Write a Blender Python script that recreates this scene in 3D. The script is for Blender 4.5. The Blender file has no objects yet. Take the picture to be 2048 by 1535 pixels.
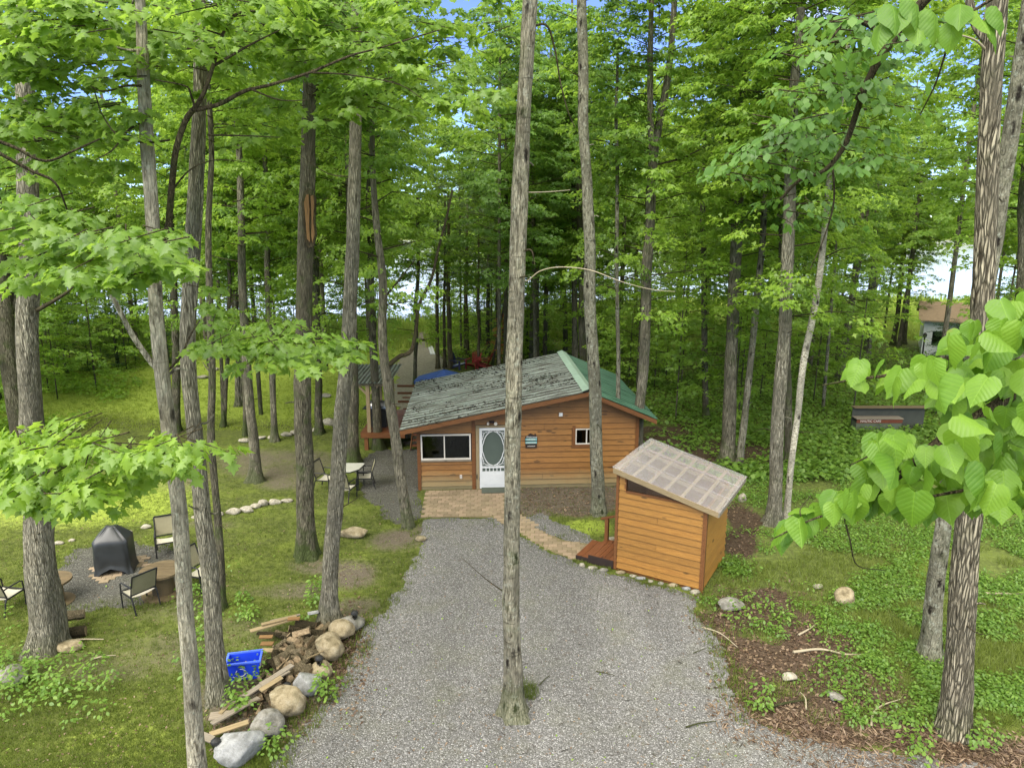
import bpy, math, random
import numpy as np
from mathutils import Vector, Matrix
random.seed(7); RNG = np.random.default_rng(7)
sc = bpy.context.scene
COL = sc.collection
R = math.radians
# ------------------------------------------------------------------ camera
F = 1410.0; PITCH = R(13); CH = 8.3
cd = bpy.data.cameras.new('camera'); cam = bpy.data.objects.new('camera', cd); COL.objects.link(cam)
cam.location = (0, 0, CH); cam.rotation_euler = (R(90) - PITCH, 0, 0)
cd.sensor_width = 36; cd.lens = 36 * F / 2048; cd.clip_start = 0.1; cd.clip_end = 3000
sc.camera = cam
# ------------------------------------------------------------------ sky, sun, exposure
SUN_EL, SUN_AZ = R(48), R(-150)          # azimuth clockwise from +Y; behind the camera, to the left
w = bpy.data.worlds.new('World'); sc.world = w; w.use_nodes = True
nt = w.node_tree; nt.nodes.clear()
sky = nt.nodes.new('ShaderNodeTexSky'); sky.sky_type = 'NISHITA'; sky.sun_disc = False
sky.sun_elevation = SUN_EL; sky.sun_rotation = SUN_AZ
sky.air_density = 1.0; sky.dust_density = 0.0; sky.ozone_density = 7.0; sky.altitude = 2500
# clear blue towards the horizon, broken bright cloud overhead (soft light, hardly any shadow)
def _w(t, **k):
    n = nt.nodes.new('ShaderNode' + t)
    for q, v in k.items(): setattr(n, q, v)
    return n
_tc = _w('TexCoord'); _sep = _w('SeparateXYZ'); nt.links.new(_tc.outputs['Generated'], _sep.inputs[0])
_nz = _w('TexNoise'); _nz.inputs['Scale'].default_value = 2.4; _nz.inputs['Detail'].default_value = 5; nt.links.new(_tc.outputs['Generated'], _nz.inputs['Vector'])
_m1 = _w('Math', operation='MULTIPLY_ADD'); nt.links.new(_nz.outputs['Fac'], _m1.inputs[0]); _m1.inputs[1].default_value = .9; nt.links.new(_sep.outputs[2], _m1.inputs[2])
_mr = _w('MapRange', interpolation_type='SMOOTHSTEP'); nt.links.new(_m1.outputs[0], _mr.inputs[0]); _mr.inputs[1].default_value = .70; _mr.inputs[2].default_value = .95
_hs = _w('HueSaturation'); _hs.inputs['Hue'].default_value = .515; _hs.inputs['Saturation'].default_value = 1.0; _hs.inputs['Value'].default_value = .85; nt.links.new(sky.outputs[0], _hs.inputs['Color'])
_mx = _w('Mix', data_type='RGBA'); nt.links.new(_mr.outputs[0], _mx.inputs['Factor']); nt.links.new(_hs.outputs[0], _mx.inputs['A']); _mx.inputs['B'].default_value = (9.0, 8.7, 8.0, 1)
bg = nt.nodes.new('ShaderNodeBackground'); bg.inputs[1].default_value = 0.14
wo = nt.nodes.new('ShaderNodeOutputWorld')
nt.links.new(_mx.outputs['Result'], bg.inputs[0]); nt.links.new(bg.outputs[0], wo.inputs[0])
sd = bpy.data.lights.new('sun', 'SUN'); sun = bpy.data.objects.new('sun', sd); COL.objects.link(sun)
sd.energy = 2.6; sd.angle = R(45); sd.color = (1.0, 0.95, 0.86)
sdir = Vector((math.sin(SUN_AZ) * math.cos(SUN_EL), math.cos(SUN_AZ) * math.cos(SUN_EL), math.sin(SUN_EL)))
sun.rotation_euler = sdir.to_track_quat('Z', 'Y').to_euler()
sc.view_settings.view_transform = 'Standard'; sc.view_settings.look = 'None'
sc.view_settings.exposure = 1.32; sc.view_settings.gamma = 1.0; sc.view_settings.use_curve_mapping = False
sc.render.engine = 'CYCLES'
cy = sc.cycles
cy.use_denoising = True; cy.max_bounces = 10; cy.diffuse_bounces = 7; cy.glossy_bounces = 2
cy.transmission_bounces = 7; cy.transparent_max_bounces = 8; cy.caustics_reflective = False; cy.caustics_refractive = False

# ------------------------------------------------------------------ pixel <-> world (photo pixels, 2048 x 1535)
CP, SP = math.cos(PITCH), math.sin(PITCH)
def ray(px, py):
    x = (px - 1024) / F; y = -(py - 767.5) / F
    return np.array([x, CP + SP * y, -SP + CP * y])
def G(px, py, z=0.0):
    d = ray(px, py); t = (z - CH) / d[2]; return np.array([d[0] * t, d[1] * t, z])
def AY(px, py, Y):
    d = ray(px, py); t = Y / d[1]; return np.array([d[0] * t, Y, CH + d[2] * t])
def PR(x, y, z):
    dz = z - CH; f = y * CP - dz * SP; u = y * SP + dz * CP
    f = np.where(f < 0.1, 0.1, f)
    return 1024 + F * x / f, 767.5 - F * u / f

# ------------------------------------------------------------------ value noise
_L = RNG.random((64, 64, 64)).astype(np.float32)
def vnoise(x, y, z):
    x, y, z = [np.asarray(a, dtype=np.float64) for a in (x, y, z)]
    xi, yi, zi = np.floor(x).astype(int), np.floor(y).astype(int), np.floor(z).astype(int)
    fx, fy, fz = x - xi, y - yi, z - zi
    fx, fy, fz = [f * f * (3 - 2 * f) for f in (fx, fy, fz)]
    def g(a, b, c): return _L[(xi + a) % 64, (yi + b) % 64, (zi + c) % 64]
    r = 0
    for a in (0, 1):
        for b in (0, 1):
            for c in (0, 1):
                r = r + g(a, b, c) * (fx if a else 1 - fx) * (fy if b else 1 - fy) * (fz if c else 1 - fz)
    return r * 2 - 1
def fbm(x, y, z=0.0, o=3):
    r = 0; a = 1; s = 1
    for i in range(o):
        r = r + a * vnoise(x * s + 17 * i, y * s + 5 * i, np.asarray(z) * s + 3 * i); a *= .5; s *= 2.03
    return r
def sstep(a, b, x): t = np.clip((x - a) / (b - a), 0, 1); return t * t * (3 - 2 * t)

# ------------------------------------------------------------------ mesh and object helpers
WL = {}
def mesh_np(name, V, Fa, mat=None, smooth=False, attrs=None, uv=None):
    V = np.ascontiguousarray(V, dtype=np.float32).reshape(-1, 3)
    me = bpy.data.meshes.new(name)
    if isinstance(Fa, np.ndarray):
        n, k = Fa.shape
        me.vertices.add(len(V)); me.vertices.foreach_set('co', V.ravel())
        me.loops.add(n * k); me.loops.foreach_set('vertex_index', Fa.astype(np.int32).ravel())
        me.polygons.add(n); me.polygons.foreach_set('loop_start', np.arange(0, n * k, k, dtype=np.int32))
        me.polygons.foreach_set('loop_total', np.full(n, k, dtype=np.int32))
        me.update(calc_edges=True)
    else:
        me.from_pydata([tuple(map(float, v)) for v in V], [], [tuple(int(i) for i in f) for f in Fa]); me.update()
    if smooth: me.polygons.foreach_set('use_smooth', np.ones(len(me.polygons), dtype=bool))
    for k_, a in (attrs or {}).items():
        at = me.attributes.new(k_, 'FLOAT', 'POINT'); at.data.foreach_set('value', np.ascontiguousarray(a, dtype=np.float32))
    if uv is not None:
        ul = me.uv_layers.new(name='UVMap')
        li = np.empty(len(me.loops), dtype=np.int32); me.loops.foreach_get('vertex_index', li)
        ul.data.foreach_set('uv', np.ascontiguousarray(np.asarray(uv, dtype=np.float32)[li]).ravel())
    if mat: me.materials.append(mat)
    return me
def link(name, me, parent=None, loc=(0, 0, 0)):
    o = bpy.data.objects.new(name, me); COL.objects.link(o); o.location = loc
    if parent is not None: o.parent = parent
    return o
def tag(o, label=None, cat=None, group=None, kind=None):
    if label: o['label'] = label
    if cat: o['category'] = cat
    if group: o['group'] = group
    if kind: o['kind'] = kind
    return o
def thing(name, loc, label, cat, group=None):
    o = bpy.data.objects.new(name, None); COL.objects.link(o); o.location = [float(a) for a in loc]
    o.empty_display_size = 0.1
    WL[o.name] = np.array(loc, dtype=float)
    return tag(o, label, cat, group)
def wl(o): return WL.get(o.name, np.zeros(3)) if o is not None else np.zeros(3)
def part(name, V, Fa, mat, parent=None, **kw):
    """V in world metres; the child keeps its parent's origin."""
    V = np.asarray(V, dtype=float).reshape(-1, 3); b = wl(parent)
    me = mesh_np(name, V - b, Fa, mat, **kw)
    o = link(name, me, parent); WL[o.name] = b
    return o
def dup(root, loc=None, rz=None, parent=None, label=None, group=None, name=None):
    c = root.copy(); COL.objects.link(c); c.parent = parent
    if loc is not None: c.location = [float(a) for a in loc]
    if rz is not None: c.rotation_euler = (root.rotation_euler[0], root.rotation_euler[1], rz)
    if label: c['label'] = label
    if group: c['group'] = group
    for ch in KIDS.get(root.name, ()): 
        if parent is None: dup2(ch, c)
        else: dup2(ch, c)
    return c
def dup2(ch, p):
    d = ch.copy(); COL.objects.link(d); d.parent = p
    for g in KIDS.get(ch.name, ()): dup2(g, d)
KIDS = {}
def kids(root):
    for o in list(COL.objects):
        if o.parent is not None: KIDS.setdefault(o.parent.name, [])
    KIDS[root.name] = [o for o in root.children]
    for o in root.children: KIDS[o.name] = [q for q in o.children]

class MB:
    """collects polygons in world metres"""
    def __init__(s, T=None): s.v = []; s.f = []; s.uv = []; s.T = T
    def add(s, V, Fa, uv=None):
        b = len(s.v); V = [np.asarray(p, dtype=float) for p in V]
        for i, p in enumerate(V):
            s.uv.append(uv[i] if uv is not None else (p[0] + p[1] * .37, p[2]))
            s.v.append(s.T(p) if s.T else p)
        for f in Fa: s.f.append(tuple(i + b for i in f))
        return s
    def box(s, x0, x1, y0, y1, z0, z1, uv='auto'):
        V = [(x, y, z) for z in (z0, z1) for y in (y0, y1) for x in (x0, x1)]
        L = (abs(x1 - x0), abs(y1 - y0), abs(z1 - z0)); a = int(np.argmax(L)); o = [i for i in (0, 1, 2) if i != a]
        U = [(p[a], p[o[0]] + p[o[1]]) for p in V]
        return s.add(V, [(0, 2, 3, 1), (4, 5, 7, 6), (0, 1, 5, 4), (2, 6, 7, 3), (0, 4, 6, 2), (1, 3, 7, 5)], U)
    def bar(s, a, b, w, h=None, up=(0, 0, 1)):
        a = np.asarray(a, float); b = np.asarray(b, float); h = h or w
        d = b - a; L = np.linalg.norm(d); d = d / L; up = np.asarray(up, float)
        if abs(d @ up) > .98: up = np.array([1., 0, 0])
        x = np.cross(d, up); x /= np.linalg.norm(x); y = np.cross(x, d)
        V = []; U = []
        for t, p in ((0, a), (L, b)):
            for sx, sy in ((-1, -1), (1, -1), (1, 1), (-1, 1)):
                V.append(p + x * sx * w / 2 + y * sy * h / 2); U.append((t, sx * w / 2 + sy * h / 2))
        return s.add(V, [(0, 1, 2, 3), (7, 6, 5, 4), (0, 4, 5, 1), (1, 5, 6, 2), (2, 6, 7, 3), (3, 7, 4, 0)], U)
    def prism(s, poly, d0, d1):
        """poly: list of (x,z) in a vertical plane; extruded along y from d0 to d1 (each may be a function)"""
        n = len(poly); f0 = d0 if callable(d0) else (lambda x, z: d0); f1 = d1 if callable(d1) else (lambda x, z: d1)
        V = [(x, f0(x, z), z) for x, z in poly] + [(x, f1(x, z), z) for x, z in poly]; U = [(x, z) for x, z in poly] * 2
        Fa = [tuple(range(n)), tuple(range(2 * n - 1, n - 1, -1))] + [(i, n + i, n + (i + 1) % n, (i + 1) % n) for i in range(n)]
        return s.add(V, Fa, U)
    def tube(s, pts, rad, n=8, cap=True):
        V, Fa = tube(pts, rad, n); return s.add(V, [tuple(f) for f in Fa] + ([tuple(range(n)), tuple(range(len(V) - 1, len(V) - n - 1, -1))] if cap else []))
    def build(s, name, mat, parent=None, smooth=False, **kw):
        o = part(name, np.array(s.v), s.f, mat, parent, smooth=smooth, uv=np.array(s.uv))
        for k, v in kw.items(): o[k] = v
        return o

def tube(pts, rad, n=8, ridge=None):
    pts = np.asarray(pts, float); m = len(pts); rad = np.broadcast_to(np.asarray(rad, float), (m,))
    tan = np.gradient(pts, axis=0) if m > 2 else np.repeat((pts[-1] - pts[0])[None], m, 0)
    tan /= np.linalg.norm(tan, axis=1)[:, None] + 1e-9
    ref = np.array([1., 0, 0]) if abs(tan[0][0]) < .8 else np.array([0, 1., 0])
    X = ref[None] - tan * (tan @ ref)[:, None]; X /= np.linalg.norm(X, axis=1)[:, None] + 1e-9
    Y = np.cross(tan, X)
    th = np.arange(n) * 2 * math.pi / n
    rr = rad[:, None] * np.ones(n)[None]
    if ridge is not None: rr = ridge(rr, th, pts)
    V = pts[:, None] + X[:, None] * (rr * np.cos(th))[..., None] + Y[:, None] * (rr * np.sin(th))[..., None]
    i = np.arange(m - 1)[:, None] * n; j = np.arange(n)[None]; k = (j + 1) % n
    Fa = np.stack([i + j, i + k, i + n + k, i + n + j], -1).reshape(-1, 4)
    return V.reshape(-1, 3), Fa
def resample(P, step):
    P = np.asarray(P, float); d = np.r_[0, np.cumsum(np.linalg.norm(np.diff(P[:, :3], axis=0), axis=1))]
    n = max(2, int(d[-1] / step) + 1); t = np.linspace(0, d[-1], n)
    # smooth through the points
    out = np.stack([np.interp(t, d, P[:, c]) for c in range(P.shape[1])], 1)
    if n > 6:
        k = max(1, int(.5 / step)); pad = np.concatenate([np.repeat(out[:1], k, 0), out, np.repeat(out[-1:], k, 0)])
        ker = np.ones(2 * k + 1) / (2 * k + 1); sm = np.stack([np.convolve(pad[:, c], ker, 'valid') for c in range(P.shape[1])], 1)
        wgt = np.minimum(np.minimum(np.arange(n), np.arange(n)[::-1]) / k, 1)[:, None]; out = out * (1 - wgt) + sm * wgt
    return out
def catm(P, n=6):
    P = np.asarray(P, float)
    Q = np.concatenate([[2 * P[0] - P[1]], P, [2 * P[-1] - P[-2]]]); o = []
    for i in range(1, len(Q) - 2):
        for k in range(n):
            t = k / n; a, b, c, d = Q[i - 1:i + 3]
            o.append(.5 * ((2 * b) + (c - a) * t + (2 * a - 5 * b + 4 * c - d) * t * t + (3 * b - a - 3 * c + d) * t ** 3))
    o.append(P[-1]); return np.array(o)

# ------------------------------------------------------------------ materials
def mat(name):
    m = bpy.data.materials.new(name); m.use_nodes = True; t = m.node_tree; t.nodes.clear()
    o = t.nodes.new('ShaderNodeOutputMaterial'); return m, N(t), o
class N:
    def __init__(s, t): s.t = t
    def __call__(s, typ, _in=None, **kw):
        n = s.t.nodes.new('ShaderNode' + typ)
        for k, v in kw.items(): setattr(n, k, v)
        for k, v in (_in or {}).items(): s.set(n.inputs[k], v)
        return n
    def set(s, sock, v):
        if isinstance(v, bpy.types.NodeSocket): s.t.links.new(v, sock)
        elif isinstance(v, bpy.types.Node): s.t.links.new(v.outputs[0], sock)
        else: sock.default_value = v
    def math(s, op, a, b=0.0, c=None, clamp=False):
        n = s.t.nodes.new('ShaderNodeMath'); n.operation = op; n.use_clamp = clamp
        s.set(n.inputs[0], a); s.set(n.inputs[1], b)
        if c is not None: s.set(n.inputs[2], c)
        return n.outputs[0]
    def mix(s, f, a, b, typ='MIX'):
        n = s.t.nodes.new('ShaderNodeMix'); n.data_type = 'RGBA'; n.blend_type = typ
        s.set(n.inputs['Factor'], f); s.set(n.inputs['A'], a); s.set(n.inputs['B'], b); return n.outputs['Result']
    def ramp(s, f, stops, interp='LINEAR'):
        n = s.t.nodes.new('ShaderNodeValToRGB'); n.color_ramp.interpolation = interp; e = n.color_ramp.elements
        while len(e) > 1: e.remove(e[0])
        e[0].position = stops[0][0]; e[0].color = c4(stops[0][1])
        for p, c in stops[1:]:
            q = e.new(p); q.color = c4(c)
        s.set(n.inputs[0], f); return n.outputs[0]
    def noise(s, vec, scale, detail=4, rough=.55, dist=0.0):
        return s('TexNoise', {'Vector': vec, 'Scale': scale, 'Detail': detail, 'Roughness': rough, 'Distortion': dist}).outputs['Fac']
    def voro(s, vec, scale, feature='F1', out='Distance', rnd=1.0):
        return s('TexVoronoi', {'Vector': vec, 'Scale': scale, 'Randomness': rnd}, feature=feature).outputs[out]
    def mapping(s, vec, scale=(1, 1, 1), loc=(0, 0, 0), rot=(0, 0, 0)):
        return s('Mapping', {'Vector': vec, 'Scale': scale, 'Location': loc, 'Rotation': rot}).outputs[0]
    def attr(s, n, out='Fac'): return s('Attribute', attribute_name=n).outputs[out]
    def bump(s, h, strength=.5, dist=.02): return s('Bump', {'Height': h, 'Strength': strength, 'Distance': dist}).outputs[0]
    def bsdf(s, col, rough=.8, bump=None, metal=0.0, spec=.3, **kw):
        d = {'Base Color': col, 'Roughness': rough, 'Metallic': metal, 'Specular IOR Level': spec}
        if bump is not None: d['Normal'] = bump
        d.update(kw); return s('BsdfPrincipled', d)
def c4(c): return (c[0], c[1], c[2], 1.0) if len(c) == 3 else c
def fin(n, o, sh): n.t.links.new(sh.outputs[0], o.inputs[0])
def hexc(r, g, b):
    f = lambda v: ((v / 255 + .055) / 1.055) ** 2.4 if v > 10 else v / 255 / 12.92
    return (f(r), f(g), f(b))

def plain(name, col, rough=.6, metal=0, var=.12, scale=6, spec=.3, bumps=.15):
    m, n, o = mat(name); co = n('TexCoord').outputs['Object']
    f = n.noise(co, scale, 5)
    c = n.ramp(f, [(.3, [v * (1 - var) for v in col]), (.7, [min(1, v * (1 + var)) for v in col])])
    fin(n, o, n.bsdf(c, rough, n.bump(n.noise(co, scale * 12, 3), bumps, .004), metal, spec)); return m

def wood(name, base, dark, knots=True, rough=.55, grey=0.0, scale=1.0, weather=False):
    m, n, o = mat(name)
    uv = n('TexCoord').outputs['UV']; rnd = n('ObjectInfo').outputs['Random']
    off = n('CombineXYZ', {'X': n.math('MULTIPLY', rnd, 37.0), 'Y': n.math('MULTIPLY', rnd, 11.0)})
    v = n('VectorMath', {0: uv, 1: off}, operation='ADD').outputs[0]
    g = n.noise(n.mapping(v, (1.5 * scale, 26 * scale, 1)), 2.0, 6, .6, 1.2)
    big = n.noise(n.mapping(v, (.8, 2.2, 1)), 1.6, 3)
    c = n.ramp(g, [(.25, dark), (.6, base), (.85, [min(1, x * 1.25) for x in base])])
    c = n.mix(n.math('MULTIPLY', big, .45), c, c4([x * .62 for x in base]))
    tint = n.ramp(rnd, [(0, (.72, .70, .66)), (.35, (.93, .9, .88)), (.6, (1, 1, 1)), (1, (.98, .90, .82))])
    c = n.mix(.75, c, tint, 'MULTIPLY')
    if knots:
        kv = n.mapping(v, (2.3, 6.5, 1)); vo = n('TexVoronoi', {'Vector': kv, 'Scale': 1.0, 'Randomness': 1.0}, feature='F1')
        sel = n.math('GREATER_THAN', n('SeparateColor', {'Color': vo.outputs['Color']}).outputs[0], .35)
        rad = n.math('MULTIPLY', n('SeparateColor', {'Color': vo.outputs['Color']}).outputs[1], .2)
        k = n.math('MULTIPLY', n.ramp(n.math('SUBTRACT', vo.outputs['Distance'], rad), [(0, (1, 1, 1)), (.09, (0, 0, 0))]), sel)
        c = n.mix(n.math('MULTIPLY', k, .85), c, c4([x * .22 for x in base]))
    if weather:
        z = n('SeparateXYZ', {0: uv}).outputs[1]
        wz = n.math('MULTIPLY', n.ramp(n.math('ADD', z, n.math('MULTIPLY', big, .35)), [(.35, (1, 1, 1)), (.8, (0, 0, 0))]), .75)
        c = n.mix(wz, c, c4(hexc(128, 118, 84)))
    b = n.bump(g, .35, .006)
    fin(n, o, n.bsdf(c, rough, b, spec=.35)); return m

def bark(name, light, dark, scale=1.0, fissure=.6, moss=.25, lichen=.0, marks=0.0, stretch=7.0):
    m, n, o = mat(name); co = n('TexCoord').outputs['Object']; rnd = n('ObjectInfo').outputs['Random']
    off = n('CombineXYZ', {'X': n.math('MULTIPLY', rnd, 50.0)})
    co = n('VectorMath', {0: co, 1: off}, operation='ADD').outputs[0]
    wv = n.noise(n.mapping(co, (3, 3, 1.2)), 1.0, 3)
    cw = n('VectorMath', {0: co, 1: n('CombineXYZ', {'X': n.math('MULTIPLY', wv, .07), 'Y': n.math('MULTIPLY', wv, -.07)})}, operation='ADD').outputs[0]
    f = n.noise(n.mapping(cw, (24 * scale, 24 * scale, 24 * scale / stretch)), 1.0, 5, .6, .4)
    vo = n.voro(n.mapping(cw, (30 * scale, 30 * scale, 30 * scale / stretch)), 1.0, 'DISTANCE_TO_EDGE')
    fis = n.ramp(vo, [(0, (0, 0, 0)), (.22, (1, 1, 1))])
    h = n.math('ADD', n.math('MULTIPLY', fis, fissure), n.math('MULTIPLY', f, 1.0 - fissure * .5))
    c = n.ramp(f, [(.36, [x * .7 for x in dark]), (.5, light), (.66, [min(1, x * 1.45) for x in light])])
    c = n.mix(n.math('MULTIPLY', n.math('SUBTRACT', 1.0, fis), fissure), c, c4([x * .35 for x in dark]))
    blot = n.noise(n.mapping(co, (2.5, 2.5, 1.1)), 1.0, 4)
    c = n.mix(n.ramp(blot, [(.42, (0, 0, 0)), (.6, (.7, .7, .7))]), c, c4([x * .42 for x in light]))
    if lichen:
        li = n.noise(co, 9.0, 5, .7)
        c = n.mix(n.math('MULTIPLY', n.ramp(li, [(.55, (0, 0, 0)), (.66, (1, 1, 1))]), lichen), c, c4(hexc(168, 172, 156)))
    if marks:
        cm = n('VectorMath', {0: co, 1: n('CombineXYZ', {'X': n.math('MULTIPLY', n.noise(co, 14.0, 3), .10), 'Z': n.math('MULTIPLY', n.noise(co, 11.0, 3), .25)})}, operation='ADD').outputs[0]
        mk = n.voro(n.mapping(cm, (6, 6, 2.2)), 1.0, 'F1')
        c = n.mix(n.math('MULTIPLY', n.ramp(mk, [(.12, (1, 1, 1)), (.29, (0, 0, 0))]), marks), c, c4((.018, .015, .012)))
        rg = n.noise(n.mapping(co, (2, 2, 16)), 1.0, 3)
        c = n.mix(n.math('MULTIPLY', n.ramp(rg, [(.62, (0, 0, 0)), (.7, (1, 1, 1))]), marks * .6), c, c4([x * .35 for x in dark]))
    zz = n('SeparateXYZ', {0: n('TexCoord').outputs['Object']}).outputs[2]
    mz = n.math('ADD', n.math('MULTIPLY', zz, -1.2), 1.0, clamp=True)
    mm = n.math('MULTIPLY', n.ramp(n.math('ADD', n.noise(co, 3.0, 4), n.math('MULTIPLY', mz, .35)), [(.52, (0, 0, 0)), (.75, (1, 1, 1))]), moss * 2.2, clamp=True)
    c = n.mix(mm, c, c4((.05, .075, .018)))
    fin(n, o, n.bsdf(c, .9, n.bump(h, 1.0, .03), spec=.1)); return m

def leafmat(name, c0, c1, c2, trans=.45, veins=False, gloss=.025):
    m, n, o = mat(name)
    s = n.math('ADD', n.math('MULTIPLY', n.attr('shade'), .7), n.math('MULTIPLY', n('ObjectInfo').outputs['Random'], .3))
    c = n.ramp(s, [(0, c0), (.5, c1), (1, c2)])
    nrm = None
    if veins:
        uv = n('SeparateXYZ', {0: n('TexCoord').outputs['UV']}); ax = n.math('ABSOLUTE', uv.outputs[0])
        mid = n.ramp(ax, [(0, (1, 1, 1)), (.018, (0, 0, 0))])
        ph = n.math('FRACT', n.math('MULTIPLY', n.math('SUBTRACT', uv.outputs[1], n.math('MULTIPLY', ax, .75)), 7.5))
        sv = n.ramp(ph, [(0, (1, 1, 1)), (.10, (0, 0, 0)), (.94, (0, 0, 0)), (1, (1, 1, 1))])
        vv = n.math('MAXIMUM', mid, n.math('MULTIPLY', sv, .7))
        pat = n.noise(n('TexCoord').outputs['UV'], 4.0, 3)
        c = n.mix(n.math('MULTIPLY', vv, .3), c, c4([min(1, x * 2.1) for x in c2]))
        c = n.mix(n.math('MULTIPLY', pat, .4), c, c4([x * .7 for x in c1]))
        bl = n.noise(n.mapping(n('TexCoord').outputs['Object'], (1, 1, 1)), 9.0, 4, .7)
        c = n.mix(n.ramp(bl, [(.64, (0, 0, 0)), (.72, (.7, .7, .7))]), c, c4((.16, .13, .03)))
        nrm = n.bump(n.math('SUBTRACT', n.math('MULTIPLY', n.ramp(ph, [(0, (0, 0, 0)), (.5, (1, 1, 1)), (1, (0, 0, 0))]), .6), vv), .3, .004)
    d = n('BsdfDiffuse', {'Color': c}); t = n('BsdfTranslucent', {'Color': n.mix(.5, c, c4([min(1, x * 1.9) for x in c2]))})
    g = n('BsdfGlossy', {'Color': (1, 1, 1, 1), 'Roughness': .5})
    if nrm is not None:
        for q in (d, g): n.set(q.inputs['Normal'], nrm)
    a = n('MixShader', {0: trans, 1: d, 2: t}); b = n('MixShader', {0: gloss, 1: a, 2: g})
    fin(n, o, b); return m

M = {}
M['maple'] = leafmat('maple_leaf', (.065, .135, .018), (.15, .26, .028), (.26, .39, .045), .52)
M['mapled'] = leafmat('maple_leaf_deep', (.05, .12, .02), (.11, .215, .028), (.19, .31, .04), .5)
M['maplel'] = leafmat('maple_leaf_light', (.09, .18, .02), (.18, .30, .028), (.30, .43, .05), .52)
M['bass'] = leafmat('basswood_leaf', (.07, .165, .014), (.12, .235, .02), (.19, .32, .03), .4, True, .02)
M['bassm'] = leafmat('basswood_leaf_small', (.035, .095, .018), (.08, .18, .028), (.15, .27, .04), .45)
M['conifer'] = leafmat('conifer_needles', (.022, .05, .018), (.04, .085, .028), (.075, .13, .045), .2)
M['cedar'] = leafmat('cedar_foliage', (.05, .09, .035), (.09, .15, .055), (.15, .21, .085), .25)
M['under'] = leafmat('undergrowth_leaf', (.045, .11, .014), (.11, .21, .026), (.21, .33, .045), .45)
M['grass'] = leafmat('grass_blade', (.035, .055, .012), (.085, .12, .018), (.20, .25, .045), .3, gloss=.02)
M['grassl'] = leafmat('grass_blade_sun_tinted', (.12, .17, .02), (.20, .26, .03), (.32, .38, .06), .35, gloss=.02)  # lit copy of the grass, sunlight put into its colour
M['reed'] = leafmat('reed_blade', (.14, .20, .03), (.24, .32, .05), (.38, .44, .10), .4)
M['litter'] = leafmat('dead_leaf', (.04, .024, .014), (.10, .062, .038), (.26, .19, .12), .1)
M['roofdirt'] = leafmat('roof_debris', (.012, .011, .008), (.03, .026, .02), (.07, .055, .04), .0)
M['barkA'] = bark('bark_brown_grey', hexc(132, 126, 108), hexc(84, 79, 65), 1.0, .55, .25)
M['barkB'] = bark('bark_dark', hexc(108, 103, 86), hexc(66, 62, 50), 1.0, .5, .35)
M['barkC'] = bark('bark_pale_grey', hexc(128, 125, 108), hexc(84, 80, 66), 1.2, .25, .12, .5, 1.0, 4)
M['barkD'] = bark('bark_furrowed', hexc(142, 137, 120), hexc(96, 91, 75), 1.25, .6, .08, 0, 0, 8)
M['barkI'] = bark('bark_deep_furrowed', hexc(150, 142, 122), hexc(84, 77, 62), .85, .95, .08, 0, 0, 9)
M['barkE'] = bark('bark_smooth_grey', hexc(134, 129, 112), hexc(84, 79, 64), 1.0, .35, .16, .4, 1.0, 5)
M['barkH'] = bark('bark_pale_maple', hexc(158, 152, 134), hexc(108, 101, 84), 1.0, .3, .06, .35, .8, 5)
M['barkF'] = bark('bark_birch', hexc(172, 167, 150), hexc(130, 124, 104), .8, .05, .08, .1, 1.0, .7)
M['barkG'] = bark('bark_cedar', hexc(128, 116, 90), hexc(80, 70, 50), 1.3, .6, .1, 0, 0, 16)
M['branch'] = bark('branch_bark', hexc(84, 76, 58), hexc(46, 42, 32), 2.0, .3, .2)
M['twig'] = plain('pale_twig', hexc(150, 140, 118), .85)
M['siding'] = wood('cedar_siding', hexc(150, 106, 52), hexc(106, 68, 30), True, .5, weather=True)
M['siding2'] = wood('pine_siding', hexc(158, 115, 52), hexc(122, 82, 34), True, .45)
M['trim'] = wood('brown_trim', hexc(118, 78, 44), hexc(84, 52, 28), False, .5)
M['pine'] = wood('raw_lumber', hexc(150, 134, 102), hexc(112, 98, 70), True, .7)
M['deck'] = wood('stained_deck', hexc(118, 72, 42), hexc(86, 50, 28), True, .5)
M['grey_wood'] = wood('weathered_wood', hexc(138, 130, 116), hexc(98, 90, 76), True, .85)
M['spool'] = wood('spool_wood', hexc(110, 96, 70), hexc(70, 60, 42), False, .85)
M['skirt'] = wood('skirt_board', hexc(134, 124, 92), hexc(100, 92, 66), False, .8)
M['white'] = plain('white_paint', (.56, .57, .56), .4, 0, .04)
M['cream'] = plain('cream_vinyl', (.58, .54, .47), .4, 0, .05)
M['black'] = plain('black_metal', (.018, .018, .018), .45, 0, .2)
M['dark'] = plain('dark_interior', (.012, .012, .012), .9)
M['mesh'] = plain('sling_fabric', hexc(176, 171, 154), .8, 0, .08)
M['meshb'] = plain('sling_fabric_back', hexc(124, 119, 94), .8, 0, .08)
M['tabletop'] = plain('frosted_table_top', hexc(160, 160, 150), .25, 0, .06)
M['cover'] = plain('black_vinyl_cover', (.022, .024, .024), .42, 0, .3, 3, .5, .3)
M['blue'] = plain('blue_plastic', (.012, .05, .62), .38, 0, .1, 3, .5)
M['blueedge'] = plain('blue_plastic_rim', (.08, .16, .75), .35, 0, .1, 3, .5)
M['canvas'] = plain('blue_canvas', hexc(52, 78, 138), .85, 0, .1)
M['navy'] = plain('navy_chair_paint', hexc(48, 48, 78), .6, 0, .2)
M['red'] = plain('red_chair_paint', hexc(140, 44, 40), .6, 0, .2)
M['paleblue'] = plain('pale_cushion', hexc(176, 186, 210), .8)
M['mat'] = plain('door_mat', hexc(74, 80, 70), .95)
M['screen'] = plain('door_screen', hexc(74, 84, 76), .6, 0, .1, 2)
M['teal'] = plain('teal_paint', hexc(112, 160, 158), .7)
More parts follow.
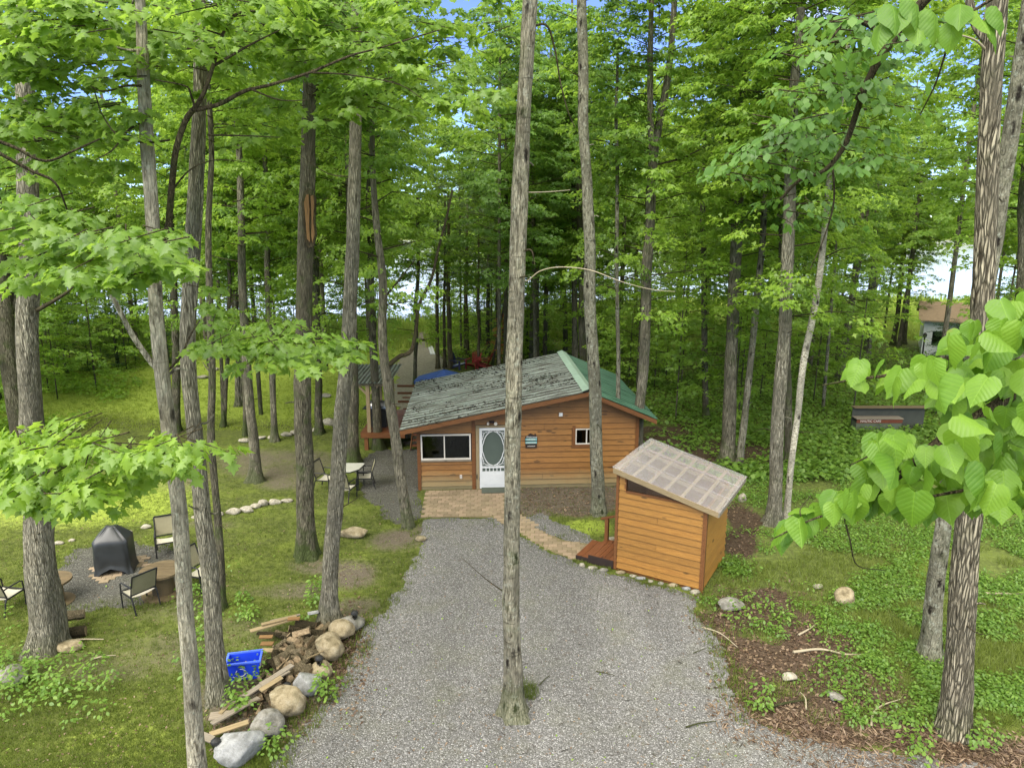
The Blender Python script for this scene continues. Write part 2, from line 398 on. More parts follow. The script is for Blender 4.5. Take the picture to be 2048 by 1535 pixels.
M['signdark'] = plain('dark_sign', hexc(44, 34, 30), .7)
M['steel'] = plain('steel', (.35, .35, .34), .35, .8)
M['concrete'] = plain('concrete', (.36, .35, .32), .9)
M['brownroof'] = plain('brown_shingle', hexc(150, 128, 104), .9)
M['orange'] = plain('dead_needles', hexc(190, 112, 70), .9)
M['rot'] = wood('exposed_heartwood', hexc(128, 98, 60), hexc(70, 50, 28), False, .8)
def glass(name, tint, tr):
    m, n, o = mat(name)
    g = n('BsdfGlossy', {'Color': (.9, .95, 1, 1), 'Roughness': .03}); t = n('BsdfTransparent', {'Color': c4(tint)})
    fr = n('LayerWeight', {'Blend': .25}).outputs['Fresnel']
    fin(n, o, n('MixShader', {0: n.math('ADD', fr, tr, clamp=True), 1: t, 2: g})); return m
M['glass'] = glass('window_glass', (.35, .38, .38), .03)
M['clear'] = glass('shed_transom_glass', (.75, .75, .7), .05)
def stone(name, cols, scale=1.0):
    m, n, o = mat(name); co = n('TexCoord').outputs['Object']; rnd = n('ObjectInfo').outputs['Random']
    co = n('VectorMath', {0: co, 1: n('CombineXYZ', {'X': n.math('MULTIPLY', rnd, 40.0)})}, operation='ADD').outputs[0]
    f = n.noise(co, 7 * scale, 6, .6, .3); sp = n.noise(co, 60 * scale, 3, .7)
    c = n.ramp(f, [(.3, cols[0]), (.5, cols[1]), (.72, cols[2])])
    c = n.mix(n.ramp(sp, [(.52, (0, 0, 0)), (.7, (.6, .6, .6))]), c, c4([x * .5 for x in cols[0]]))
    c = n.mix(n.ramp(n.noise(co, 2.4, 4), [(.55, (0, 0, 0)), (.7, (.45, .45, .45))]), c, c4((.07, .08, .04)))
    h = n.math('ADD', f, n.math('MULTIPLY', sp, .15))
    fin(n, o, n.bsdf(c, .88, n.bump(h, .9, .03), spec=.2)); return m
M['stone_tan'] = stone('tan_granite', (hexc(96, 86, 64), hexc(138, 126, 100), hexc(160, 150, 126)))
M['stone_grey'] = stone('grey_granite', (hexc(84, 81, 72), hexc(120, 117, 108), hexc(148, 145, 138)))
M['stone_white'] = stone('pale_limestone', (hexc(112, 112, 108), hexc(138, 139, 138), hexc(160, 161, 160)))
M['stone_small'] = stone('fieldstone', (hexc(116, 110, 94), hexc(148, 142, 126), hexc(170, 165, 152)), 2)
M['paver'] = None
def mk_paver():
    m, n, o = mat('clay_paver'); co = n('TexCoord').outputs['Object']; rnd = n('ObjectInfo').outputs['Random']
    c = n.ramp(rnd, [(0, hexc(124, 110, 90)), (.4, hexc(150, 134, 110)), (.7, hexc(160, 140, 118)), (1, hexc(136, 120, 100))])
    f = n.noise(co, 30, 5); big = n.noise(co, 1.3, 4)
    c = n.mix(n.math('MULTIPLY', f, .5), c, c4(hexc(90, 82, 64)))
    c = n.mix(n.ramp(big, [(.5, (0, 0, 0)), (.75, (.45, .45, .45))]), c, c4(hexc(104, 98, 66)))
    fin(n, o, n.bsdf(c, .9, n.bump(f, .4, .006), spec=.15)); return m
M['paver'] = mk_paver()
def mk_gravel(name='grey_gravel', k=1.0, mossy=.42, tb=.99):
    m, n, o = mat(name); co = n('TexCoord').outputs['Object']
    v = n('TexVoronoi', {'Vector': co, 'Scale': 52.0, 'Randomness': 1.0}, feature='F1'); v2 = n('TexVoronoi', {'Vector': co, 'Scale': 16.0}, feature='F1')
    cc = n('SeparateColor', {'Color': v.outputs['Color']}).outputs[0]
    c = n.ramp(cc, [(0, hexc(88, 87, 85)), (.35, hexc(112, 111, 110)), (.8, hexc(132, 131, 130)), (1, hexc(178, 177, 176))])
    c = n.mix(n.ramp(v.outputs['Distance'], [(.35, (0, 0, 0)), (.8, (.6, .6, .6))]), c, c4(hexc(74, 72, 66)))
    gn = n.noise(co, 1.1, 5, .6); gm = n.noise(co, .35, 3)
    gg = n.math('MULTIPLY', n.ramp(gn, [(.48, (0, 0, 0)), (.72, (1, 1, 1))]), n.ramp(gm, [(.35, (.25, .25, .25)), (.7, (1, 1, 1))]))
    c = n.mix(n.math('MULTIPLY', gg, mossy), c, c4(hexc(112, 114, 84)))
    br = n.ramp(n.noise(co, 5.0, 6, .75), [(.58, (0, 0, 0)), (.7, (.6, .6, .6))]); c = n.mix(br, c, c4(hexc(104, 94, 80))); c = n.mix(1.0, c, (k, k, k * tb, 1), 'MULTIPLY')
    tr = n.ramp(n.noise(n.mapping(co, (1.0, .12, 1)), .9, 3), [(.4, (.88, .88, .88)), (.6, (1.06, 1.06, 1.06))]); c = n.mix(.8, c, tr, 'MULTIPLY')
    h = n.math('ADD', n.math('MULTIPLY', v.outputs['Distance'], -1.0), n.math('MULTIPLY', v2.outputs['Distance'], -.6))
    fin(n, o, n.bsdf(c, .92, n.bump(h, .9, .02), spec=.15)); return m
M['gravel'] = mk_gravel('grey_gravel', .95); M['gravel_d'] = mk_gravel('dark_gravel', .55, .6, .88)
def mk_ground():
    m, n, o = mat('ground'); co = n('TexCoord').outputs['Object']
    a = n.noise(co, .9, 6, .65); b = n.noise(co, 7.0, 6, .7); c_ = n.noise(co, 34, 4, .7)
    moss = n.ramp(b, [(.3, (.04, .045, .018)), (.5, (.08, .098, .024)), (.72, (.14, .16, .04))])
    moss = n.mix(n.ramp(a, [(.45, (0, 0, 0)), (.65, (.8, .8, .8))]), moss, n.ramp(c_, [(.3, (.09, .12, .02)), (.7, (.17, .205, .04))]))
    dirt = n.ramp(c_, [(.3, (.07, .055, .04)), (.55, (.13, .11, .082)), (.75, (.22, .19, .145))])
    litter = n.ramp(n.noise(co, 20, 6, .8), [(.3, (.022, .016, .011)), (.5, (.065, .045, .03)), (.72, (.14, .105, .07))])
    dark = n.ramp(b, [(.3, (.05, .055, .022)), (.55, (.11, .14, .035)), (.8, (.19, .23, .05))])
    lush_sunlit = n.ramp(b, [(.3, (.16, .22, .03)), (.7, (.29, .36, .06))])  # rich green; on the far lawn its brightness is painted sunlight
    nz = n.math('MULTIPLY', n.math('SUBTRACT', b, .5), .9)
    def mk(name, cur, colr, lo=.42, hi=.62):
        f = n.math('ADD', n.attr(name), n.math('MULTIPLY', nz, 1.0)); return n.mix(n.ramp(f, [(lo, (0, 0, 0)), (hi, (1, 1, 1))]), cur, colr)
    c = mk('dirt', moss, dirt, .35, .8); c = mk('lush_sunlit', c, lush_sunlit, .3, .75); c = mk('woods', c, dark); c = mk('litter', c, litter)
    fin(n, o, n.bsdf(c, .95, n.bump(n.math('ADD', b, n.math('MULTIPLY', c_, .5)), .8, .05), spec=.1)); return m
M['ground'] = mk_ground()
def mk_water():
    m, n, o = mat('lake_water'); co = n('TexCoord').outputs['Object']
    f = n.noise(n.mapping(co, (.25, 1.1, 1)), 1.0, 4)
    fin(n, o, n.bsdf(c4((.42, .43, .44)), .12, n.bump(f, .25, .15), spec=1.0)); return m
M['water'] = mk_water()
# ================================================================== GROUND AND SETTING
def poly_px(P, z=0.0): return np.array([G(a, b, z)[:2] for a, b in P])
def sdf(P, x, y):
    """signed distance to a world polygon (negative inside)"""
    P = np.asarray(P); d = np.full(x.shape, 1e9); ins = np.zeros(x.shape, bool); n = len(P)
    for i in range(n):
        a, b = P[i], P[(i + 1) % n]; e = b - a; wx, wy = x - a[0], y - a[1]
        t = np.clip((wx * e[0] + wy * e[1]) / (e @ e), 0, 1)
        d = np.minimum(d, (wx - e[0] * t) ** 2 + (wy - e[1] * t) ** 2)
        c = (a[1] > y) != (b[1] > y)
        ins ^= c & (x < (b[0] - a[0]) * (y - a[1]) / (b[1] - a[1] + 1e-12) + a[0])
    d = np.sqrt(d); return np.where(ins, -d, d)
DRIVE = poly_px([(846, 1036), (985, 1036), (1020, 1058), (1090, 1100), (1160, 1128), (1240, 1150), (1402, 1192), (1398, 1225), (1440, 1290), (1462, 1380), (1500, 1435), (1600, 1475), (1760, 1500), (1900, 1515), (2048, 1545), (2600, 1640), (2900, 2400), (-300, 2400), (480, 1640), (560, 1500), (620, 1430), (670, 1370), (715, 1300), (725, 1262), (770, 1215), (800, 1165), (830, 1110)])
SIDE = poly_px([(705, 925), (760, 898), (850, 895), (842, 985), (848, 1036), (800, 1052), (760, 1030), (722, 985)])
STRIP = poly_px([(1030, 1040), (1085, 1025), (1150, 1058), (1205, 1085), (1190, 1093), (1130, 1084), (1080, 1062)])
PIT = poly_px([(95, 1150), (150, 1100), (230, 1085), (300, 1088), (370, 1100), (400, 1130), (380, 1170), (310, 1205), (210, 1215), (120, 1232), (60, 1200)])
FARG = poly_px([(782, 800), (780, 755), (800, 715), (826, 694), (835, 672), (852, 672), (862, 700), (900, 725), (905, 760), (900, 900), (850, 900), (800, 880)])
SHORE_L, SHORE_R = 60.0, 78.0
def shore(x): return SHORE_L + (SHORE_R - SHORE_L) * sstep(-15, 18, x) + 2.0 * vnoise(x * .12, 3.3, 1.1)
def gh(x, y):
    """ground height"""
    s = shore(x); h = .035 * fbm(x * .35, y * .35, 2.2)
    h = h * sstep(0.0, .6, np.maximum(0, 1.0) + 0 * x)
    h = h - 1.6 * sstep(-2.5, 5, y - s) * (y < 600)
    far = sstep(330, 360, y); h = h * (1 - far) + far * (1.0 + .01 * (y - 330))
    return h
def grid(xs, ys):
    X, Y = np.meshgrid(xs, ys); nx, ny = len(xs), len(ys)
    i = (np.arange(ny - 1)[:, None] * nx + np.arange(nx - 1)[None]).ravel()
    return X.ravel(), Y.ravel(), np.stack([i, i + 1, i + nx + 1, i + nx], 1)
xs = np.unique(np.r_[np.arange(-22, 20, .16), np.arange(-60, -22, .8), np.arange(20, 60, .8), -60 - np.geomspace(.9, 1200, 26), 60 + np.geomspace(.9, 1200, 26)])
ys = np.unique(np.r_[np.arange(4, 36, .16), np.arange(36, 95, .6), np.arange(-12, 4, .8), 95 + np.geomspace(1, 1800, 40), -12 - np.geomspace(1, 60, 8)])
gx, gy, gf = grid(xs, ys); gz = gh(gx, gy)
px, py = PR(gx, gy, gz); px = np.where(gy < 2, -9999, px)
def blob(cx, cy, rx, ry, x=None, y=None, soft=.5):
    x = px if x is None else x; y = py if y is None else y
    r = np.sqrt(((x - cx) / rx) ** 2 + ((y - cy) / ry) ** 2); return 1 - sstep(1 - soft, 1 + soft, r)
def ppoly(P, x, y, soft):
    return 1 - sstep(-soft, soft, sdf(np.array(P, float), x, y))
def masks(x, y):
    a, b = PR(x, y, 0 * x); a = np.where(y < 2, 900, a); b = np.where(y < 2, 2500, b)
    n1 = fbm(x * .5, y * .5, 7.7); n2 = fbm(x * 1.7, y * 1.7, 1.7)
    dirt = np.zeros_like(x)
    for q in [(330, 1300, 150, 50), (560, 930, 130, 40), (600, 960, 90, 26), (180, 1330, 200, 40), (700, 1150, 60, 30), (60, 1000, 160, 60), (330, 960, 120, 30), (860, 1060, 30, 20),
              (720, 1215, 70, 22), (470, 1270, 120, 40), (790, 1080, 60, 25), (620, 1130, 60, 20), (320, 1210, 150, 45), (560, 1180, 110, 20), (420, 1050, 70, 14)]:
        dirt = np.maximum(dirt, .62 * blob(*q, a, b) + .25 * n1)
    dirt = np.maximum(dirt, .95 * ppoly([(1010, 970), (1240, 968), (1232, 1020), (1160, 1035), (1110, 1030), (1030, 1045), (1008, 1010)], a, b, 12))
    dirt = np.maximum(dirt, .8 * blob(560, 1400, 180, 90, a, b, .3))
    lush_sunlit = np.clip(1 - sstep(800, 870, b) + .3 * n1, 0, 1) * (a < 800) * (b > 640)
    lush_sunlit = np.maximum(lush_sunlit, .8 * blob(1170, 1055, 55, 18, a, b)); lush_sunlit = np.maximum(lush_sunlit, .75 * blob(120, 1000, 300, 60, a, b)); lush_sunlit = np.maximum(lush_sunlit, .4 * blob(250, 1490, 150, 50, a, b))
    lush_sunlit = np.maximum(lush_sunlit, .7 * blob(1960, 1130, 160, 60, a, b)); lush_sunlit = np.maximum(lush_sunlit, 1.0 * (b < 700) * (b > 560) * (y < 100))
    right = ppoly([(1232, 960), (1300, 880), (1260, 760), (1120, 690), (900, 650), (900, 560), (3400, 560), (3400, 1500), (1500, 1440), (1440, 1290), (1400, 1200), (1420, 1180)], a, b, 14)
    woods = np.clip(right * (.75 + .35 * n1), 0, 1) * (1 - .8 * sstep(700, 640, b))
    lush_sunlit = np.maximum(lush_sunlit, .7 * ppoly([(-900, 900), (-900, 560), (300, 600), (290, 760), (200, 830), (60, 920)], a, b, 20))  # left bank brightened in colour, in place of light
    lit = np.zeros_like(x)
    for q in [(1440, 910, 170, 26, ), (1530, 1235, 120, 65), (1680, 1400, 190, 65), (1510, 1330, 80, 90), (1800, 1470, 220, 30), (1990, 1500, 120, 40), (1330, 870, 80, 25), (1480, 1060, 40, 60), (1620, 1300, 120, 50)]:
        lit = np.maximum(lit, .78 * blob(*q, a, b) + .5 * n2 * (blob(*q, a, b) > .02))
    lit = np.maximum(lit, .8 * blob(700, 1330, 40, 110, a, b) * (a > 560))
    return np.clip(dirt, 0, 1), np.clip(lush_sunlit, 0, 1), np.clip(woods, 0, 1), np.clip(lit, 0, 1)
dm, lm, wm, tm = masks(gx, gy)
ground = link('ground', mesh_np('ground', np.stack([gx, gy, gz], 1), gf, M['ground'], True, dict(dirt=dm, lush_sunlit=lm, woods=wm, litter=tm)))
tag(ground, kind='structure')
V = np.array([(-900, 40, -.35), (900, 40, -.35), (900, 420, -.35), (-900, 420, -.35)]); lake = link('lake_water', mesh_np('lake_water', V, [(0, 1, 2, 3)], M['water'])); tag(lake, kind='structure')
def ragged(name, P, h, zoff, amp, mt):
    lo = P.min(0) - .5; hi = P.max(0) + .5; lo = np.maximum(lo, (-14, -1)); hi = np.minimum(hi, (16, 60))
    X, Y, Fq = grid(np.arange(lo[0], hi[0], h), np.arange(lo[1], hi[1], h))
    d = sdf(P, X, Y) + amp * fbm(X * 2.2, Y * 2.2, 4.4, 4)
    keep = (d[Fq] < 0).all(1); Fq = Fq[keep]; u, inv = np.unique(Fq, return_inverse=True); Fq = inv.reshape(-1, 4)
    X, Y, d = X[u], Y[u], d[u]
    z = gh(X, Y) + zoff + .012 * sstep(0, -.25, d) + .008 * vnoise(X * 5, Y * 5, 1.1)
    o = link(name, mesh_np(name, np.stack([X, Y, z], 1), Fq, mt, True)); tag(o, kind='structure'); return o
M['gravel_s'] = plain('sandy_gravel', hexc(126, 121, 106), .95, 0, .3, 9)
ragged('gravel_driveway', DRIVE, .045, .006, .13, M['gravel'])
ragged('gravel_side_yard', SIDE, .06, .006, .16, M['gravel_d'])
ragged('gravel_strip', STRIP, .07, .006, .10, M['gravel'])
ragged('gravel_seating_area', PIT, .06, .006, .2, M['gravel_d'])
ragged('gravel_path', FARG, .10, .006, .5, M['gravel_s'])

# ---------------- clay pavers: patio and path
PATIO = poly_px([(849, 981), (1012, 977), (1016, 1012), (1030, 1038), (985, 1036), (845, 1035)])
PATH = poly_px([(985, 1036), (1012, 1012), (1040, 1030), (1080, 1055), (1125, 1081), (1212, 1093), (1166, 1124), (1110, 1108), (1060, 1080), (1020, 1057)])
def pavers(name, P, lw, lh, ang, z):
    o = tag(link(name, None), kind='structure'); base = np.r_[P.mean(0), 0]; o.location = base; WL[o.name] = base
    ca, sa = math.cos(ang), math.sin(ang); c = P.mean(0); m = None; k = 0
    for j in range(-22, 23):
        for i in range(-22, 23):
            u = (i + .5 * (j % 2)) * lw; v = j * lh; q = c + np.array([u * ca - v * sa, u * sa + v * ca])
            if sdf(P, q[:1], q[1:])[0] > -.045: continue
            if m is None:
                g_ = .006; b = MB(); a_, b_ = lw / 2 - g_, lh / 2 - g_
                Vv = [(-a_, -b_, -.05), (a_, -b_, -.05), (a_, b_, -.05), (-a_, b_, -.05), (-a_, -b_, .012), (a_, -b_, .012), (a_, b_, .012), (-a_, b_, .012), (-a_ + .008, -b_ + .008, .018), (a_ - .008, -b_ + .008, .018), (a_ - .008, b_ - .008, .018), (-a_ + .008, b_ - .008, .018)]
                m = mesh_np('paver', Vv, [(8, 9, 10, 11)] + [(s + i_, s + (i_ + 1) % 4, s + 4 + (i_ + 1) % 4, s + 4 + i_) for s in (0, 4) for i_ in range(4)], M['paver'])
            pv = link('paver', m, o, (q[0] - base[0], q[1] - base[1], z + random.uniform(-.004, .004)))
            pv.rotation_euler = (random.gauss(0, .008), random.gauss(0, .008), ang + random.gauss(0, .012)); k += 1
    return o, k
def flat_poly(P, z, mt, name, parent=None):
    return part(name, [(a, b, z) for a, b in P], [tuple(range(len(P)))], mt, parent)
pat, n1_ = pavers('brick_patio', PATIO, .22, .17, R(3), .02)
pth, n2_ = pavers('brick_path', PATH, .24, .16, R(-2), .02)
M['sand'] = plain('joint_sand', hexc(112, 102, 76), .95, 0, .3, 20)
for P_, q in ((PATIO, pat), (PATH, pth)): 
    c = P_.mean(0); s_ = flat_poly(c + (P_ - c) * .975, .019, M['sand'], 'sand_bed', q)

# ================================================================== CABIN
HO = np.array([-2.95, 21.04, 0.0]); HA = R(3.2); hc, hs = math.cos(HA), math.sin(HA)
def HT(p): return np.array([HO[0] + p[0] * hc - p[1] * hs, HO[1] + p[0] * hs + p[1] * hc, p[2]])
HW, HD, UR = 6.95, 5.75, 5.28
UL, URT, ZL, ZR, ZT = -.47, 7.42, 2.10, 2.32, 3.24      # roof edges and ridge
def roofz(u): return ZL + (u - UL) / (UR - UL) * (ZT - ZL) if u < UR else ZR + (URT - u) / (URT - UR) * (ZT - ZR)
cabin = thing('cabin', HO, 'low cedar-sided cabin with mossy green metal roof and white screen door behind the gravel drive', 'cabin')
def clip(poly, f):
    """keep the side where f(p) <= 0"""
    o = []
    for i in range(len(poly)):
        a, b = poly[i], poly[(i + 1) % len(poly)]; fa, fb = f(a), f(b)
        if fa <= 0: o.append(a)
        if (fa < 0 < fb) or (fb < 0 < fa): t = fa / (fa - fb); o.append((a[0] + (b[0] - a[0]) * t, a[1] + (b[1] - a[1]) * t))
    return o
def rsub(rect, holes):
    out = [rect]
    for h in holes:
        nx = []
        for r in out:
            x0, x1, z0, z1 = r; a, b, c, d = h
            if a >= x1 or b <= x0 or c >= z1 or d <= z0: nx.append(r); continue
            if a > x0: nx.append((x0, a, z0, z1))
            if b < x1: nx.append((b, x1, z0, z1))
            m0, m1 = max(x0, a), min(x1, b)
            if c > z0: nx.append((m0, m1, z0, c))
            if d < z1: nx.append((m0, m1, d, z1))
        out = nx
    return [r for r in out if r[1] - r[0] > .01 and r[3] - r[2] > .008]
LW = (.10, 1.66, 1.00, 1.83); DR = (1.93, 2.79, .02, 2.02); RW = (4.96, 5.66, 1.43, 1.94)
holes = [(LW[0] - .04, LW[1] + .04, LW[2] - .05, LW[3] + .03), (DR[0] - .12, DR[1] + .08, -.1, DR[3] + .1), (RW[0] - .12, RW[1] + .12, RW[2] - .12, RW[3] + .02)]
def fr(a): return a[1] - (roofz(a[0]) - .10)
cl = lambda x0, x1, z0, z1: clip(clip([(x0, z0), (x1, z0), (x1, z1), (x0, z1)], lambda a: a[1] - (ZL + (a[0] - UL) / (UR - UL) * (ZT - ZL) - .11)), lambda a: a[1] - (ZR + (URT - a[0]) / (URT - UR) * (ZT - ZR) - .11))
core = MB(HT)
for r in rsub((0, HW, 0, 3.3), [LW, DR, RW]):
    p = cl(*r)
    if len(p) > 2: core.prism(p, 0.0, .09)
core.build('wall', M['signdark'], cabin)  # dark core, painted shade so the gaps between planks read as lines
row = .182; z = .12; first = None
while z < 3.2:
    ends = [1.75] + ([random.uniform(3.2, 6.3)] if random.random() < .55 else []) ; cuts = [.0] + ends + [HW]
    for a, b in zip(cuts[:-1], cuts[1:]):
        for r in rsub((a + .004, b - .004, z, z + row - .013), holes):
            p = cl(*r)
            if len(p) > 2:
                z0 = z
                MB(HT).prism(p, lambda x, q, z0=z0: -.044 + .034 * (q - z0) / row, 0.0 - .001).build('plank', M['siding'] if z > .62 or a < 1.7 else M['siding'], cabin)
    z += row
# other walls: full-length boards
for side in (0, 1, 2):
    z = .12
    while z < 2.1:
        b = MB(HT)
        if side == 0: b.box(-.03, 0, .09, HD, z, z + row - .008)
        elif side == 1: b.box(HW, HW + .03, .09, HD, z, z + row - .008)
        else: b.box(0, HW, HD, HD + .03, z, z + row - .008)
        b.build('plank', M['siding'], cabin); z += row
bw = MB(HT); bw.box(0.002, .06, .092, HD - .002, .0, 2.05); bw.box(HW - .06, HW - .002, .092, HD - .002, 0, 2.2); bw.box(.062, HW - .062, HD - .06, HD - .002, 0, 2.05); bw.build('wall', M['trim'], cabin)
MB(HT).box(.07, HW - .07, .1, HD - .07, .0, .03).build('floor', M['dark'], cabin)
MB(HT).box(.07, HW - .07, 3.2, 3.24, .04, 2.0).build('partition', M['dark'], cabin)
sk = MB(HT)
sk.box(.08, 1.7, -.03, -.002, .0, .115); sk.box(2.9, HW, -.02, -.002, .0, .115); sk.build('skirt_board', M['skirt'], cabin)
for a, b in ((-.02, .085), (1.69, 1.80), (HW - .09, HW + .02)):
    MB(HT).prism(cl(a, b, 0, 3.2), -.056, -.046 if a > 0 else -.0015).build('corner_board', M['trim'], cabin)
# windows
def window(rc, mull, parent, T, mt, d0=-.05, fw=.045, name='window'):
    x0, x1, z0, z1 = rc
    b = MB(T); b.box(x0, x1, d0, .03, z1 - fw, z1); b.box(x0, x1, d0, .03, z0, z0 + fw); b.box(x0, x0 + fw, d0, .03, z0 + fw, z1 - fw); b.box(x1 - fw, x1, d0, .03, z0 + fw, z1 - fw)
    w_ = b.build(name, mt, parent)
    xm = x0 + (x1 - x0) * mull
    MB(T).box(xm - .018, xm + .018, d0 + .012, .02, z0 + fw, z1 - fw).build('mullion', mt, w_)
    for a, c in ((x0 + fw, xm - .018), (xm + .018, x1 - fw)): MB(T).box(a, c, -.004, .002, z0 + fw, z1 - fw).build('pane', M['glass'], w_)
    return w_
w1 = window(LW, .47, cabin, HT, M['cream']); MB(HT).box(LW[0] - .01, LW[1] + .01, -.085, -.051, LW[2] - .045, LW[2] - .004).build('sill', M['grey_wood'], w1)
w2 = window(RW, .5, cabin, HT, M['cream'], fw=.03)
t_ = MB(HT); t_.box(RW[0] - .11, RW[0] - .005, -.055, -.002, RW[2] - .11, RW[3] + .1); t_.box(RW[1] + .005, RW[1] + .11, -.055, -.002, RW[2] - .11, RW[3] + .1)
t_.box(RW[0] - .004, RW[1] + .004, -.055, -.002, RW[2] - .11, RW[2] - .005); t_.build('window_trim', M['trim'], cabin)
t_ = MB(HT); t_.box(DR[0] - .11, DR[0] - .006, -.05, -.002, 0, 2.03); t_.box(DR[1] + .006, DR[1] + .07, -.05, -.002, 0, 2.03); t_.box(DR[0] - .11, DR[1] + .07, -.055, -.002, 2.034, 2.10); t_.build('door_frame', M['pine'], cabin)
# screen door
dx0, dx1, dz0, dz1 = DR; cx_ = (dx0 + dx1) / 2
d = MB(HT); y0, y1 = -.06, -.03
d.box(dx0, dx0 + .085, y0, y1, dz0, dz1); d.box(dx1 - .085, dx1, y0, y1, dz0, dz1)
d.box(dx0 + .085, dx1 - .085, y0, y1, dz1 - .085, dz1); d.box(dx0 + .085, dx1 - .085, y0, y1, .70, .76); d.box(dx0 + .085, dx1 - .085, y0, y1, dz0, .59)
door = d.build('screen_door', M['white'], cabin)
MB(HT).box(dx0 + .085, dx1 - .085, y1 + .001, y1 + .006, .58, dz1 - .08).build('screen_mesh', M['screen'], door)
MB(HT).box(dx0 + .14, dx1 - .14, y0 - .008, y0 - .001, dz0 + .12, .5).build('kick_panel', M['white'], door)
for i in range(1, 6): x = dx0 + .085 + i * (.69) / 6; MB(HT).box(x - .014, x + .014, y0, y1, .59, .70).build('baluster', M['white'], door)
zc, rx_, rz_ = (.76 + dz1 - .085) / 2, .325, .56
ov = [((cx_ + rx_ * math.cos(a) * (1.06 if abs(math.sin(a)) < .22 else 1)), -.046, zc + rz_ * math.sin(a)) for a in np.linspace(0, 2 * math.pi, 41)]
MB(HT).tube(ov, .016, 6, False).build('oval_ring', M['white'], door)
for sx in (-1, 1):
    for sz in (-1, 1):
        b = MB(HT); X0 = cx_ + sx * .345; Z0 = zc + sz * .57
        for k, (ox, oz, r, a0) in enumerate([(.05, .06, .038, 0), (.045, .16, .03, 1.5), (.14, .05, .03, 3.0), (.03, .25, .02, 2), (.21, .035, .018, 1)]):
            pts = [(X0 - sx * (ox + (r - .0035 * t) * math.cos(a0 + t * .75)), -.046, Z0 - sz * (oz + (r - .0035 * t) * math.sin(a0 + t * .75))) for t in range(8)]
            b.tube(pts, .009, 5)
        b.tube([(X0, -.046, Z0 - sz * .3), (X0 - sx * .04, -.046, Z0 - sz * .12), (X0 - sx * .1, -.046, Z0 - sz * .04), (X0 - sx * .25, -.046, Z0)], .01, 5)
        b.build('scroll', M['white'], door)
MB(HT).box(dx0 + .02, dx0 + .05, -.10, -.0605, .98, 1.08).build('handle', M['white'], door)
for zz in (.3, 1.15, 1.8): MB(HT).box(dx1 - .006, dx1 + .03, -.075, -.051, zz, zz + .06).build('hinge', M['white'], door)
idr = MB(HT); idr.box(dx0 + .02, dx1 - .02, .0, .03, .03, dz1 - .02); idr.box(dx0 + .17, cx_ - .05, -.008, 0, 1.0, 1.7); idr.box(cx_ + .05, dx1 - .17, -.008, 0, 1.0, 1.7); idr.build('inner_door', M['screen'], cabin)
# outlet, house light, floodlight, sign
b = MB(HT); b.box(1.30, 1.37, -.06, -.036, .37, .49); o_ = b.build('outlet', M['cream'], cabin)
b = MB(HT); b.box(1.322, 1.348, -.064, -.0605, .44, .465); b.box(1.322, 1.348, -.064, -.0605, .395, .42); b.build('socket', M['dark'], o_)
lt = MB(HT); lt.box(2.24, 2.40, -.08, -.036, 2.17, 2.25); fl = lt.build('floodlight', M['signdark'], cabin)
for u in (2.2, 2.44):
    MB(HT).tube([(u, -.07, 2.2), (u, -.12, 2.19), (u, -.17, 2.18)], [.03, .04, .055 if u > 2.3 else .04], 10).build('lamp_head', M['cream'], fl)
MB(HT).box(4.42, 4.53, -.10, -.036, 2.37, 2.48).build('sensor_box', M['white'], cabin)
sg = thing('welcome_sign', HT((3.56, -.06, 1.55)), 'small dark house-shaped welcome plaque with teal bands on the cedar wall right of the door', 'sign')
MB(HT).prism([(3.38, 1.35), (3.73, 1.35), (3.75, 1.67), (3.71, 1.75), (3.70, 1.80), (3.66, 1.80), (3.66, 1.76), (3.53, 1.82), (3.38, 1.72), (3.36, 1.65)], -.065, -.036).build('board', M['signdark'], sg)
for z0, z1 in ((1.59, 1.665), (1.49, 1.56)): MB(HT).box(3.375, 3.735, -.071, -.0655, z0, z1).build('band', M['teal'], sg)
def text(body, loc, size, mt, parent, rz=0, name='lettering', xs=1.0, font_rot=None):
    cu = bpy.data.curves.new(name, 'FONT'); cu.body = body; cu.size = size; cu.align_x = 'CENTER'; cu.align_y = 'CENTER'; cu.extrude = .002; cu.materials.append(mt)
    o = bpy.data.objects.new(name, cu); COL.objects.link(o); o.parent = parent; o.location = np.asarray(loc) - wl(parent); o.parent = None
    me = bpy.data.meshes.new_from_object(o); bpy.data.objects.remove(o); me.materials.clear(); me.materials.append(mt)
    o = link(name, me, parent); o.location = np.asarray(loc) - wl(parent); o.rotation_euler = font_rot or (R(90), 0, rz); o.scale = (xs, 1, 1); return o
text('Welcome', HT((3.57, -.069, 1.705)), .085, M['white'], sg, HA)
st_ = MB(HT)
for z0, xs_, mt2 in ((1.625, (3.42, 3.69), 0), (1.52, (3.40, 3.70), 1), (1.41, (3.44, 3.68), 1)):
    x = xs_[0]
    while x < xs_[1]: w_ = random.uniform(.012, .026); st_.box(x, x + w_, -.0755, -.072, z0 - .014, z0 + .014); x += w_ + .012
st_.build('worn_lettering', M['cream'], sg)
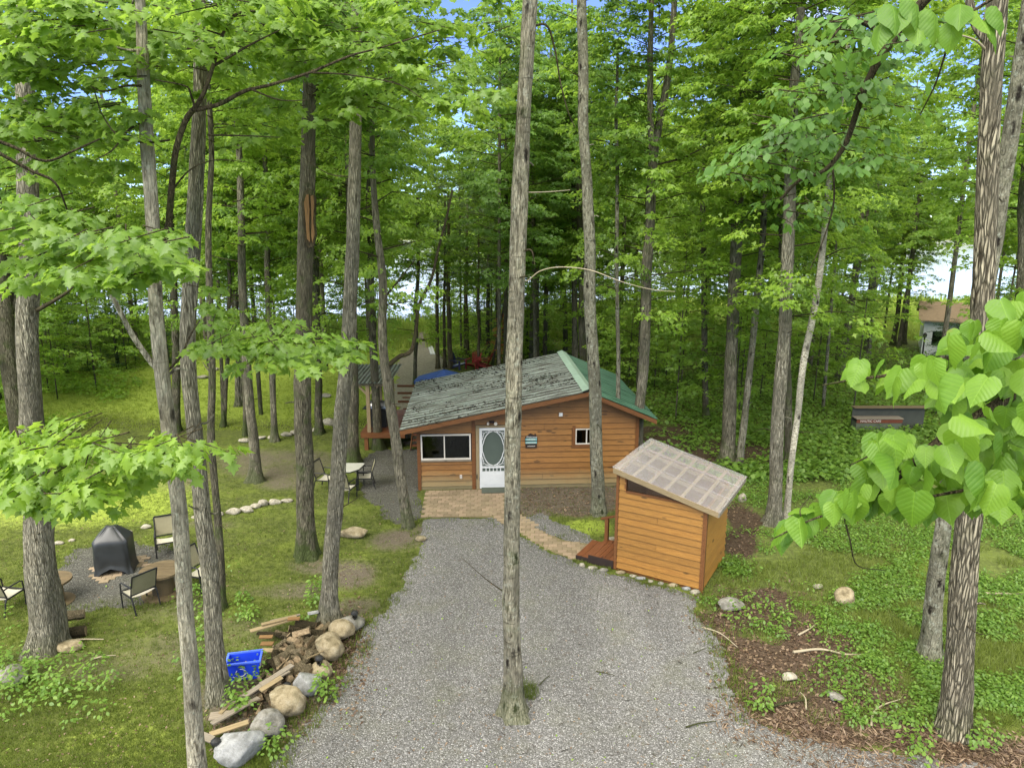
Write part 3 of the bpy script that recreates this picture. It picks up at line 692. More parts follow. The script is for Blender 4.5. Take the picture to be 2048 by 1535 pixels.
# roof
def mk_roof(name, light, mid, dark, amt):
    m, n, o = mat(name); uv = n('TexCoord').outputs['UV']; co = n('TexCoord').outputs['Object']
    v = n.attr('valley'); f = n.noise(n.mapping(uv, (1.1, 3.2, 1)), 1.0, 6, .65); g = n.noise(n.mapping(uv, (6, 14, 1)), 1.0, 5, .7)
    c = n.ramp(n.noise(n.mapping(uv, (.6, 5, 1)), 1.2, 4), [(.3, mid), (.7, light)])
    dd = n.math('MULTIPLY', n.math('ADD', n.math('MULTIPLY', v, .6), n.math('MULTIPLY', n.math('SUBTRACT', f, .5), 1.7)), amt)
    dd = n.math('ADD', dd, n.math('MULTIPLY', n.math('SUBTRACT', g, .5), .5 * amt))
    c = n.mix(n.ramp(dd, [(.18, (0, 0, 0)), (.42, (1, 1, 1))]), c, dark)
    fin(n, o, n.bsdf(c, .5, n.bump(g, .3, .01), spec=.4)); return m
M['roofL'] = mk_roof('mossy_metal_roof', hexc(126, 132, 126), hexc(92, 103, 95), (.045, .043, .036, 1), 1.1)
M['roofR'] = mk_roof('green_metal_roof', hexc(74, 108, 88), hexc(50, 84, 66), (.014, .035, .022, 1), .6)
def roof_panel(u0, z0, u1, z1, v0, v1, mt, lift, pitch=.30, amp=.035):
    n = int((v1 - v0) / pitch * 8) + 1; vs = np.linspace(v0, v1, n); L = math.hypot(u1 - u0, z1 - z0)
    ph = (vs / pitch) % 1.0; prof = np.clip(np.cos(ph * 2 * math.pi) * 1.5, -1, 1) * .5 + .5
    us = np.linspace(0, 1, 9); V = []; U = []; A = []
    for t in us:
        for v, p in zip(vs, prof):
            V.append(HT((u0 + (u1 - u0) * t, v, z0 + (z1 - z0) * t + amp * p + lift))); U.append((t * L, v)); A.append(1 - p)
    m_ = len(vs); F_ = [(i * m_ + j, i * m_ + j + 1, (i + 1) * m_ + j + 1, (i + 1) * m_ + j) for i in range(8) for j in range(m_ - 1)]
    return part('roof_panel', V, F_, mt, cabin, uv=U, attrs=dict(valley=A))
V0, V1 = -.46, 6.15; k = 0; v = V0
while v < V1 - .01:
    v1 = min(V1, v + .95); l = .012 * (k % 2)
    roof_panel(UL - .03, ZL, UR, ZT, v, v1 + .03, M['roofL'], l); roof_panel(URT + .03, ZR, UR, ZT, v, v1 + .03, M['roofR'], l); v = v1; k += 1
rc = MB(HT); rc.add([(UR - .2, V0 - .02, ZT + .008 + .045 - .04), (UR, V0 - .02, ZT + .085), (UR + .2, V0 - .02, ZT - .03), (UR - .2, V1 + .04, ZT + .013), (UR, V1 + .04, ZT + .085), (UR + .2, V1 + .04, ZT - .03)], [(0, 1, 4, 3), (1, 2, 5, 4)])
M['ridge'] = plain('ridge_metal', hexc(140, 162, 146), .45, 0, .12, 3, .4); rc.build('ridge_cap', M['ridge'], cabin)
for vv in (V0, V1 - .04):
    MB(HT).prism([(UL, ZL - .15), (UR, ZT - .155), (UR, ZT - .02), (UL, ZL - .012)], vv, vv + .035).build('fascia_board', M['trim'], cabin)
    MB(HT).prism([(UR + .002, ZT - .155), (URT, ZR - .15), (URT, ZR - .012), (UR + .002, ZT - .02)], vv, vv + .035).build('fascia_board', M['trim'], cabin)
MB(HT).prism([(UL, ZL - .05), (UR, ZT - .05), (URT, ZR - .05), (URT, ZR - .03), (UR, ZT - .03), (UL, ZL - .03)], V0 + .037, V1 - .042).build('roof_deck', M['pine'], cabin)
MB(HT).box(UL - .012, UL + .02, V0 + .04, V1 - .05, ZL - .15, ZL - .055).build('eave_board', M['trim'], cabin)
MB(HT).box(URT - .02, URT + .012, V0 + .04, V1 - .05, ZR - .15, ZR - .055).build('eave_board', M['trim'], cabin)
mt_ = MB(HT).box(1.98, 2.76, -.52, -.08, .045, .065).build('door_mat', M['mat']); tag(mt_, 'dark grey door mat lying in front of the white screen door', 'door mat')

# ================================================================== SHED (outhouse)
SO = np.array([2.51, 15.76, 0.0]); SA = R(-30.5); s_c, s_s = math.cos(SA), math.sin(SA)
def ST(p): return np.array([SO[0] + p[0] * s_c - p[1] * s_s, SO[1] + p[0] * s_s + p[1] * s_c, p[2]])
SW, SD = 2.12, 2.0
def sz(u): return 2.66 - .235 * u
shed = thing('shed', SO, 'small orange pine-board shed with a slanting clear corrugated roof beside the gravel drive', 'shed')
def scl(x0, x1, z0, z1): return clip([(x0, z0), (x1, z0), (x1, z1), (x0, z1)], lambda a: a[1] - (sz(a[0]) - .13))
row = .168; z = .10; fz = 2.09
while z < 2.5:
    for a, b in ([(.05, SW - .05)] if random.random() < .6 else [(.05, 1.02), (1.02, SW - .05)]):
        for r in rsub((a + .003, b - .003, z, z + row - .012), [(.22, 3, fz, 3)]):
            p = scl(*r)
            if len(p) > 2: MB(ST).prism(p, lambda x, q, z0=z: -.042 + .032 * (q - z0) / row, -.001).build('plank', M['siding2'], shed)
    z += row
z = .10
STR = lambda p: ST((SW + p[1] * -1, p[0], p[2]))         # right wall: x' = depth, y' negative = outwards
def STRt(p): return ST((SW - p[1], p[0], p[2]))
while z < sz(SW) - .14:
    p = clip([(.05, z), (SD - .05, z), (SD - .05, z + row - .012), (.05, z + row - .012)], lambda a: a[1] - (sz(SW) - .13))
    if len(p) > 2: MB(STRt).prism(p, lambda x, q, z0=z: -.042 + .032 * (q - z0) / row, -.001).build('plank', M['siding2'], shed)
    z += row
z = .10
while z < 2.5:
    p = [(.02, z), (SD, z), (SD, min(2.5, z + row - .005)), (.02, min(2.5, z + row - .005))]
    MB(lambda q: ST((q[1], q[0], q[2]))).prism(p, lambda x, q, z0=z: -.03 + .018 * (q - z0) / row, -.001).build('plank', M['siding2'], shed)
    p = scl(.05, SW - .05, z, z + row - .005)
    if len(p) > 2: MB(ST).prism(p, SD + .001, SD + .025).build('plank', M['siding2'], shed)
    z += row
cw = MB(ST)
for r in rsub((0, SW, .0, 2.6), [(.22, 1.98, fz + .01, 3)]):
    p = scl(*r)
    if len(p) > 2: cw.prism(p, 0, .05)
p = scl(0, SW, 0, 2.7); cw.prism(p, SD - .05, SD); cw.box(0, .05, .052, SD - .052, 0, 2.5); cw.box(SW - .05, SW, .052, SD - .052, 0, sz(SW) - .14); cw.build('wall', M['trim'], shed)
MB(ST).prism(scl(.22, 1.98, fz + .012, 3), .015, .02).build('transom_pane', M['clear'], shed)
tt = MB(ST); tt.box(.185, .225, -.036, -.002, fz, 2.47); tt.prism([(.226, fz - .02), (2.0, fz - .02), (2.0, fz + .012), (.226, fz + .012)], -.044, -.034); tt.build('transom_trim', M['trim'], shed)
for a in ((-.02, .048, -.045, -.002), ): MB(ST).prism(scl(a[0], a[1], .05, 2.7), -.045, -.002).build('corner_board', M['trim'], shed)
MB(ST).prism(scl(SW - .048, SW + .001, .02, 2.5), -.05, -.002).build('corner_board', M['trim'], shed)
MB(ST).box(SW + .002, SW + .045, -.048, .048, .02, sz(SW) - .14).build('corner_board', M['trim'], shed)
MB(ST).box(.0, SW, .001, SD, .04, .098).build('skirt_board', M['skirt'], shed)
for x in (.1, 1.0, SW - .1):
    for y in (.2, SD - .2): MB(ST).box(x - .1, x + .1, y - .1, y + .1, -.04, .04).build('footing', M['concrete'], shed)
MB(ST).box(.06, SW - .06, .06, SD - .06, .1, .13).build('floor', M['dark'], shed)
b = MB(ST); b.box(.1, .7, .1, .7, .13, 1.2); b.box(1.2, 1.95, 1.2, 1.8, .13, .9); b.build('cabinet', M['grey_wood'], shed)
RU0, RU1, RV0, RV1 = -.06, SW + .30, -.13, SD + .42
for v in np.linspace(RV0 + .03, RV1 - .05, 4):
    MB(ST).prism([(RU0, sz(RU0) - .12), (RU1 - .02, sz(RU1) - .12), (RU1 - .02, sz(RU1) - .035), (RU0, sz(RU0) - .035)], v, v + .04).build('rafter', M['pine'], shed)
for u in np.linspace(RU0 + .05, RU1 - .1, 7):
    MB(ST).prism([(u, sz(u) - .033), (u + .07, sz(u + .07) - .033), (u + .07, sz(u + .07) - .012), (u, sz(u) - .012)], RV0 + .01, RV1 - .01).build('batten', M['pine'], shed)
MB(ST).prism([(RU0 - .01, sz(RU0) - .13), (RU1, sz(RU1) - .13), (RU1, sz(RU1) - .01), (RU0 - .01, sz(RU0) - .01)], RV0 - .025, RV0).build('fascia_board', M['pine'], shed)
MB(ST).box(RU1, RU1 + .025, RV0 - .025, RV1, sz(RU1) - .12, sz(RU1) - .01).build('fascia_board', M['grey_wood'], shed)
def mk_poly():
    m, n, o = mat('clear_corrugated_plastic'); co = n('TexCoord').outputs['Object']
    f = n.noise(co, 3.0, 5, .7); g = n.noise(co, 20, 4, .7)
    dirt = n.ramp(g, [(.55, (0, 0, 0)), (.8, (.4, .4, .4))])
    d = n('BsdfDiffuse', {'Color': n.mix(dirt, c4((.46, .43, .44)), c4((.16, .13, .10)))}); t = n('BsdfTransparent', {'Color': (.92, .9, .92, 1)}); g_ = n('BsdfGlossy', {'Color': (1, 1, 1, 1), 'Roughness': .16})
    a = n('MixShader', {0: n.math('ADD', n.math('MULTIPLY', n.attr('valley'), .5), n.math('ADD', n.math('MULTIPLY', f, .1), -.03)), 1: t, 2: d}); fr_ = n('LayerWeight', {'Blend': .35}).outputs['Fresnel']
    fin(n, o, n('MixShader', {0: n.math('MULTIPLY', fr_, .35, clamp=True), 1: a, 2: g_})); return m
M['poly'] = mk_poly()
def poly_panel(v0, v1, lift):
    pitch = .068; n = int((v1 - v0) / pitch * 8) + 1; vs = np.linspace(v0, v1, n); V = []; A = []
    for u in (RU0 - .03, RU1 + .04):
        for v in vs: c = math.cos(v / pitch * 2 * math.pi); V.append(ST((u, v, sz(u) + .004 + lift + .011 * c))); A.append(.5 - .5 * c)
    part('roof_panel', V, [(j, j + 1, n + j + 1, n + j) for j in range(n - 1)], M['poly'], shed, smooth=True, attrs=dict(valley=A))
vv = np.linspace(RV0 - .03, RV1 + .02, 4)
for i in range(3): poly_panel(vv[i], vv[i + 1] + .05, .006 * (i % 2) + .006)
# shed landing, step and handrail on its left side
land = thing('shed_landing', ST((-.3, .6, 0)), 'stained wooden landing with a lower step and handrail on the left side of the shed', 'steps')
for i in range(5): MB(ST).box(-.70 + i * .134, -.70 + i * .134 + .126, .0, 1.04, .20, .235).build('deck_board', M['deck'], land)
fb = MB(ST); fb.box(-.70, -.04, -.035, -.002, .03, .232); fb.box(-.70, -.675, .0, 1.04, .02, .198); fb.box(-.1, -.075, .0, 1.04, .02, .198); fb.build('frame', M['signdark'], land)
for i in range(2): MB(ST).box(-1.06 + i * .18, -1.06 + i * .18 + .17, .04, 1.04, .09, .12).build('step_board', M['deck'], land)
fb = MB(ST); fb.box(-1.06, -.72, .01, .038, .0, .118); fb.build('step_riser', M['signdark'], land)
for u, h in ((-.64, .86), (-.09, 1.06)): MB(ST).box(u - .045, u + .045, .93, 1.02, .236, h).build('post', M['trim'], land)
MB(ST).bar((-.80, .975, .80), (-.0, .975, 1.11), .11, .03).build('handrail', M['deck'], land)
# ================================================================== FOLIAGE TOOLS
def fan(outline, centre, zf):
    P = [centre] + outline; V = np.array([(a, b, zf(a, b)) for a, b in P]); n = len(outline)
    return V, np.array([(0, i + 1, (i + 1) % n + 1) for i in range(n)])
half = [(.03, .0), (.32, -.10), (.19, .14), (.57, .34), (.30, .45), (.34, .62), (.17, .66), (.0, 1.0)]
out = half + [(-a, b) for a, b in half[::-1][1:]]
LEAF_NEAR = fan(out, (0, .33), lambda x, y: -.20 * abs(x) - .18 * max(0, y - .2) ** 2 + (.05 if abs(x) < .1 else 0))
def kite():
    V = np.array([(0, 0, .02), (.52, .28, -.12), (.20, .50, 0), (0, 1, -.16), (-.20, .50, 0), (-.52, .28, -.12)]); return V, np.array([(0, 1, 2), (0, 2, 3), (0, 3, 4), (0, 4, 5)])
LEAF_MID = kite()
LEAF_FAR = (np.array([(0, 0, 0), (.45, .5, -.1), (0, 1, -.12), (-.45, .5, -.1)]), np.array([(0, 1, 2), (0, 2, 3)]))
LEAF_OVAL = (np.array([(0, 0, 0), (.3, .3, -.06), (.27, .65, -.08), (0, 1, -.18), (-.27, .65, -.08), (-.3, .3, -.06)]), np.array([(0, 1, 2), (0, 2, 3), (0, 3, 4), (0, 4, 5)]))
NEEDLE = (np.array([(0, 0, 0), (.16, .5, -.02), (0, 1, -.1), (-.16, .5, -.02)]), np.array([(0, 1, 2), (0, 2, 3)]))
def leaves_mesh(P, D, Nn, S, tpl, shade):
    """P positions, D leaf axis, Nn normal, S size"""
    D = D / (np.linalg.norm(D, axis=1)[:, None] + 1e-9); X = np.cross(D, Nn); X /= np.linalg.norm(X, axis=1)[:, None] + 1e-9; Z = np.cross(X, D)
    tv, tf = tpl; k = len(tv)
    V = P[:, None] + S[:, None, None] * (X[:, None] * tv[None, :, 0, None] + D[:, None] * tv[None, :, 1, None] + Z[:, None] * tv[None, :, 2, None])
    Fa = tf[None] + (np.arange(len(P)) * k)[:, None, None]
    return V.reshape(-1, 3), Fa.reshape(-1, tf.shape[1]), np.repeat(shade, k)
def spray_leaves(C, az, L, n, size, droop=.65, rng=RNG, width=.55, slope=-.12, sh=None):
    """n leaves on each flat spray; C (m,3) root, az heading, L length"""
    m = len(C); t = rng.random((m, n)) ** .8; s = (rng.random((m, n)) - .5) * 2
    d = np.stack([np.cos(az), np.sin(az)], 1); p = np.stack([-np.sin(az), np.cos(az)], 1)
    wv = width * (1 - .45 * t) * s; LL = L[:, None]
    x = C[:, None, :2] + d[:, None] * (t * LL)[..., None] + p[:, None] * (wv * LL)[..., None]
    z = C[:, 2, None] + slope * LL * (t ** 2 + .6 * s ** 2) + rng.normal(0, .06, (m, n)) * LL
    P = np.concatenate([x, z[..., None]], 2).reshape(-1, 3)
    a = az[:, None] + s * 1.0 + rng.normal(0, .6, (m, n)); dr = droop + rng.normal(0, .28, (m, n))
    D = np.stack([np.cos(a) * np.cos(dr), np.sin(a) * np.cos(dr), -np.sin(dr)], 2).reshape(-1, 3)
    U = np.stack([np.cos(a) * np.sin(dr), np.sin(a) * np.sin(dr), np.cos(dr)], 2).reshape(-1, 3)
    U = U + rng.normal(0, .28, U.shape)
    S = size * rng.uniform(.65, 1.2, m * n)
    shade = np.repeat(rng.random(m) if sh is None else sh, n) * .55 + rng.random(m * n) * .45
    return P, D, U, S, shade
def crown(seed, H, Rm, nb, spb, npl, size, tpl, mt, profile=None, rise=.30, droop=.6, twig=.012, gaps=.0, slope=-.17, L0=.75):
    """a broad-leaved crown from z=0 to H round the z axis; returns (branch mesh, leaf mesh)"""
    rng = np.random.default_rng(seed); Cs = []; az = []; L = []; bv = []; bf = []; o = 0
    for i in range(nb):
        h = H * ((i + rng.random()) / nb); a = i * 2.4 + rng.normal(0, .5); f = profile(h / H) if profile else math.sin(math.pi * min(1, .18 + .8 * h / H)) ** .6
        r = Rm * f * rng.uniform(.6, 1.1); rs = rise * r * rng.uniform(.3, 1.2)
        tip = np.array([r * math.cos(a), r * math.sin(a), h + rs]); mid = tip * .5; mid[2] = h + rs * .35
        V, Fq = tube(np.array([[0, 0, h - .1], mid + rng.normal(0, .06, 3), tip]), [twig * 1.6, twig, twig * .3], 4); bv.append(V); bf.append(Fq + o); o += len(V)
        for k in range(spb):
            t = .25 + .75 * (k + rng.random()) / spb; b = np.array([0, 0, h]) * (1 - t) + tip * t; b[2] = h + rs * t ** 1.3
            sa = a + rng.normal(0, .9) * (1.2 - t); Ls = L0 * rng.uniform(.7, 1.25)
            b = b + rng.normal(0, .28, 3); Cs.append(b); az.append(sa); L.append(Ls)
            V, Fq = tube(np.array([b, b + Ls * .9 * np.array([math.cos(sa), math.sin(sa), slope])]), [twig * .45, twig * .15], 3); bv.append(V); bf.append(Fq + o); o += len(V)
    Cs = np.array(Cs); az = np.array(az); L = np.array(L)
    V, Fa, sh = leaves_mesh(*spray_leaves(Cs, az, L, npl, size, droop, rng, slope=slope)[:4], tpl, None) if False else (None, None, None)
    P, D, U, S, shd = spray_leaves(Cs, az, L, npl, size, droop, rng, slope=slope)
    V, Fa, sh = leaves_mesh(P, D, U, S, tpl, shd)
    return mesh_np('branches', np.concatenate(bv), np.concatenate(bf), M['branch']), mesh_np('crown', V, Fa, mt, attrs=dict(shade=sh))
CR = {}
CR['m'] = [crown(10 + i, 10.5, 3.1, 46, 7, 44, .16, LEAF_MID, M[('maple', 'maplel', 'mapled')[i % 3]]) for i in range(6)]
CR['f'] = [crown(40 + i, 11.0, 3.4, 40, 7, 36, .25, LEAF_FAR, M[('maple', 'maplel', 'maple')[i % 3]], L0=1.0) for i in range(5)]
CR['t'] = [crown(110 + i, 7.0, 2.6, 16, 5, 22, .16, LEAF_MID, M['maple']) for i in range(2)]
CR['w'] = [crown(120 + i, 5.5, 3.0, 10, 6, 36, .14, LEAF_MID, M[('maple', 'maplel')[i % 2]], lambda t: .75, .1, .5, .014) for i in range(4)]
CR['s'] = [crown(60 + i, 4.2, 1.5, 15, 4, 26, .13, LEAF_MID, M[('maple', 'maplel', 'maplel', 'maplel')[i]], droop=.4, twig=.008, L0=.55, rise=.15) for i in range(4)]  # mostly the lighter leaf, standing in for light missing under the canopy
cone = lambda t: (1 - t) ** .8 * .95 + .08
CR['c'] = [crown(80 + i, 6.0, 1.9, 46, 5, 40, .12, NEEDLE, M['conifer'], cone, -.12, .35, .008, slope=-.25, L0=.5) for i in range(2)]
CR['d'] = [crown(90 + i, 8.5, 1.7, 36, 5, 26, .15, NEEDLE, M['cedar'], lambda t: .5 + .5 * math.sin(math.pi * t), -.05, .5, .01, slope=-.25, L0=.55) for i in range(2)]

# ================================================================== TREES
def bark_ridge(amp, seed, flare=.0, lobes=5, fz=2.2, fth=9):
    def f(rr, th, pts):
        z = pts[:, 2:3] - pts[0, 2]; T = th[None, :]
        n = fbm(np.cos(T) * fth * .5 + seed, np.sin(T) * fth * .5 + seed, z * fz, 2)
        n2 = vnoise(np.cos(T) * 1.2 + seed, np.sin(T) * 1.2, z * .7)
        fl = flare * np.exp(-z / .28) * (1 + .5 * np.cos(T * lobes + seed) + .4 * n2)
        return rr * (1 + amp * n + .09 * n2 + .05 * vnoise(np.cos(T) * 2 + seed, np.sin(T) * 2, z * 2.5) + fl)
    return f
TREES = []
def tree(name, label, bk, P, Y=None, cz=None, cs=1.0, ct='m', limbs=(), flare=.7, sides=14, amp=.06, step=.25, group=None, ext=3.0, crown_mat=None, r_k=1.0):
    """P: photo pixels (x, y, width) from the base upwards, all at the base's own distance"""
    P = list(P); b = G(P[0][0], P[0][1]) if Y is None else None
    Y = b[1] if Y is None else Y
    W = [AY(x, y, Y) for x, y, w_ in P]
    dist = [math.hypot(*(q - np.array([0, 0, CH]))[1:]) for q in W]
    rad = [w_ / F * dd / 2 * r_k for (x, y, w_), dd in zip(P, dist)]
    W = np.array(W); W[0, 2] = min(W[0, 2], 0.0) - .06
    if W[0, 2] < -.1: W[0, 2] = -.06
    dirv = W[-1] - W[-2]; dirv = dirv / np.linalg.norm(dirv); dirv = dirv * .5 + np.array([0, 0, .5]); dirv /= np.linalg.norm(dirv)
    top = W[-1] + dirv * ext; W = np.vstack([W, top]); rad = rad + [rad[-1] * .72]
    Q = resample(np.column_stack([W, rad]), step); seed = (abs(hash(round(W[0, 0] * 100))) % 97) * 1.7
    nn = len(Q); i = np.arange(nn); wg = np.minimum(1, i / 6)
    Q[:, 0] += wg * .035 * vnoise(i * step * .7 + seed, 1, 1); Q[:, 1] += wg * .035 * vnoise(i * step * .7 + seed, 9, 1)
    t = thing(name, (W[0, 0], W[0, 1], 0), label, 'tree', group)
    V, Fq = tube(Q[:, :3], Q[:, 3], sides, bark_ridge(amp, seed, flare))
    part('trunk', V, Fq, M[bk], t, smooth=True)
    for L in limbs:
        lb = L.get('bark', bk); pts = np.array([AY(x, y, Y + dy) for x, y, dy in L['p']]); wd = L['w']
        pts = catm(pts, 5) if len(pts) > 2 else pts; rr = np.linspace(wd[0], wd[1], len(pts)) / 2 / F * Y
        V, Fq = tube(pts, rr, 8 if wd[0] > 7 else 5, None); part('limb', V, Fq, M[lb], t, smooth=True)
    if Y < 26:
        rs = random.Random(int(abs(W[0, 0]) * 1000)); zt = Q[-1, 2]
        for _ in range(5 if Y < 20 else 3):
            zz = rs.uniform(1.5, min(zt, 13)); j = int(np.argmin(abs(Q[:, 2] - zz))); a = rs.uniform(0, 6.28); Ls = rs.choice([.12, .2, .5, .9]); c_ = Q[j, :3]; d_ = np.array([math.cos(a), math.sin(a), rs.uniform(-.2, .6)]); r0 = Q[j, 3]
            pp = [c_ + d_ * r0 * .6, c_ + d_ * (r0 + Ls * .4) + np.array([0, 0, rs.uniform(-.05, .05)]), c_ + d_ * (r0 + Ls) + np.array([0, 0, rs.uniform(-.12, .12) * Ls * 3])]
            V, Fq = tube(catm(pp, 3), np.linspace(.022 if Ls < .3 else .014, .010 if Ls < .3 else .003, 7), 5); part('limb', V, Fq, M[bk] if Ls < .3 else M['branch'], t, smooth=True)
    if cz is not None:
        k = len(TREES) % len(CR[ct]); bm_, lm_ = CR[ct][k]; zb = min(cz, Q[-1, 2] - .5); j = int(np.argmin(abs(Q[:, 2] - zb)))
        for nm, me in (('branches', bm_), ('crown', lm_)):
            o = link(nm, me, t, (Q[min(nn - 1, j + 6), 0] - W[0, 0], Q[j, 1] - W[0, 1], zb)); o.scale = (cs, cs, cs); o.rotation_euler = (0, 0, (k * 1.3 + len(TREES) * 2.1) % 6.28)
        if Y > 17 and ct == 'm':
            k2 = len(TREES) % 4; zb2 = zb - 3.6; j2 = int(np.argmin(abs(Q[:, 2] - zb2)))
            for nm, me in (('branches', CR['w'][k2][0]), ('crown', CR['w'][k2][1])):
                o = link(nm, me, t, (Q[j2, 0] - W[0, 0], Q[j2, 1] - W[0, 1], zb2)); o.rotation_euler = (0, 0, len(TREES) * 1.7); o.scale = (cs, cs, 1)
    TREES.append((t, W[0, :2].copy(), rad[0])); return t

T = tree
center = T('ash_tree', 'tall thin bare-trunked tree rising from the middle of the gravel drive with a mossy foot', 'barkE',
  [(1026, 1428, 36), (1022, 1200, 31), (1024, 1000, 31), (1026, 850, 32), (1033, 700, 33), (1038, 560, 33), (1040, 430, 31), (1048, 300, 29), (1052, 150, 27), (1064, -20, 26), (1070, -160, 24)],
  cz=12.4, cs=.8, ct='t', sides=28, amp=.07, step=.1, limbs=[
  dict(p=[(1036, 540, .1), (1052, 562, .0), (1080, 542, -.2), (1120, 534, -.4), (1180, 540, -.7), (1240, 562, -.9), (1300, 578, -1.0), (1350, 583, -1.1)], w=(3, .8), bark='twig'),
  dict(p=[(1040, 505, .0), (1062, 500, -.1), (1070, 530, -.1)], w=(5, 1.5), bark='branch'),
  dict(p=[(1050, 60, 0), (1092, 50, .1), (1110, 100, .2), (1120, 160, .3), (1135, 220, .3), (1150, 255, .3)], w=(5, 1.5), bark='branch'),
  dict(p=[(1040, 385, 0), (1090, 384, .4), (1140, 380, .8)], w=(3, 1.4), bark='twig')])
T('pale_trunked_tree', 'straight pale grey tree with dark eye marks standing right in front of the cabin gable', 'barkC',
  [(1197, 1026, 28), (1193, 900, 25), (1190, 780, 25), (1183, 620, 24), (1176, 450, 22), (1170, 300, 20), (1165, 150, 19), (1163, 0, 17)], cz=13.2, cs=.8, ct='t', sides=20, amp=.03, step=.2, flare=.35)
T('slender_tree', 'very thin grey tree in front of the right end of the cabin wall', 'barkE', [(1240, 962, 9), (1238, 800, 9), (1236, 650, 8), (1234, 480, 8), (1232, 300, 7)], cz=9.5, cs=.5, sides=8)
T('forked_maple', 'grey tree that forks high up beside the right corner of the cabin', 'barkA',
  [(1274, 962, 20), (1280, 830, 20), (1288, 680, 20), (1294, 540, 20), (1300, 420, 19), (1304, 330, 19), (1322, 240, 15), (1340, 130, 12), (1350, 0, 10)], cz=8.6, cs=.95, ct='m', sides=16, amp=.08,
  limbs=[dict(p=[(1306, 340, 0), (1302, 250, -.2), (1300, 150, -.3), (1302, 40, -.3), (1304, -60, -.3)], w=(14, 8)), dict(p=[(1306, 330, 0), (1350, 320, .3), (1400, 300, .5), (1440, 280, .6)], w=(4, 1.5), bark='branch')])
T('grey_maple', 'thick furrowed tree at the left edge next to the black patio chair', 'barkD',
  [(92, 1295, 62), (82, 1120, 52), (74, 1000, 47), (64, 850, 42), (57, 650, 39), (54, 450, 36), (52, 300, 35), (50, 150, 30)], cz=12.0, cs=.8, ct='t', sides=36, amp=.06, step=.1, flare=.3,
  limbs=[dict(p=[(75, 620, 0), (110, 600, -.3), (140, 580, -.6), (160, 560, -.8)], w=(9, 3), bark='branch')])
maple6 = T('leaning_maple', 'pale slim maple at the bottom edge with large lobed leaves and long dark limbs', 'barkH',
  [(392, 1640, 32), (388, 1500, 30), (376, 1300, 29), (360, 1100, 28), (342, 920, 28), (328, 780, 28), (318, 680, 28), (314, 560, 27), (308, 430, 25), (298, 300, 24), (290, 200, 24), (290, 120, 20)], sides=24, amp=.05, step=.1, ext=1.0, limbs=[
  dict(p=[(326, 750, 0), (298, 718, 0), (262, 665, -.1), (236, 615, -.2), (212, 570, -.3), (198, 535, -.3)], w=(13, 7)),
  dict(p=[(332, 745, 0), (362, 712, .2), (380, 672, .3), (400, 640, .4)], w=(6, 3), bark='branch'),
  dict(p=[(322, 560, .2), (336, 460, .2), (343, 380, .1), (352, 300, 0), (372, 240, 0), (392, 214, -.1)], w=(15, 10), bark='branch'),
  dict(p=[(392, 214, -.1), (410, 180, -.1), (430, 120, 0), (445, 70, .1), (470, 30, .2), (510, 22, .4)], w=(9, 4), bark='branch'),
  dict(p=[(392, 220, -.1), (440, 208, .1), (490, 182, .2), (540, 170, .3), (620, 145, .5), (700, 112, .7), (760, 96, .9), (880, 60, 1.1)], w=(9, 2.5), bark='branch'),
  dict(p=[(392, 222, -.1), (382, 190, -.2), (370, 172, -.3), (310, 160, -.5)], w=(5, 2), bark='branch'),
  dict(p=[(430, 130, 0), (500, 90, .3), (560, 60, .5)], w=(6, 2), bark='branch'),
  dict(p=[(292, 172, 0), (250, 172, -.3), (214, 182, -.5), (190, 178, -.6), (160, 150, -.7)], w=(5, 2), bark='branch'),
  dict(p=[(-40, 270, -1.2), (30, 295, -1.0), (90, 322, -.9), (150, 300, -.6), (200, 278, -.5)], w=(7, 3), bark='branch'),
  dict(p=[(-40, 285, -1.2), (60, 340, -1.0), (110, 365, -.9), (135, 420, -.7)], w=(7, 3), bark='branch'),
  dict(p=[(340, 280, 0), (290, 285, -.2), (240, 275, -.4), (205, 230, -.5), (190, 185, -.6)], w=(4, 2), bark='branch'),
  dict(p=[(415, 270, .2), (500, 272, .5), (560, 275, .7)], w=(4, 1.5), bark='branch'),
  dict(p=[(290, 240, 0), (255, 262, -.3), (225, 300, -.5), (190, 320, -.6)], w=(5, 1.5), bark='branch'), dict(p=[(345, 380, .1), (380, 340, .2), (430, 320, .3), (500, 325, .5)], w=(4, 1.2), bark='branch'),
  dict(p=[(620, 145, .5), (700, 150, .6), (800, 170, .7), (860, 210, .8)], w=(4, 1.2), bark='branch'), dict(p=[(500, 178, .2), (560, 200, .3), (620, 200, .4)], w=(4, 1.2), bark='branch'), dict(p=[(445, 70, .1), (400, 60, 0), (350, 80, -.1)], w=(4, 1.2), bark='branch'),
  dict(p=[(335, 925, 0), (290, 900, -.4), (240, 905, -.7), (180, 925, -.9), (110, 960, -1.1)], w=(5, 2), bark='branch'),
  dict(p=[(342, 935, 0), (370, 915, -.2), (395, 900, -.3)], w=(4, 2), bark='branch')])
T('rough_barked_tree', 'rough furrowed tree just left of the blue recycling bin', 'barkD',
  [(436, 1398, 36), (425, 1250, 32), (412, 1100, 31), (400, 960, 30), (384, 820, 30), (374, 720, 30), (380, 600, 30), (388, 480, 29), (394, 360, 27), (400, 250, 25), (404, 120, 22)], cz=11.5, cs=.8, ct='t', sides=32, amp=.08, step=.1)
T('thin_dark_tree', 'thin dark crooked tree behind the rough trunk by the recycling bin', 'barkB', [(442, 1215, 17), (438, 1060, 15), (430, 960, 14), (424, 870, 14), (420, 730, 14), (417, 600, 13), (416, 480, 12), (420, 300, 10)], cz=9.8, cs=.6, sides=12)
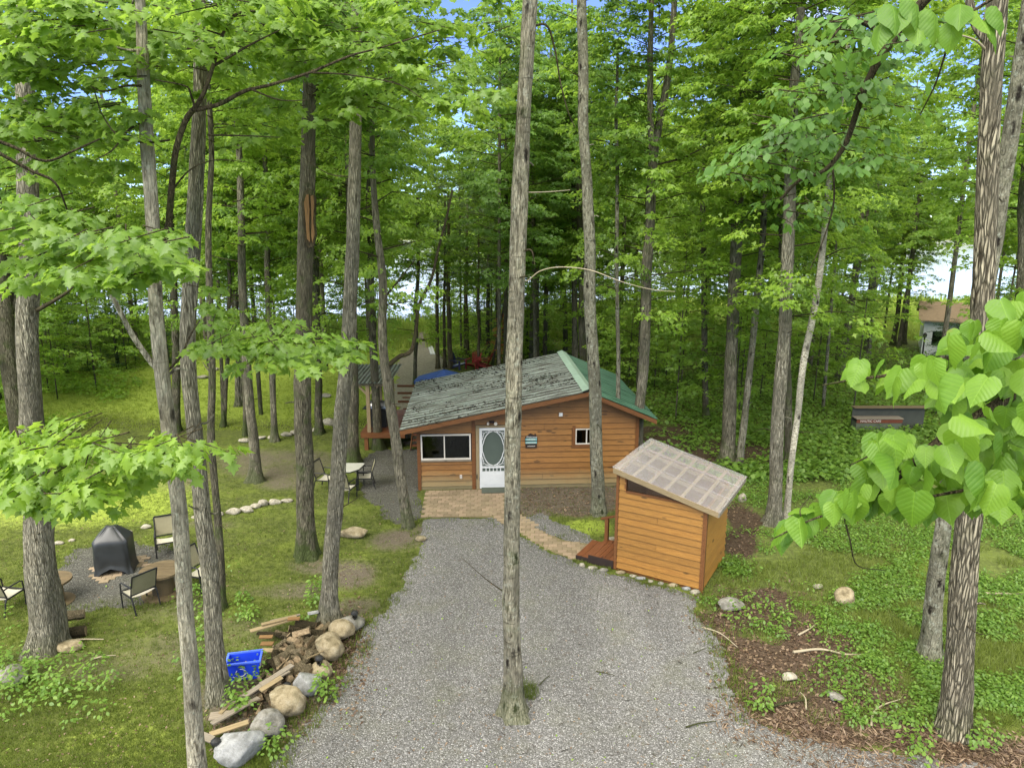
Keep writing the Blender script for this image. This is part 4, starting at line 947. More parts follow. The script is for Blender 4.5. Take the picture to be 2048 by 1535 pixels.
T('hollow_tree', 'thick dark tree on the lawn with exposed orange heartwood high on its trunk', 'barkB',
  [(612, 1112, 38), (608, 980, 34), (606, 850, 33), (605, 700, 33), (610, 580, 32), (614, 450, 30), (617, 330, 28), (620, 200, 24), (621, 80, 20)], cz=10.5, cs=.85, sides=28, amp=.07, step=.12, flare=.5)
T('mossy_ash_tree', 'furrowed tree with a mossy foot beside the boulder at the top of the woodpile', 'barkD',
  [(658, 1243, 32), (662, 1100, 30), (673, 950, 29), (684, 820, 29), (695, 700, 28), (704, 550, 26), (709, 400, 24), (713, 260, 21), (716, 120, 18)], cz=11.2, cs=.8, ct='t', sides=32, amp=.07, step=.1)
T('dark_leaning_tree', 'dark trunk half hidden behind the furrowed tree next to the white patio table', 'barkB', [(704, 928, 25), (706, 850, 23), (704, 700, 20), (703, 520, 18), (700, 350, 16)], cz=8.5, cs=.9, ct='m')
T('crooked_tree', 'crooked mossy tree leaning left at the corner of the brick patio', 'barkA',
  [(816, 1053, 22), (806, 980, 20), (795, 910, 20), (785, 840, 20), (777, 770, 19), (768, 700, 18), (766, 620, 17), (762, 540, 15), (750, 450, 13), (746, 340, 11)], cz=9.5, cs=.7, sides=18, amp=.09, step=.15, flare=.35,
  limbs=[dict(p=[(777, 730, 0), (800, 712, .3), (822, 702, .5), (832, 660, .6), (838, 610, .6), (862, 560, .7), (876, 500, .8), (892, 440, .8), (905, 380, .9)], w=(10, 4), bark='branch'),
         dict(p=[(764, 600, 0), (790, 570, .2), (830, 520, .5)], w=(6, 2), bark='branch')])
T('deckside_tree', 'dark tree growing up through the small wooden deck', 'barkB', [(757, 898, 19), (752, 820, 17), (746, 740, 16), (744, 620, 15), (740, 500, 13), (740, 380, 12)], cz=7.2, cs=.8)
T('lawn_maple', 'grey tree with flared roots standing alone in the middle of the lawn', 'barkA', [(512, 962, 22), (508, 880, 18), (500, 800, 18), (492, 700, 17), (487, 600, 16), (484, 450, 14)], cz=7.6, cs=.85, flare=.8)
T('lawn_ash_tree', 'slim straight tree by the far row of stones on the lawn', 'barkA', [(550, 882, 12), (547, 780, 12), (541, 660, 12), (536, 540, 11), (532, 380, 10)], cz=6.8, cs=.8)
T('lawn_ash_tree', 'dark tree with flared foot left of the pale rocks behind the dining chairs', 'barkB', [(638, 867, 15), (636, 780, 14), (634, 680, 14), (632, 560, 13), (630, 400, 11)], cz=6.6, cs=.85)
T('lawn_ash_tree', 'thin trunk close behind the flared lawn tree', 'barkB', [(490, 871, 8), (488, 800, 8), (486, 700, 8), (484, 560, 8)], cz=7.0, cs=.6)
T('twin_stemmed_tree', 'short twin-stemmed tree on the bright far lawn', 'barkB', [(446, 853, 9), (452, 780, 8), (456, 680, 8), (458, 560, 7)], cz=6.8, cs=.7, limbs=[dict(p=[(447, 852, -.1), (444, 760, 0), (440, 660, 0), (436, 560, 0)], w=(9, 6))])
T('broad_footed_tree', 'reddish trunk pair with a spread foot far out on the lawn', 'barkA', [(477, 812, 12), (476, 750, 11), (474, 680, 10), (470, 560, 9)], cz=6.2, cs=.8, flare=.9, limbs=[dict(p=[(483, 812, 0), (484, 740, 0), (486, 660, 0), (488, 560, 0)], w=(8, 5))])
T('black_trunked_tree', 'thin dark tree on the sandy path left of the blue umbrella', 'barkB', [(830, 772, 8), (831, 700, 8), (832, 620, 8), (836, 520, 7)], cz=5.6, cs=.8)
for i, (x, y, wd, tx, lab) in enumerate([(876, 738, 8, 873, 'slim cedar left of the navy garden chair'), (890, 736, 7, 888, 'reddish cedar second from the sandy path'), (902, 738, 10, 895, 'thick fluted cedar closest to the navy garden chair'),
      (934, 712, 9, 932, 'pale cedar behind the gap between the navy and red garden chairs'), (958, 735, 6, 956, 'thin pale cedar crossing in front of the red garden chair'), (975, 712, 9, 976, 'dark cedar behind the red garden chairs'), (997, 726, 6, 994, 'dark cedar just left of the cabin ridge')]):
    T('cedar_tree', lab, 'barkG' if i not in (5, 6) else 'barkB', [(x, y, wd), ((x + tx) / 2, 660, wd * .9), (tx, 600, wd * .8), (tx + 2, 500, wd * .6)], cz=4.8, cs=.75, ct='d', group='cedars by the far end of the yard')
T('leaning_sapling', 'thin dark stem leaning right behind the cabin roof', 'barkB', [(983, 735, 5), (990, 700, 5), (1002, 640, 4), (1010, 590, 4)], cz=6.5, cs=.4, ct='s')
T('brown_trunked_tree', 'brown trunk behind the cabin roof right of the bare center tree', 'barkB', [(1074, 745, 12), (1074, 680, 11), (1073, 600, 11), (1072, 480, 10), (1072, 350, 9)], cz=6.2, cs=.9)
T('dark_hemlock', 'dark ragged trunk directly behind the pale grey tree at the cabin ridge', 'barkB', [(1170, 800, 16), (1167, 700, 15), (1164, 600, 15), (1160, 480, 14)], cz=7.4, cs=.9)
T('dark_hemlock', 'narrow grey trunk left of the dark one behind the cabin ridge', 'barkA', [(1153, 790, 9), (1152, 690, 9), (1151, 600, 8), (1150, 480, 8)], cz=7.0, cs=.8)
T('straight_maple', 'thick straight brown tree behind the shed roof on the right', 'barkA', [(1455, 925, 27), (1460, 820, 25), (1464, 700, 24), (1470, 560, 23), (1475, 430, 21), (1480, 300, 19)], cz=8.4, cs=1, sides=20, amp=.07)
T('slim_grey_tree', 'slim pale grey tree leaning right beside the thick brown trunk', 'barkE', [(1478, 932, 13), (1490, 820, 13), (1502, 700, 13), (1512, 600, 13), (1526, 480, 12), (1530, 380, 11), (1534, 260, 9)], cz=8.8, cs=.8)
T('brown_maple', 'thick brown tree left of the leaning white birch', 'barkD', [(1547, 1048, 27), (1553, 920, 26), (1560, 800, 25), (1567, 680, 25), (1574, 540, 24), (1580, 400, 22), (1584, 280, 20)], cz=9.2, cs=.9, sides=24, amp=.06, step=.15)
T('white_birch', 'thin white birch leaning right beside the thick brown tree', 'barkF', [(1572, 1048, 12), (1580, 950, 12), (1592, 850, 12), (1603, 760, 13), (1618, 670, 13), (1636, 570, 13), (1650, 460, 12), (1664, 340, 11), (1680, 220, 9)], cz=9.6, cs=.8, sides=14, amp=.03)
T('dark_maple', 'dark trunk standing behind the thick brown tree', 'barkB', [(1578, 935, 17), (1578, 850, 16), (1576, 760, 15), (1570, 640, 15), (1562, 520, 14)], cz=8.0, cs=.9)
T('dark_ash_tree', 'dark slim tree in the deep woods left of the thick brown trunk', 'barkB', [(1412, 842, 13), (1410, 760, 12), (1408, 660, 12), (1406, 540, 11), (1405, 420, 10)], cz=7.2, cs=.9)
T('bank_maple', 'leaning trunk pair halfway up the right-hand woods', 'barkA', [(1678, 760, 14), (1690, 690, 14), (1702, 620, 13), (1712, 540, 12), (1722, 440, 11)], cz=6.8, cs=.9, limbs=[dict(p=[(1712, 560, 0), (1728, 480, 0), (1738, 400, .2)], w=(8, 5))])
T('bank_maple', 'mottled trunk with a thin partner in the right-hand woods', 'barkC', [(1732, 720, 14), (1738, 650, 13), (1744, 580, 13), (1752, 480, 12), (1758, 380, 10)], cz=6.4, cs=.9)
T('bank_ash_tree', 'leftmost of three dark trunks before the yellow reeds', 'barkB', [(1786, 690, 9), (1794, 640, 9), (1802, 560, 8), (1812, 460, 8)], cz=6.2, cs=.8)
T('bank_ash_tree', 'middle of three dark trunks before the yellow reeds', 'barkB', [(1796, 700, 9), (1806, 640, 8), (1818, 560, 8), (1830, 460, 8)], cz=6.4, cs=.8)
T('bank_ash_tree', 'rightmost of three dark trunks before the yellow reeds', 'barkA', [(1808, 688, 8), (1812, 640, 8), (1820, 560, 7), (1830, 470, 7)], cz=6.0, cs=.8)
big = T('furrowed_ash_tree', 'big deeply furrowed tree at the right where the gravel meets the woods', 'barkI',
  [(1908, 1466, 52), (1920, 1300, 48), (1933, 1120, 45), (1946, 950, 43), (1957, 780, 41), (1966, 600, 39), (1972, 450, 37), (1980, 300, 36), (1984, 200, 35), (1990, 90, 36), (2003, -20, 32), (2012, -120, 28)], sides=44, amp=.08, step=.07, flare=.2, cz=12.5, cs=.8, ct='t',
  limbs=[dict(p=[(1984, 90, 0), (1962, 66, .1), (1948, 40, .2), (1938, 0, .3)], w=(18, 14)), dict(p=[(1972, 100, 0), (1950, 80, -.1), (1920, 70, -.2), (1900, 60, -.3)], w=(5, 2), bark='twig')])
T('leaning_ash_tree', 'dark spotted trunk leaning right behind the big furrowed tree', 'barkC',
  [(1860, 1318, 34), (1872, 1180, 31), (1888, 1030, 29), (1906, 900, 28), (1940, 740, 28), (1966, 600, 28), (1990, 480, 28), (2006, 370, 27), (2024, 240, 27), (2044, 110, 26), (2060, 0, 24)], sides=24, amp=.07, step=.12, cz=12.8, cs=.8, ct='t')
T('edge_maple', 'dark forked trunk at the far left edge beside the furrowed tree', 'barkB', [(50, 925, 30), (34, 830, 32), (20, 740, 34), (10, 650, 32), (4, 560, 24), (0, 470, 20)], cz=8.4, cs=1, sides=20, flare=.3, limbs=[dict(p=[(12, 650, 0), (30, 600, .2), (22, 560, .3), (10, 540, .3)], w=(14, 8), bark='barkB')])
T('edge_maple', 'grey trunk at the right edge behind the big furrowed tree', 'barkA', [(2050, 1010, 26), (2046, 850, 26), (2044, 700, 26), (2046, 540, 24), (2050, 380, 22)], cz=8.5, cs=1)
T('back_maple', 'thin trunk between the two big trees at the left of the lawn', 'barkB', [(352, 862, 16), (354, 760, 16), (350, 640, 14), (348, 520, 13)], cz=7.4, cs=.9)
# exposed heartwood on the hollow tree
_h = [t for t in TREES if t[0].name.startswith('hollow_tree')][0]; Yh = _h[1][1]
hp = [AY(a, b, Yh - .20 - .03 * (608 < a < 627)) for a, b in ((606, 396), (611, 384), (622, 378), (628, 390), (627, 412), (630, 440), (627, 466), (628, 482), (618, 488), (612, 474), (609, 444), (605, 420))]
def slab(pp, Yo, th, mt_, nm):
    hp = [AY(a, b, Yh - Yo) for a, b in pp]; n = len(hp); b_ = MB(); b_.add([*hp, *(p + np.array([0, th, 0]) for p in hp)], [tuple(range(n))] + [(i, (i + 1) % n, n + (i + 1) % n, n + i) for i in range(n)], [(p[2], p[0]) for p in hp] * 2); b_.build(nm, mt_, _h[0])
slab([(603, 402), (609, 384), (616, 376), (626, 380), (631, 398), (629, 440), (632, 470), (627, 492), (617, 496), (609, 484), (606, 440)], .19, .10, M['branch'], 'cavity')
slab([(608, 404), (612, 390), (617, 388), (619, 420), (618, 452), (620, 484), (614, 478), (611, 440)], .215, .05, M['rot'], 'heartwood'); slab([(621, 392), (626, 390), (628, 410), (626, 440), (629, 468), (625, 486), (622, 470), (623, 440)], .215, .05, M['rot'], 'heartwood')
# ---- background trees, one by one
LABEL_BG = [('slender_maple', 'slender maple with a thin brown trunk deep in the woods behind the shed', 'trees deep in the right-hand woods'),
            ('lakeside_tree', 'leafy tree with a thin trunk between the cabin yard and the lake', 'trees between the cabin yard and the lake'),
            ('lawn_edge_tree', 'dense leafy tree at the left edge of the bright lawn', 'trees along the left edge of the lawn')]
def where(x, y):
    a, b = PR(x, y, 0.0)
    zs = [(60, 'past the far left edge of the lawn'), (200, 'behind the thick left-hand tree'), (330, 'left of the slim pale maple'), (430, 'behind the rough-barked tree'), (560, 'around the lone lawn tree'), (690, 'behind the hollow tree'), (790, 'above the side deck'), (900, 'by the sandy path'), (1040, 'behind the garden chairs'), (1130, 'left of the cabin ridge'), (1240, 'behind the green side of the cabin roof'), (1340, 'beyond the right cabin eave'),
          (1430, 'behind the far corner of the shed'), (1500, 'around the thick brown tree'), (1570, 'left of the leaning birch'), (1660, 'right of the leaning birch'), (1760, 'above the lettered counter'), (1860, 'left of the white cottage'), (1960, 'over the big basswood leaves'), (9999, 'at the far right edge')]
    for k, t_ in zs:
        if a < k: break
    d = 'front row' if y < 33 else 'second row' if y < 42 else 'third row' if y < 52 else 'last row before the lake'
    return t_, d
def bgtree(x, y, h, wd, ct, cs, cz, li, bk='barkB'):
    nm, lab, grp = LABEL_BG[li]; t_, d_w = where(x, y); lab = '%s %s tree, %s, %s' % ('slender' if wd < .2 else 'stout', {'barkB': 'dark', 'barkA': 'brown', 'barkE': 'grey', 'barkG': 'fluted'}[bk], d_w, t_); t = thing(nm, (x, y, gh(np.array([x]), np.array([y]))[0]), lab, 'tree', grp); z0 = wl(t)[2]
    tx, ty = random.gauss(0, .35), random.gauss(0, .2)
    V, Fq = tube(np.array([[x, y, z0 - .1], [x + tx * .3, y + ty * .3, z0 + h * .3], [x + tx * .7, y, z0 + h * .7], [x + tx, y + ty, z0 + h]]), [wd / 2 * 1.15, wd / 2, wd / 2.4, wd / 5], 7)
    part('trunk', V, Fq, M[bk], t, smooth=True); k = random.randrange(len(CR[ct]))
    for n_, me in (('branches', CR[ct][k][0]), ('crown', CR[ct][k][1])):
        o = link(n_, me, t, (tx * .5, ty * .5, cz)); o.scale = (cs, cs, cs * random.uniform(.85, 1.1)); o.rotation_euler = (0, 0, random.uniform(0, 6.28))
def scatter(n, xr, yr, dmin, ok=None):
    pts = []; tries = 0
    while len(pts) < n and tries < n * 60:
        tries += 1; x, y = random.uniform(*xr), random.uniform(*yr)
        if ok and not ok(x, y): continue
        if all((x - a) ** 2 + (y - b) ** 2 > dmin ** 2 for a, b in pts): pts.append((x, y))
    return pts
clear = lambda x, y: not (-4.5 < x < 5.5 and 19 < y < 28.5)
inview = lambda x, y: abs(x) < .80 * y + 1.5
def okR(x, y):
    a, b = PR(x, y, 0.0); return clear(x, y) and inview(x, y) and a > 1040 + max(0, (b - 760)) * 1.2 and y < shore(np.array([x]))[0] - 3 and not (1770 < a < 1960 and y > 24) and random.random() < (1.3 - max(0, y - 30) * .028) and math.hypot(x - 15.5, y - 26.9) > 2.5 and not (a > 1700 and y < 25.5)
for (x, y) in scatter(38, (1, 58), (25.5, 72), 1.5, okR):
    bgtree(x, y, random.uniform(15, 19), random.uniform(.10, .30), 'f' if y > 36 else 'm', random.uniform(.7, .92), random.uniform(4.5, 7), 0, random.choice(['barkB', 'barkA', 'barkA', 'barkE']))
def okL(x, y):
    a, b = PR(x, y, 0.0); return 380 < a < 1060 and y < shore(np.array([x]))[0] - 2 and not (775 < a < 865) and clear(x, y)
def okC(x, y):
    a, b = PR(x, y, 0.0); return (330 < a < 770 or 1010 < a < 1130) and clear(x, y) and not (-7 < x < -3 and y < 30)
for (x, y) in scatter(9, (-22, 5), (29, 44), 3.6, okC):
    bgtree(x, y, random.uniform(15, 19), random.uniform(.14, .24), 'm', random.uniform(.9, 1.1), random.uniform(4.8, 7), 1, random.choice(['barkB', 'barkA']))
for (x, y) in scatter(15, (-26, 4), (42, 66), 2.8, okL):
    bgtree(x, y, random.uniform(13, 17), random.uniform(.12, .26), 'f', random.uniform(.75, 1.0), random.uniform(4.0, 6.5), 1, random.choice(['barkB', 'barkA', 'barkG']))
def okE(x, y):
    a, b = PR(x, y, 0.0); return a < 330 - max(0, b - 700) * 1.6 and inview(x, y) and y < shore(np.array([x]))[0] - 2
for (x, y) in scatter(15, (-48, -12), (27, 62), 3.0, okE):
    bgtree(x, y, random.uniform(14, 18), random.uniform(.14, .3), 'f' if y > 36 else 'm', random.uniform(.8, 1.0), random.uniform(3, 6), 2, random.choice(['barkB', 'barkA']))
# saplings
for q_ in ((18.6, 30, 'm', 7.2), (22.5, 33.5, 'm', 7.8), (26.5, 36, 'f', 7.0), (1.2, 34.5, 'm', 6.5), (30, 40, 'f', 6.5)): bgtree(q_[0], q_[1], 18, .2, q_[2], 1.0, q_[3], 0 if q_[0] > 5 else 1, 'barkA')
bgtree(-.6, 30.6, 17, .16, 'm', 1.1, 5.6, 1, 'barkA')
def sapling(x, y, s, lab, grp, ct='s', name='sapling'):
    t = thing(name, (x, y, 0), lab, 'sapling' if ct == 's' else 'shrub', grp); k = random.randrange(len(CR[ct])); h = 5.2 * s; t_, d_w = where(x, y); d_w = d_w.replace(' before the lake', ''); t['label'] = '%s young %s, %s, %s' % ('low' if s < .8 else 'middling' if s < 1.15 else 'tall', ('maple', 'bright maple', 'deep green maple', 'leafy maple')[k], d_w, t_)
    if ct == 's':
        V, Fq = tube(np.array([[x, y, -.05], [x + .05, y, h * .5], [x + .1, y + .05, h]]), [.035, .028, .01], 6); part('trunk', V, Fq, M['barkB'], t, smooth=True)
    for n_, me in (('branches', CR[ct][k][0]), ('crown', CR[ct][k][1])):
        o = link(n_, me, t, (0, 0, .9 * s if ct == 's' else .1)); o.scale = (s, s, s); o.rotation_euler = (0, 0, random.uniform(0, 6.28))
def okS(x, y):
    a, b = PR(x, y, 0.0); return okR(x, y) and b < 930 and math.hypot(x - 2.5, y - 19) > 3 and not (a > 1560 and b > 880)
for (x, y) in scatter(92, (3, 52), (21.5, 62), 1.05, okS): sapling(x, y, random.uniform(.6, 1.7), 'thin young maple with layered leaves in the understory behind the shed', 'young maples in the right-hand understory')
for (x, y) in scatter(44, (-42, -12), (22, 50), 1.4, okE): sapling(x, y, random.uniform(.8, 1.7), 'bushy young maple at the shaded left edge of the lawn', 'young maples along the left edge of the lawn')
def okK(x, y):
    a, b = PR(x, y, 0.0); return 300 < a < 1060 and not (780 < a < 872) and y < shore(np.array([x]))[0] - 1
for (x, y) in scatter(34, (-34, 3), (49, 64), 1.8, okK): sapling(x, y, random.uniform(.9, 1.9), 'leafy young maple', 'young trees on the lake side of the lawn')
def okM(x, y):
    a, b = PR(x, y, 0.0); return 880 < a < 1160 and y > 41
for (x, y) in scatter(12, (-6, 8), (41, 58), 1.8, okM): sapling(x, y, random.uniform(.7, 1.1), 'low leafy young tree behind the garden chairs', 'young trees behind the garden chairs')
for (x, y, s, lab) in [(-24.5, 38, .62, 'tall dark hemlock at the shaded left end of the lawn'), (-26.5, 36, .55, 'dark hemlock beside the left edge trunk'), (-22.8, 40, .5, 'dark bushy hemlock where the lawn narrows'), (-20.6, 41.5, .42, 'small hemlock at the tip of the lawn'),
                       (-.6, 47, .6, 'dark cedar thicket behind the navy garden chair'), (1.0, 46.5, .55, 'dark evergreen behind the cabin ridge'), (-2.2, 48, .5, 'dark evergreen left of the red garden chairs'), (22.5, 36, .5, 'dark hemlock in front of the white cottage'), (24.5, 38.5, .45, 'low dark hemlock right of the white cottage wall')]:
    t = thing('hemlock', (x, y, 0), lab, 'conifer'); k = random.randrange(2)
    V, Fq = tube(np.array([[x, y, -.1], [x, y, 6 * s]]), [.12, .02], 7); part('trunk', V, Fq, M['barkB'], t)
    for n_, me in (('branches', CR['c'][k][0]), ('crown', CR['c'][k][1])): o = link(n_, me, t, (0, 0, .2)); o.scale = (s * 1.5, s * 1.5, s)
dead = thing('dead_cedar', (G(1012, 742)[0] - .1, 40.5, 0), 'small dead cedar with orange-brown needles behind the cabin roof', 'tree')
_x, _y = wl(dead)[:2]; V, Fq = tube(np.array([[_x, _y, -.1], [_x, _y, 3.4]]), [.05, .01], 6); part('trunk', V, Fq, M['barkB'], dead)
cm = CR['c'][0][1].copy(); cm.materials.clear(); cm.materials.append(M['orange']); o = link('crown', cm, dead, (0, 0, .5)); o.scale = (.5, .5, .45)

# ---- near maple foliage (leaves of the leaning maple)
rng = np.random.default_rng(5)
def cloud(spec, per, size, Ls, droop, slope=-.15):
    C = []; az = []; L = []; sh = []
    for (cx, cy, Y, rx, ry, n) in spec:
        for _ in range(n):
            r = math.sqrt(rng.random()); a = rng.random() * 6.283
            p = AY(cx + rx * r * math.cos(a), cy + ry * r * math.sin(a), Y + rng.normal(0, .45)); C.append(p); az.append(rng.normal(-1.57, 1.1)); L.append(Ls * rng.uniform(.7, 1.3)); sh.append(rng.random())
    tv = []; tf = []; o_ = 0
    for c, a, l in zip(C, az, L):
        h_ = np.array([math.cos(a), math.sin(a), slope]); V, Fq = tube(np.array([c - h_ * l * .45 + (0, 0, .02), c + h_ * l * .3, c + h_ * l * .95 + (0, 0, -.03)]), [.007, .005, .002], 4); tv.append(V); tf.append(Fq + o_); o_ += len(V)
    TW.append((np.concatenate(tv), np.concatenate(tf)))
    return spray_leaves(np.array(C), np.array(az), np.array(L), per, size, droop, rng, slope=slope, sh=np.array(sh))
TW = []
spec = [(200, 505, 6.8, 150, 45, 22), (70, 440, 7.2, 90, 45, 14), (300, 500, 6.8, 60, 40, 9), (120, 225, 8.8, 170, 50, 26), (230, 100, 9.2, 260, 55, 46), (90, 40, 8.0, 160, 50, 26), (500, 50, 10, 200, 50, 34), (760, 60, 10.4, 160, 55, 28), (300, 10, 8.6, 300, 50, 30), (60, 180, 9.4, 150, 60, 24), (170, 300, 9.8, 120, 60, 14), (900, 40, 11, 120, 60, 14), (960, 150, 14, 110, 90, 14), (880, 230, 13, 90, 50, 8), (560, 130, 11, 200, 60, 20),
        (820, 150, 10.4, 140, 70, 30), (640, 190, 10.4, 110, 45, 14), (420, 150, 10, 60, 40, 4), (540, 250, 10.2, 100, 30, 4), (120, 330, 8.5, 110, 20, 6),
        (560, 690, 9.0, 130, 38, 20), (480, 640, 9.6, 90, 30, 5), (640, 700, 9.2, 60, 22, 4), (370, 600, 9.6, 60, 40, 3)]
spec = [(a, b, c, d * 1.08, e * 1.25, int(f * 1.25)) for a, b, c, d, e, f in spec]
P, D, U, S, sh = cloud(spec, 26, .122, .46, .62)
V, Fa, s2 = leaves_mesh(P, D, U, S, LEAF_NEAR, sh); b0 = wl(maple6)
o = link('foliage', mesh_np('foliage', V - b0, Fa, M['maple'], attrs=dict(shade=s2)), maple6); tag(o, kind='stuff')
spec = [(90, 895, 6.6, 110, 38, 14), (180, 915, 6.4, 110, 42, 15), (290, 895, 6.3, 80, 34, 9), (60, 960, 6.2, 80, 36, 10), (350, 880, 6.4, 50, 28, 5), (380, 910, 6.4, 30, 22, 3), (150, 965, 6.2, 70, 25, 7), (160, 850, 6.9, 80, 18, 5)]
spec = [(a, b, c, d, e * 1.1, int(f * 1.2)) for a, b, c, d, e, f in spec]
P, D, U, S, sh = cloud(spec, 20, .122, .42, .72)
me_l = [mesh_np('leaf', LEAF_NEAR[0] * np.array([1, 1, zf]), LEAF_NEAR[1], M['maplel'], attrs=dict(shade=np.full(len(LEAF_NEAR[0]), q))) for q, zf in ((.1, 1), (.3, 1.6), (.5, .6), (.75, 1.2))]
def place_leaf(me, p, d, u, s, parent):
    d = d / np.linalg.norm(d); x = np.cross(d, u); x /= np.linalg.norm(x); zz = np.cross(x, d); b = wl(parent)
    o = link('leaf', me, parent); o.matrix_basis = Matrix(((x[0] * s, d[0] * s, zz[0] * s, p[0] - b[0]), (x[1] * s, d[1] * s, zz[1] * s, p[1] - b[1]), (x[2] * s, d[2] * s, zz[2] * s, p[2] - b[2]), (0, 0, 0, 1))); return o
idx = rng.permutation(len(P)); part_ids = idx[:298]
for i in part_ids: place_leaf(me_l[i % 4], P[i], D[i], U[i], S[i], maple6)
r_ = idx[298:]; V, Fa, s2 = leaves_mesh(P[r_], D[r_], U[r_], S[r_], LEAF_NEAR, sh[r_]); o = link('foliage', mesh_np('foliage', V - b0, Fa, M['maplel'], attrs=dict(shade=s2)), maple6); tag(o, kind='stuff')

# ---- basswood on the right: near branch with big heart-shaped leaves
bt = thing('basswood_tree', (3.5, 3.0, 0), 'basswood branch with big heart-shaped light green leaves reaching in from the right edge', 'tree')
V, Fq = tube(resample(np.array([[3.5, 3.0, -.1, .2], [3.45, 3.0, 3, .17], [3.4, 3.05, 7, .14], [3.5, 3.3, 11, .1]]), .25)[:, :3], np.linspace(.2, .1, 45)[:len(resample(np.array([[3.5, 3.0, -.1, .2], [3.45, 3.0, 3, .17], [3.4, 3.05, 7, .14], [3.5, 3.3, 11, .1]]), .25))], 16); part('trunk', V, Fq, M['barkA'], bt, smooth=True)
for pts, w0, w1 in [([(2300, 640, 2.9), (2160, 700, 2.8), (2048, 775, 2.7), (1960, 830, 2.65), (1880, 880, 2.6), (1800, 950, 2.6), (1720, 1010, 2.6), (1690, 1040, 2.6)], .032, .006), ([(2200, 690, 2.8), (2048, 670, 2.7), (1930, 705, 2.8), (1800, 745, 2.8), (1700, 760, 2.8), (1645, 770, 2.8)], .014, .003),
                    ([(1790, 955, 2.6), (1720, 1005, 2.55), (1620, 1040, 2.5), (1540, 1080, 2.5)], .007, .002), ([(2250, 900, 2.7), (2048, 960, 2.5), (1900, 985, 2.45), (1780, 1010, 2.45)], .012, .003), ([(1900, 870, 2.6), (1850, 905, 2.5), (1760, 905, 2.5), (1700, 930, 2.5)], .007, .002),
                    ([(1690, 1040, 2.6), (1700, 1080, 2.6), (1715, 1130, 2.7), (1770, 1140, 2.8)], .004, .0015), ([(1610, 1045, 2.5), (1600, 1020, 2.5), (1622, 990, 2.5)], .003, .0015)]:
    q = catm([AY(*p) for p in pts], 5); V, Fq = tube(q, np.linspace(w0, w1, len(q)), 7); part('limb', V, Fq, M['branch'], bt, smooth=True)
def heart(nc, seed):
    r = np.random.default_rng(seed); out = [(.0, .06), (.14, -.03), (.30, .0), (.42, .14), (.46, .32), (.42, .52), (.30, .72), (.15, .88), (0, 1.08)]
    ring = out + [(-a, b) for a, b in out[::-1][1:-1]]; inn = [(a * .5, .42 + (b - .42) * .5) for a, b in ring]; P = ring + inn + [(0, .42)]; n = len(ring)
    cu_ = r.uniform(.2, 1.0); dp_ = r.uniform(-.1, .5); zf = lambda x, y: -cu_ * abs(x) ** 1.3 - dp_ * y * y + .05 * math.sin(9 * y + seed) * abs(x) * 2 + .03 * math.sin(13 * x + seed)
    V = np.array([(a, b, zf(a, b)) for a, b in P]); Fa = [(i, (i + 1) % n, n + (i + 1) % n) for i in range(n)] + [(i, n + (i + 1) % n, n + i) for i in range(n)] + [(n + i, n + (i + 1) % n, 2 * n) for i in range(n)]
    return mesh_np('leaf', V, np.array(Fa), M['bass'], True, dict(shade=np.full(len(V), .0 + .14 * nc)), uv=[(a, b) for a, b in P])
hm = [heart(i, i * 7 + 1) for i in range(8)]
POLYS = [([(1665, 735), (1730, 705), (1820, 705), (1875, 690), (1905, 645), (2000, 585), (2110, 555), (2130, 960), (2040, 960), (1930, 880), (1870, 790), (1790, 770), (1700, 765)], 168, 2.65),
         ([(1700, 860), (1790, 850), (1900, 880), (2000, 930), (2120, 960), (2110, 1010), (1950, 965), (1850, 945), (1760, 960), (1710, 920)], 55, 2.5),
         ([(1540, 1045), (1590, 1015), (1650, 975), (1730, 940), (1900, 950), (1900, 995), (1770, 1005), (1670, 1010), (1610, 1050), (1570, 1060)], 46, 2.5), ([(1900, 945), (2120, 960), (2120, 1010), (1930, 1000)], 22, 2.5)]
for Pp, n, Y in POLYS:
    Pp = np.array(Pp, float); lo, hi = Pp.min(0), Pp.max(0); k = 0
    while k < n:
        q = lo + rng.random(2) * (hi - lo)
        if sdf(Pp, q[:1], q[1:])[0] > -6: continue
        p = AY(q[0], q[1], Y + rng.normal(0, .22)); a = rng.normal(-1.75, 1.1); dr = rng.normal(.9, .40)
        d_ = np.array([math.cos(a) * math.cos(dr), math.sin(a) * math.cos(dr), -math.sin(dr)]); u_ = np.array([math.cos(a) * math.sin(dr), math.sin(a) * math.sin(dr), math.cos(dr)]) + rng.normal(0, .38, 3)
        place_leaf(hm[rng.integers(8)], p, d_, u_, rng.uniform(.06, .13), bt); k += 1
# upper basswood limb with smaller leaves
for pts, w0, w1 in [([(2200, -250, 6.0), (2000, -120, 6.4), (1880, -30, 6.8), (1800, 60, 7), (1765, 110, 7), (1735, 165, 7.1), (1715, 220, 7.2), (1690, 290, 7.3), (1650, 340, 7.4), (1600, 360, 7.5), (1560, 400, 7.6)], .055, .014), ([(1715, 200, 7.1), (1740, 150, 7), (1745, 120, 7)], .03, .01),
                    ([(1760, 60, 7), (1700, 40, 7), (1660, 80, 7)], .03, .008), ([(1664, 320, 7.3), (1668, 400, 7.4), (1650, 470, 7.5), (1620, 540, 7.6)], .012, .005), ([(2160, -60, 5.5), (2000, -10, 5.8), (1905, 60, 6.0), (1890, 110, 6.2), (1870, 170, 6.4), (1840, 230, 6.6)], .015, .005)]:
    q = catm([AY(*p) for p in pts], 5); V, Fq = tube(q, np.linspace(w0, w1, len(q)), 7); part('limb', V, Fq, M['branch'], bt, smooth=True)
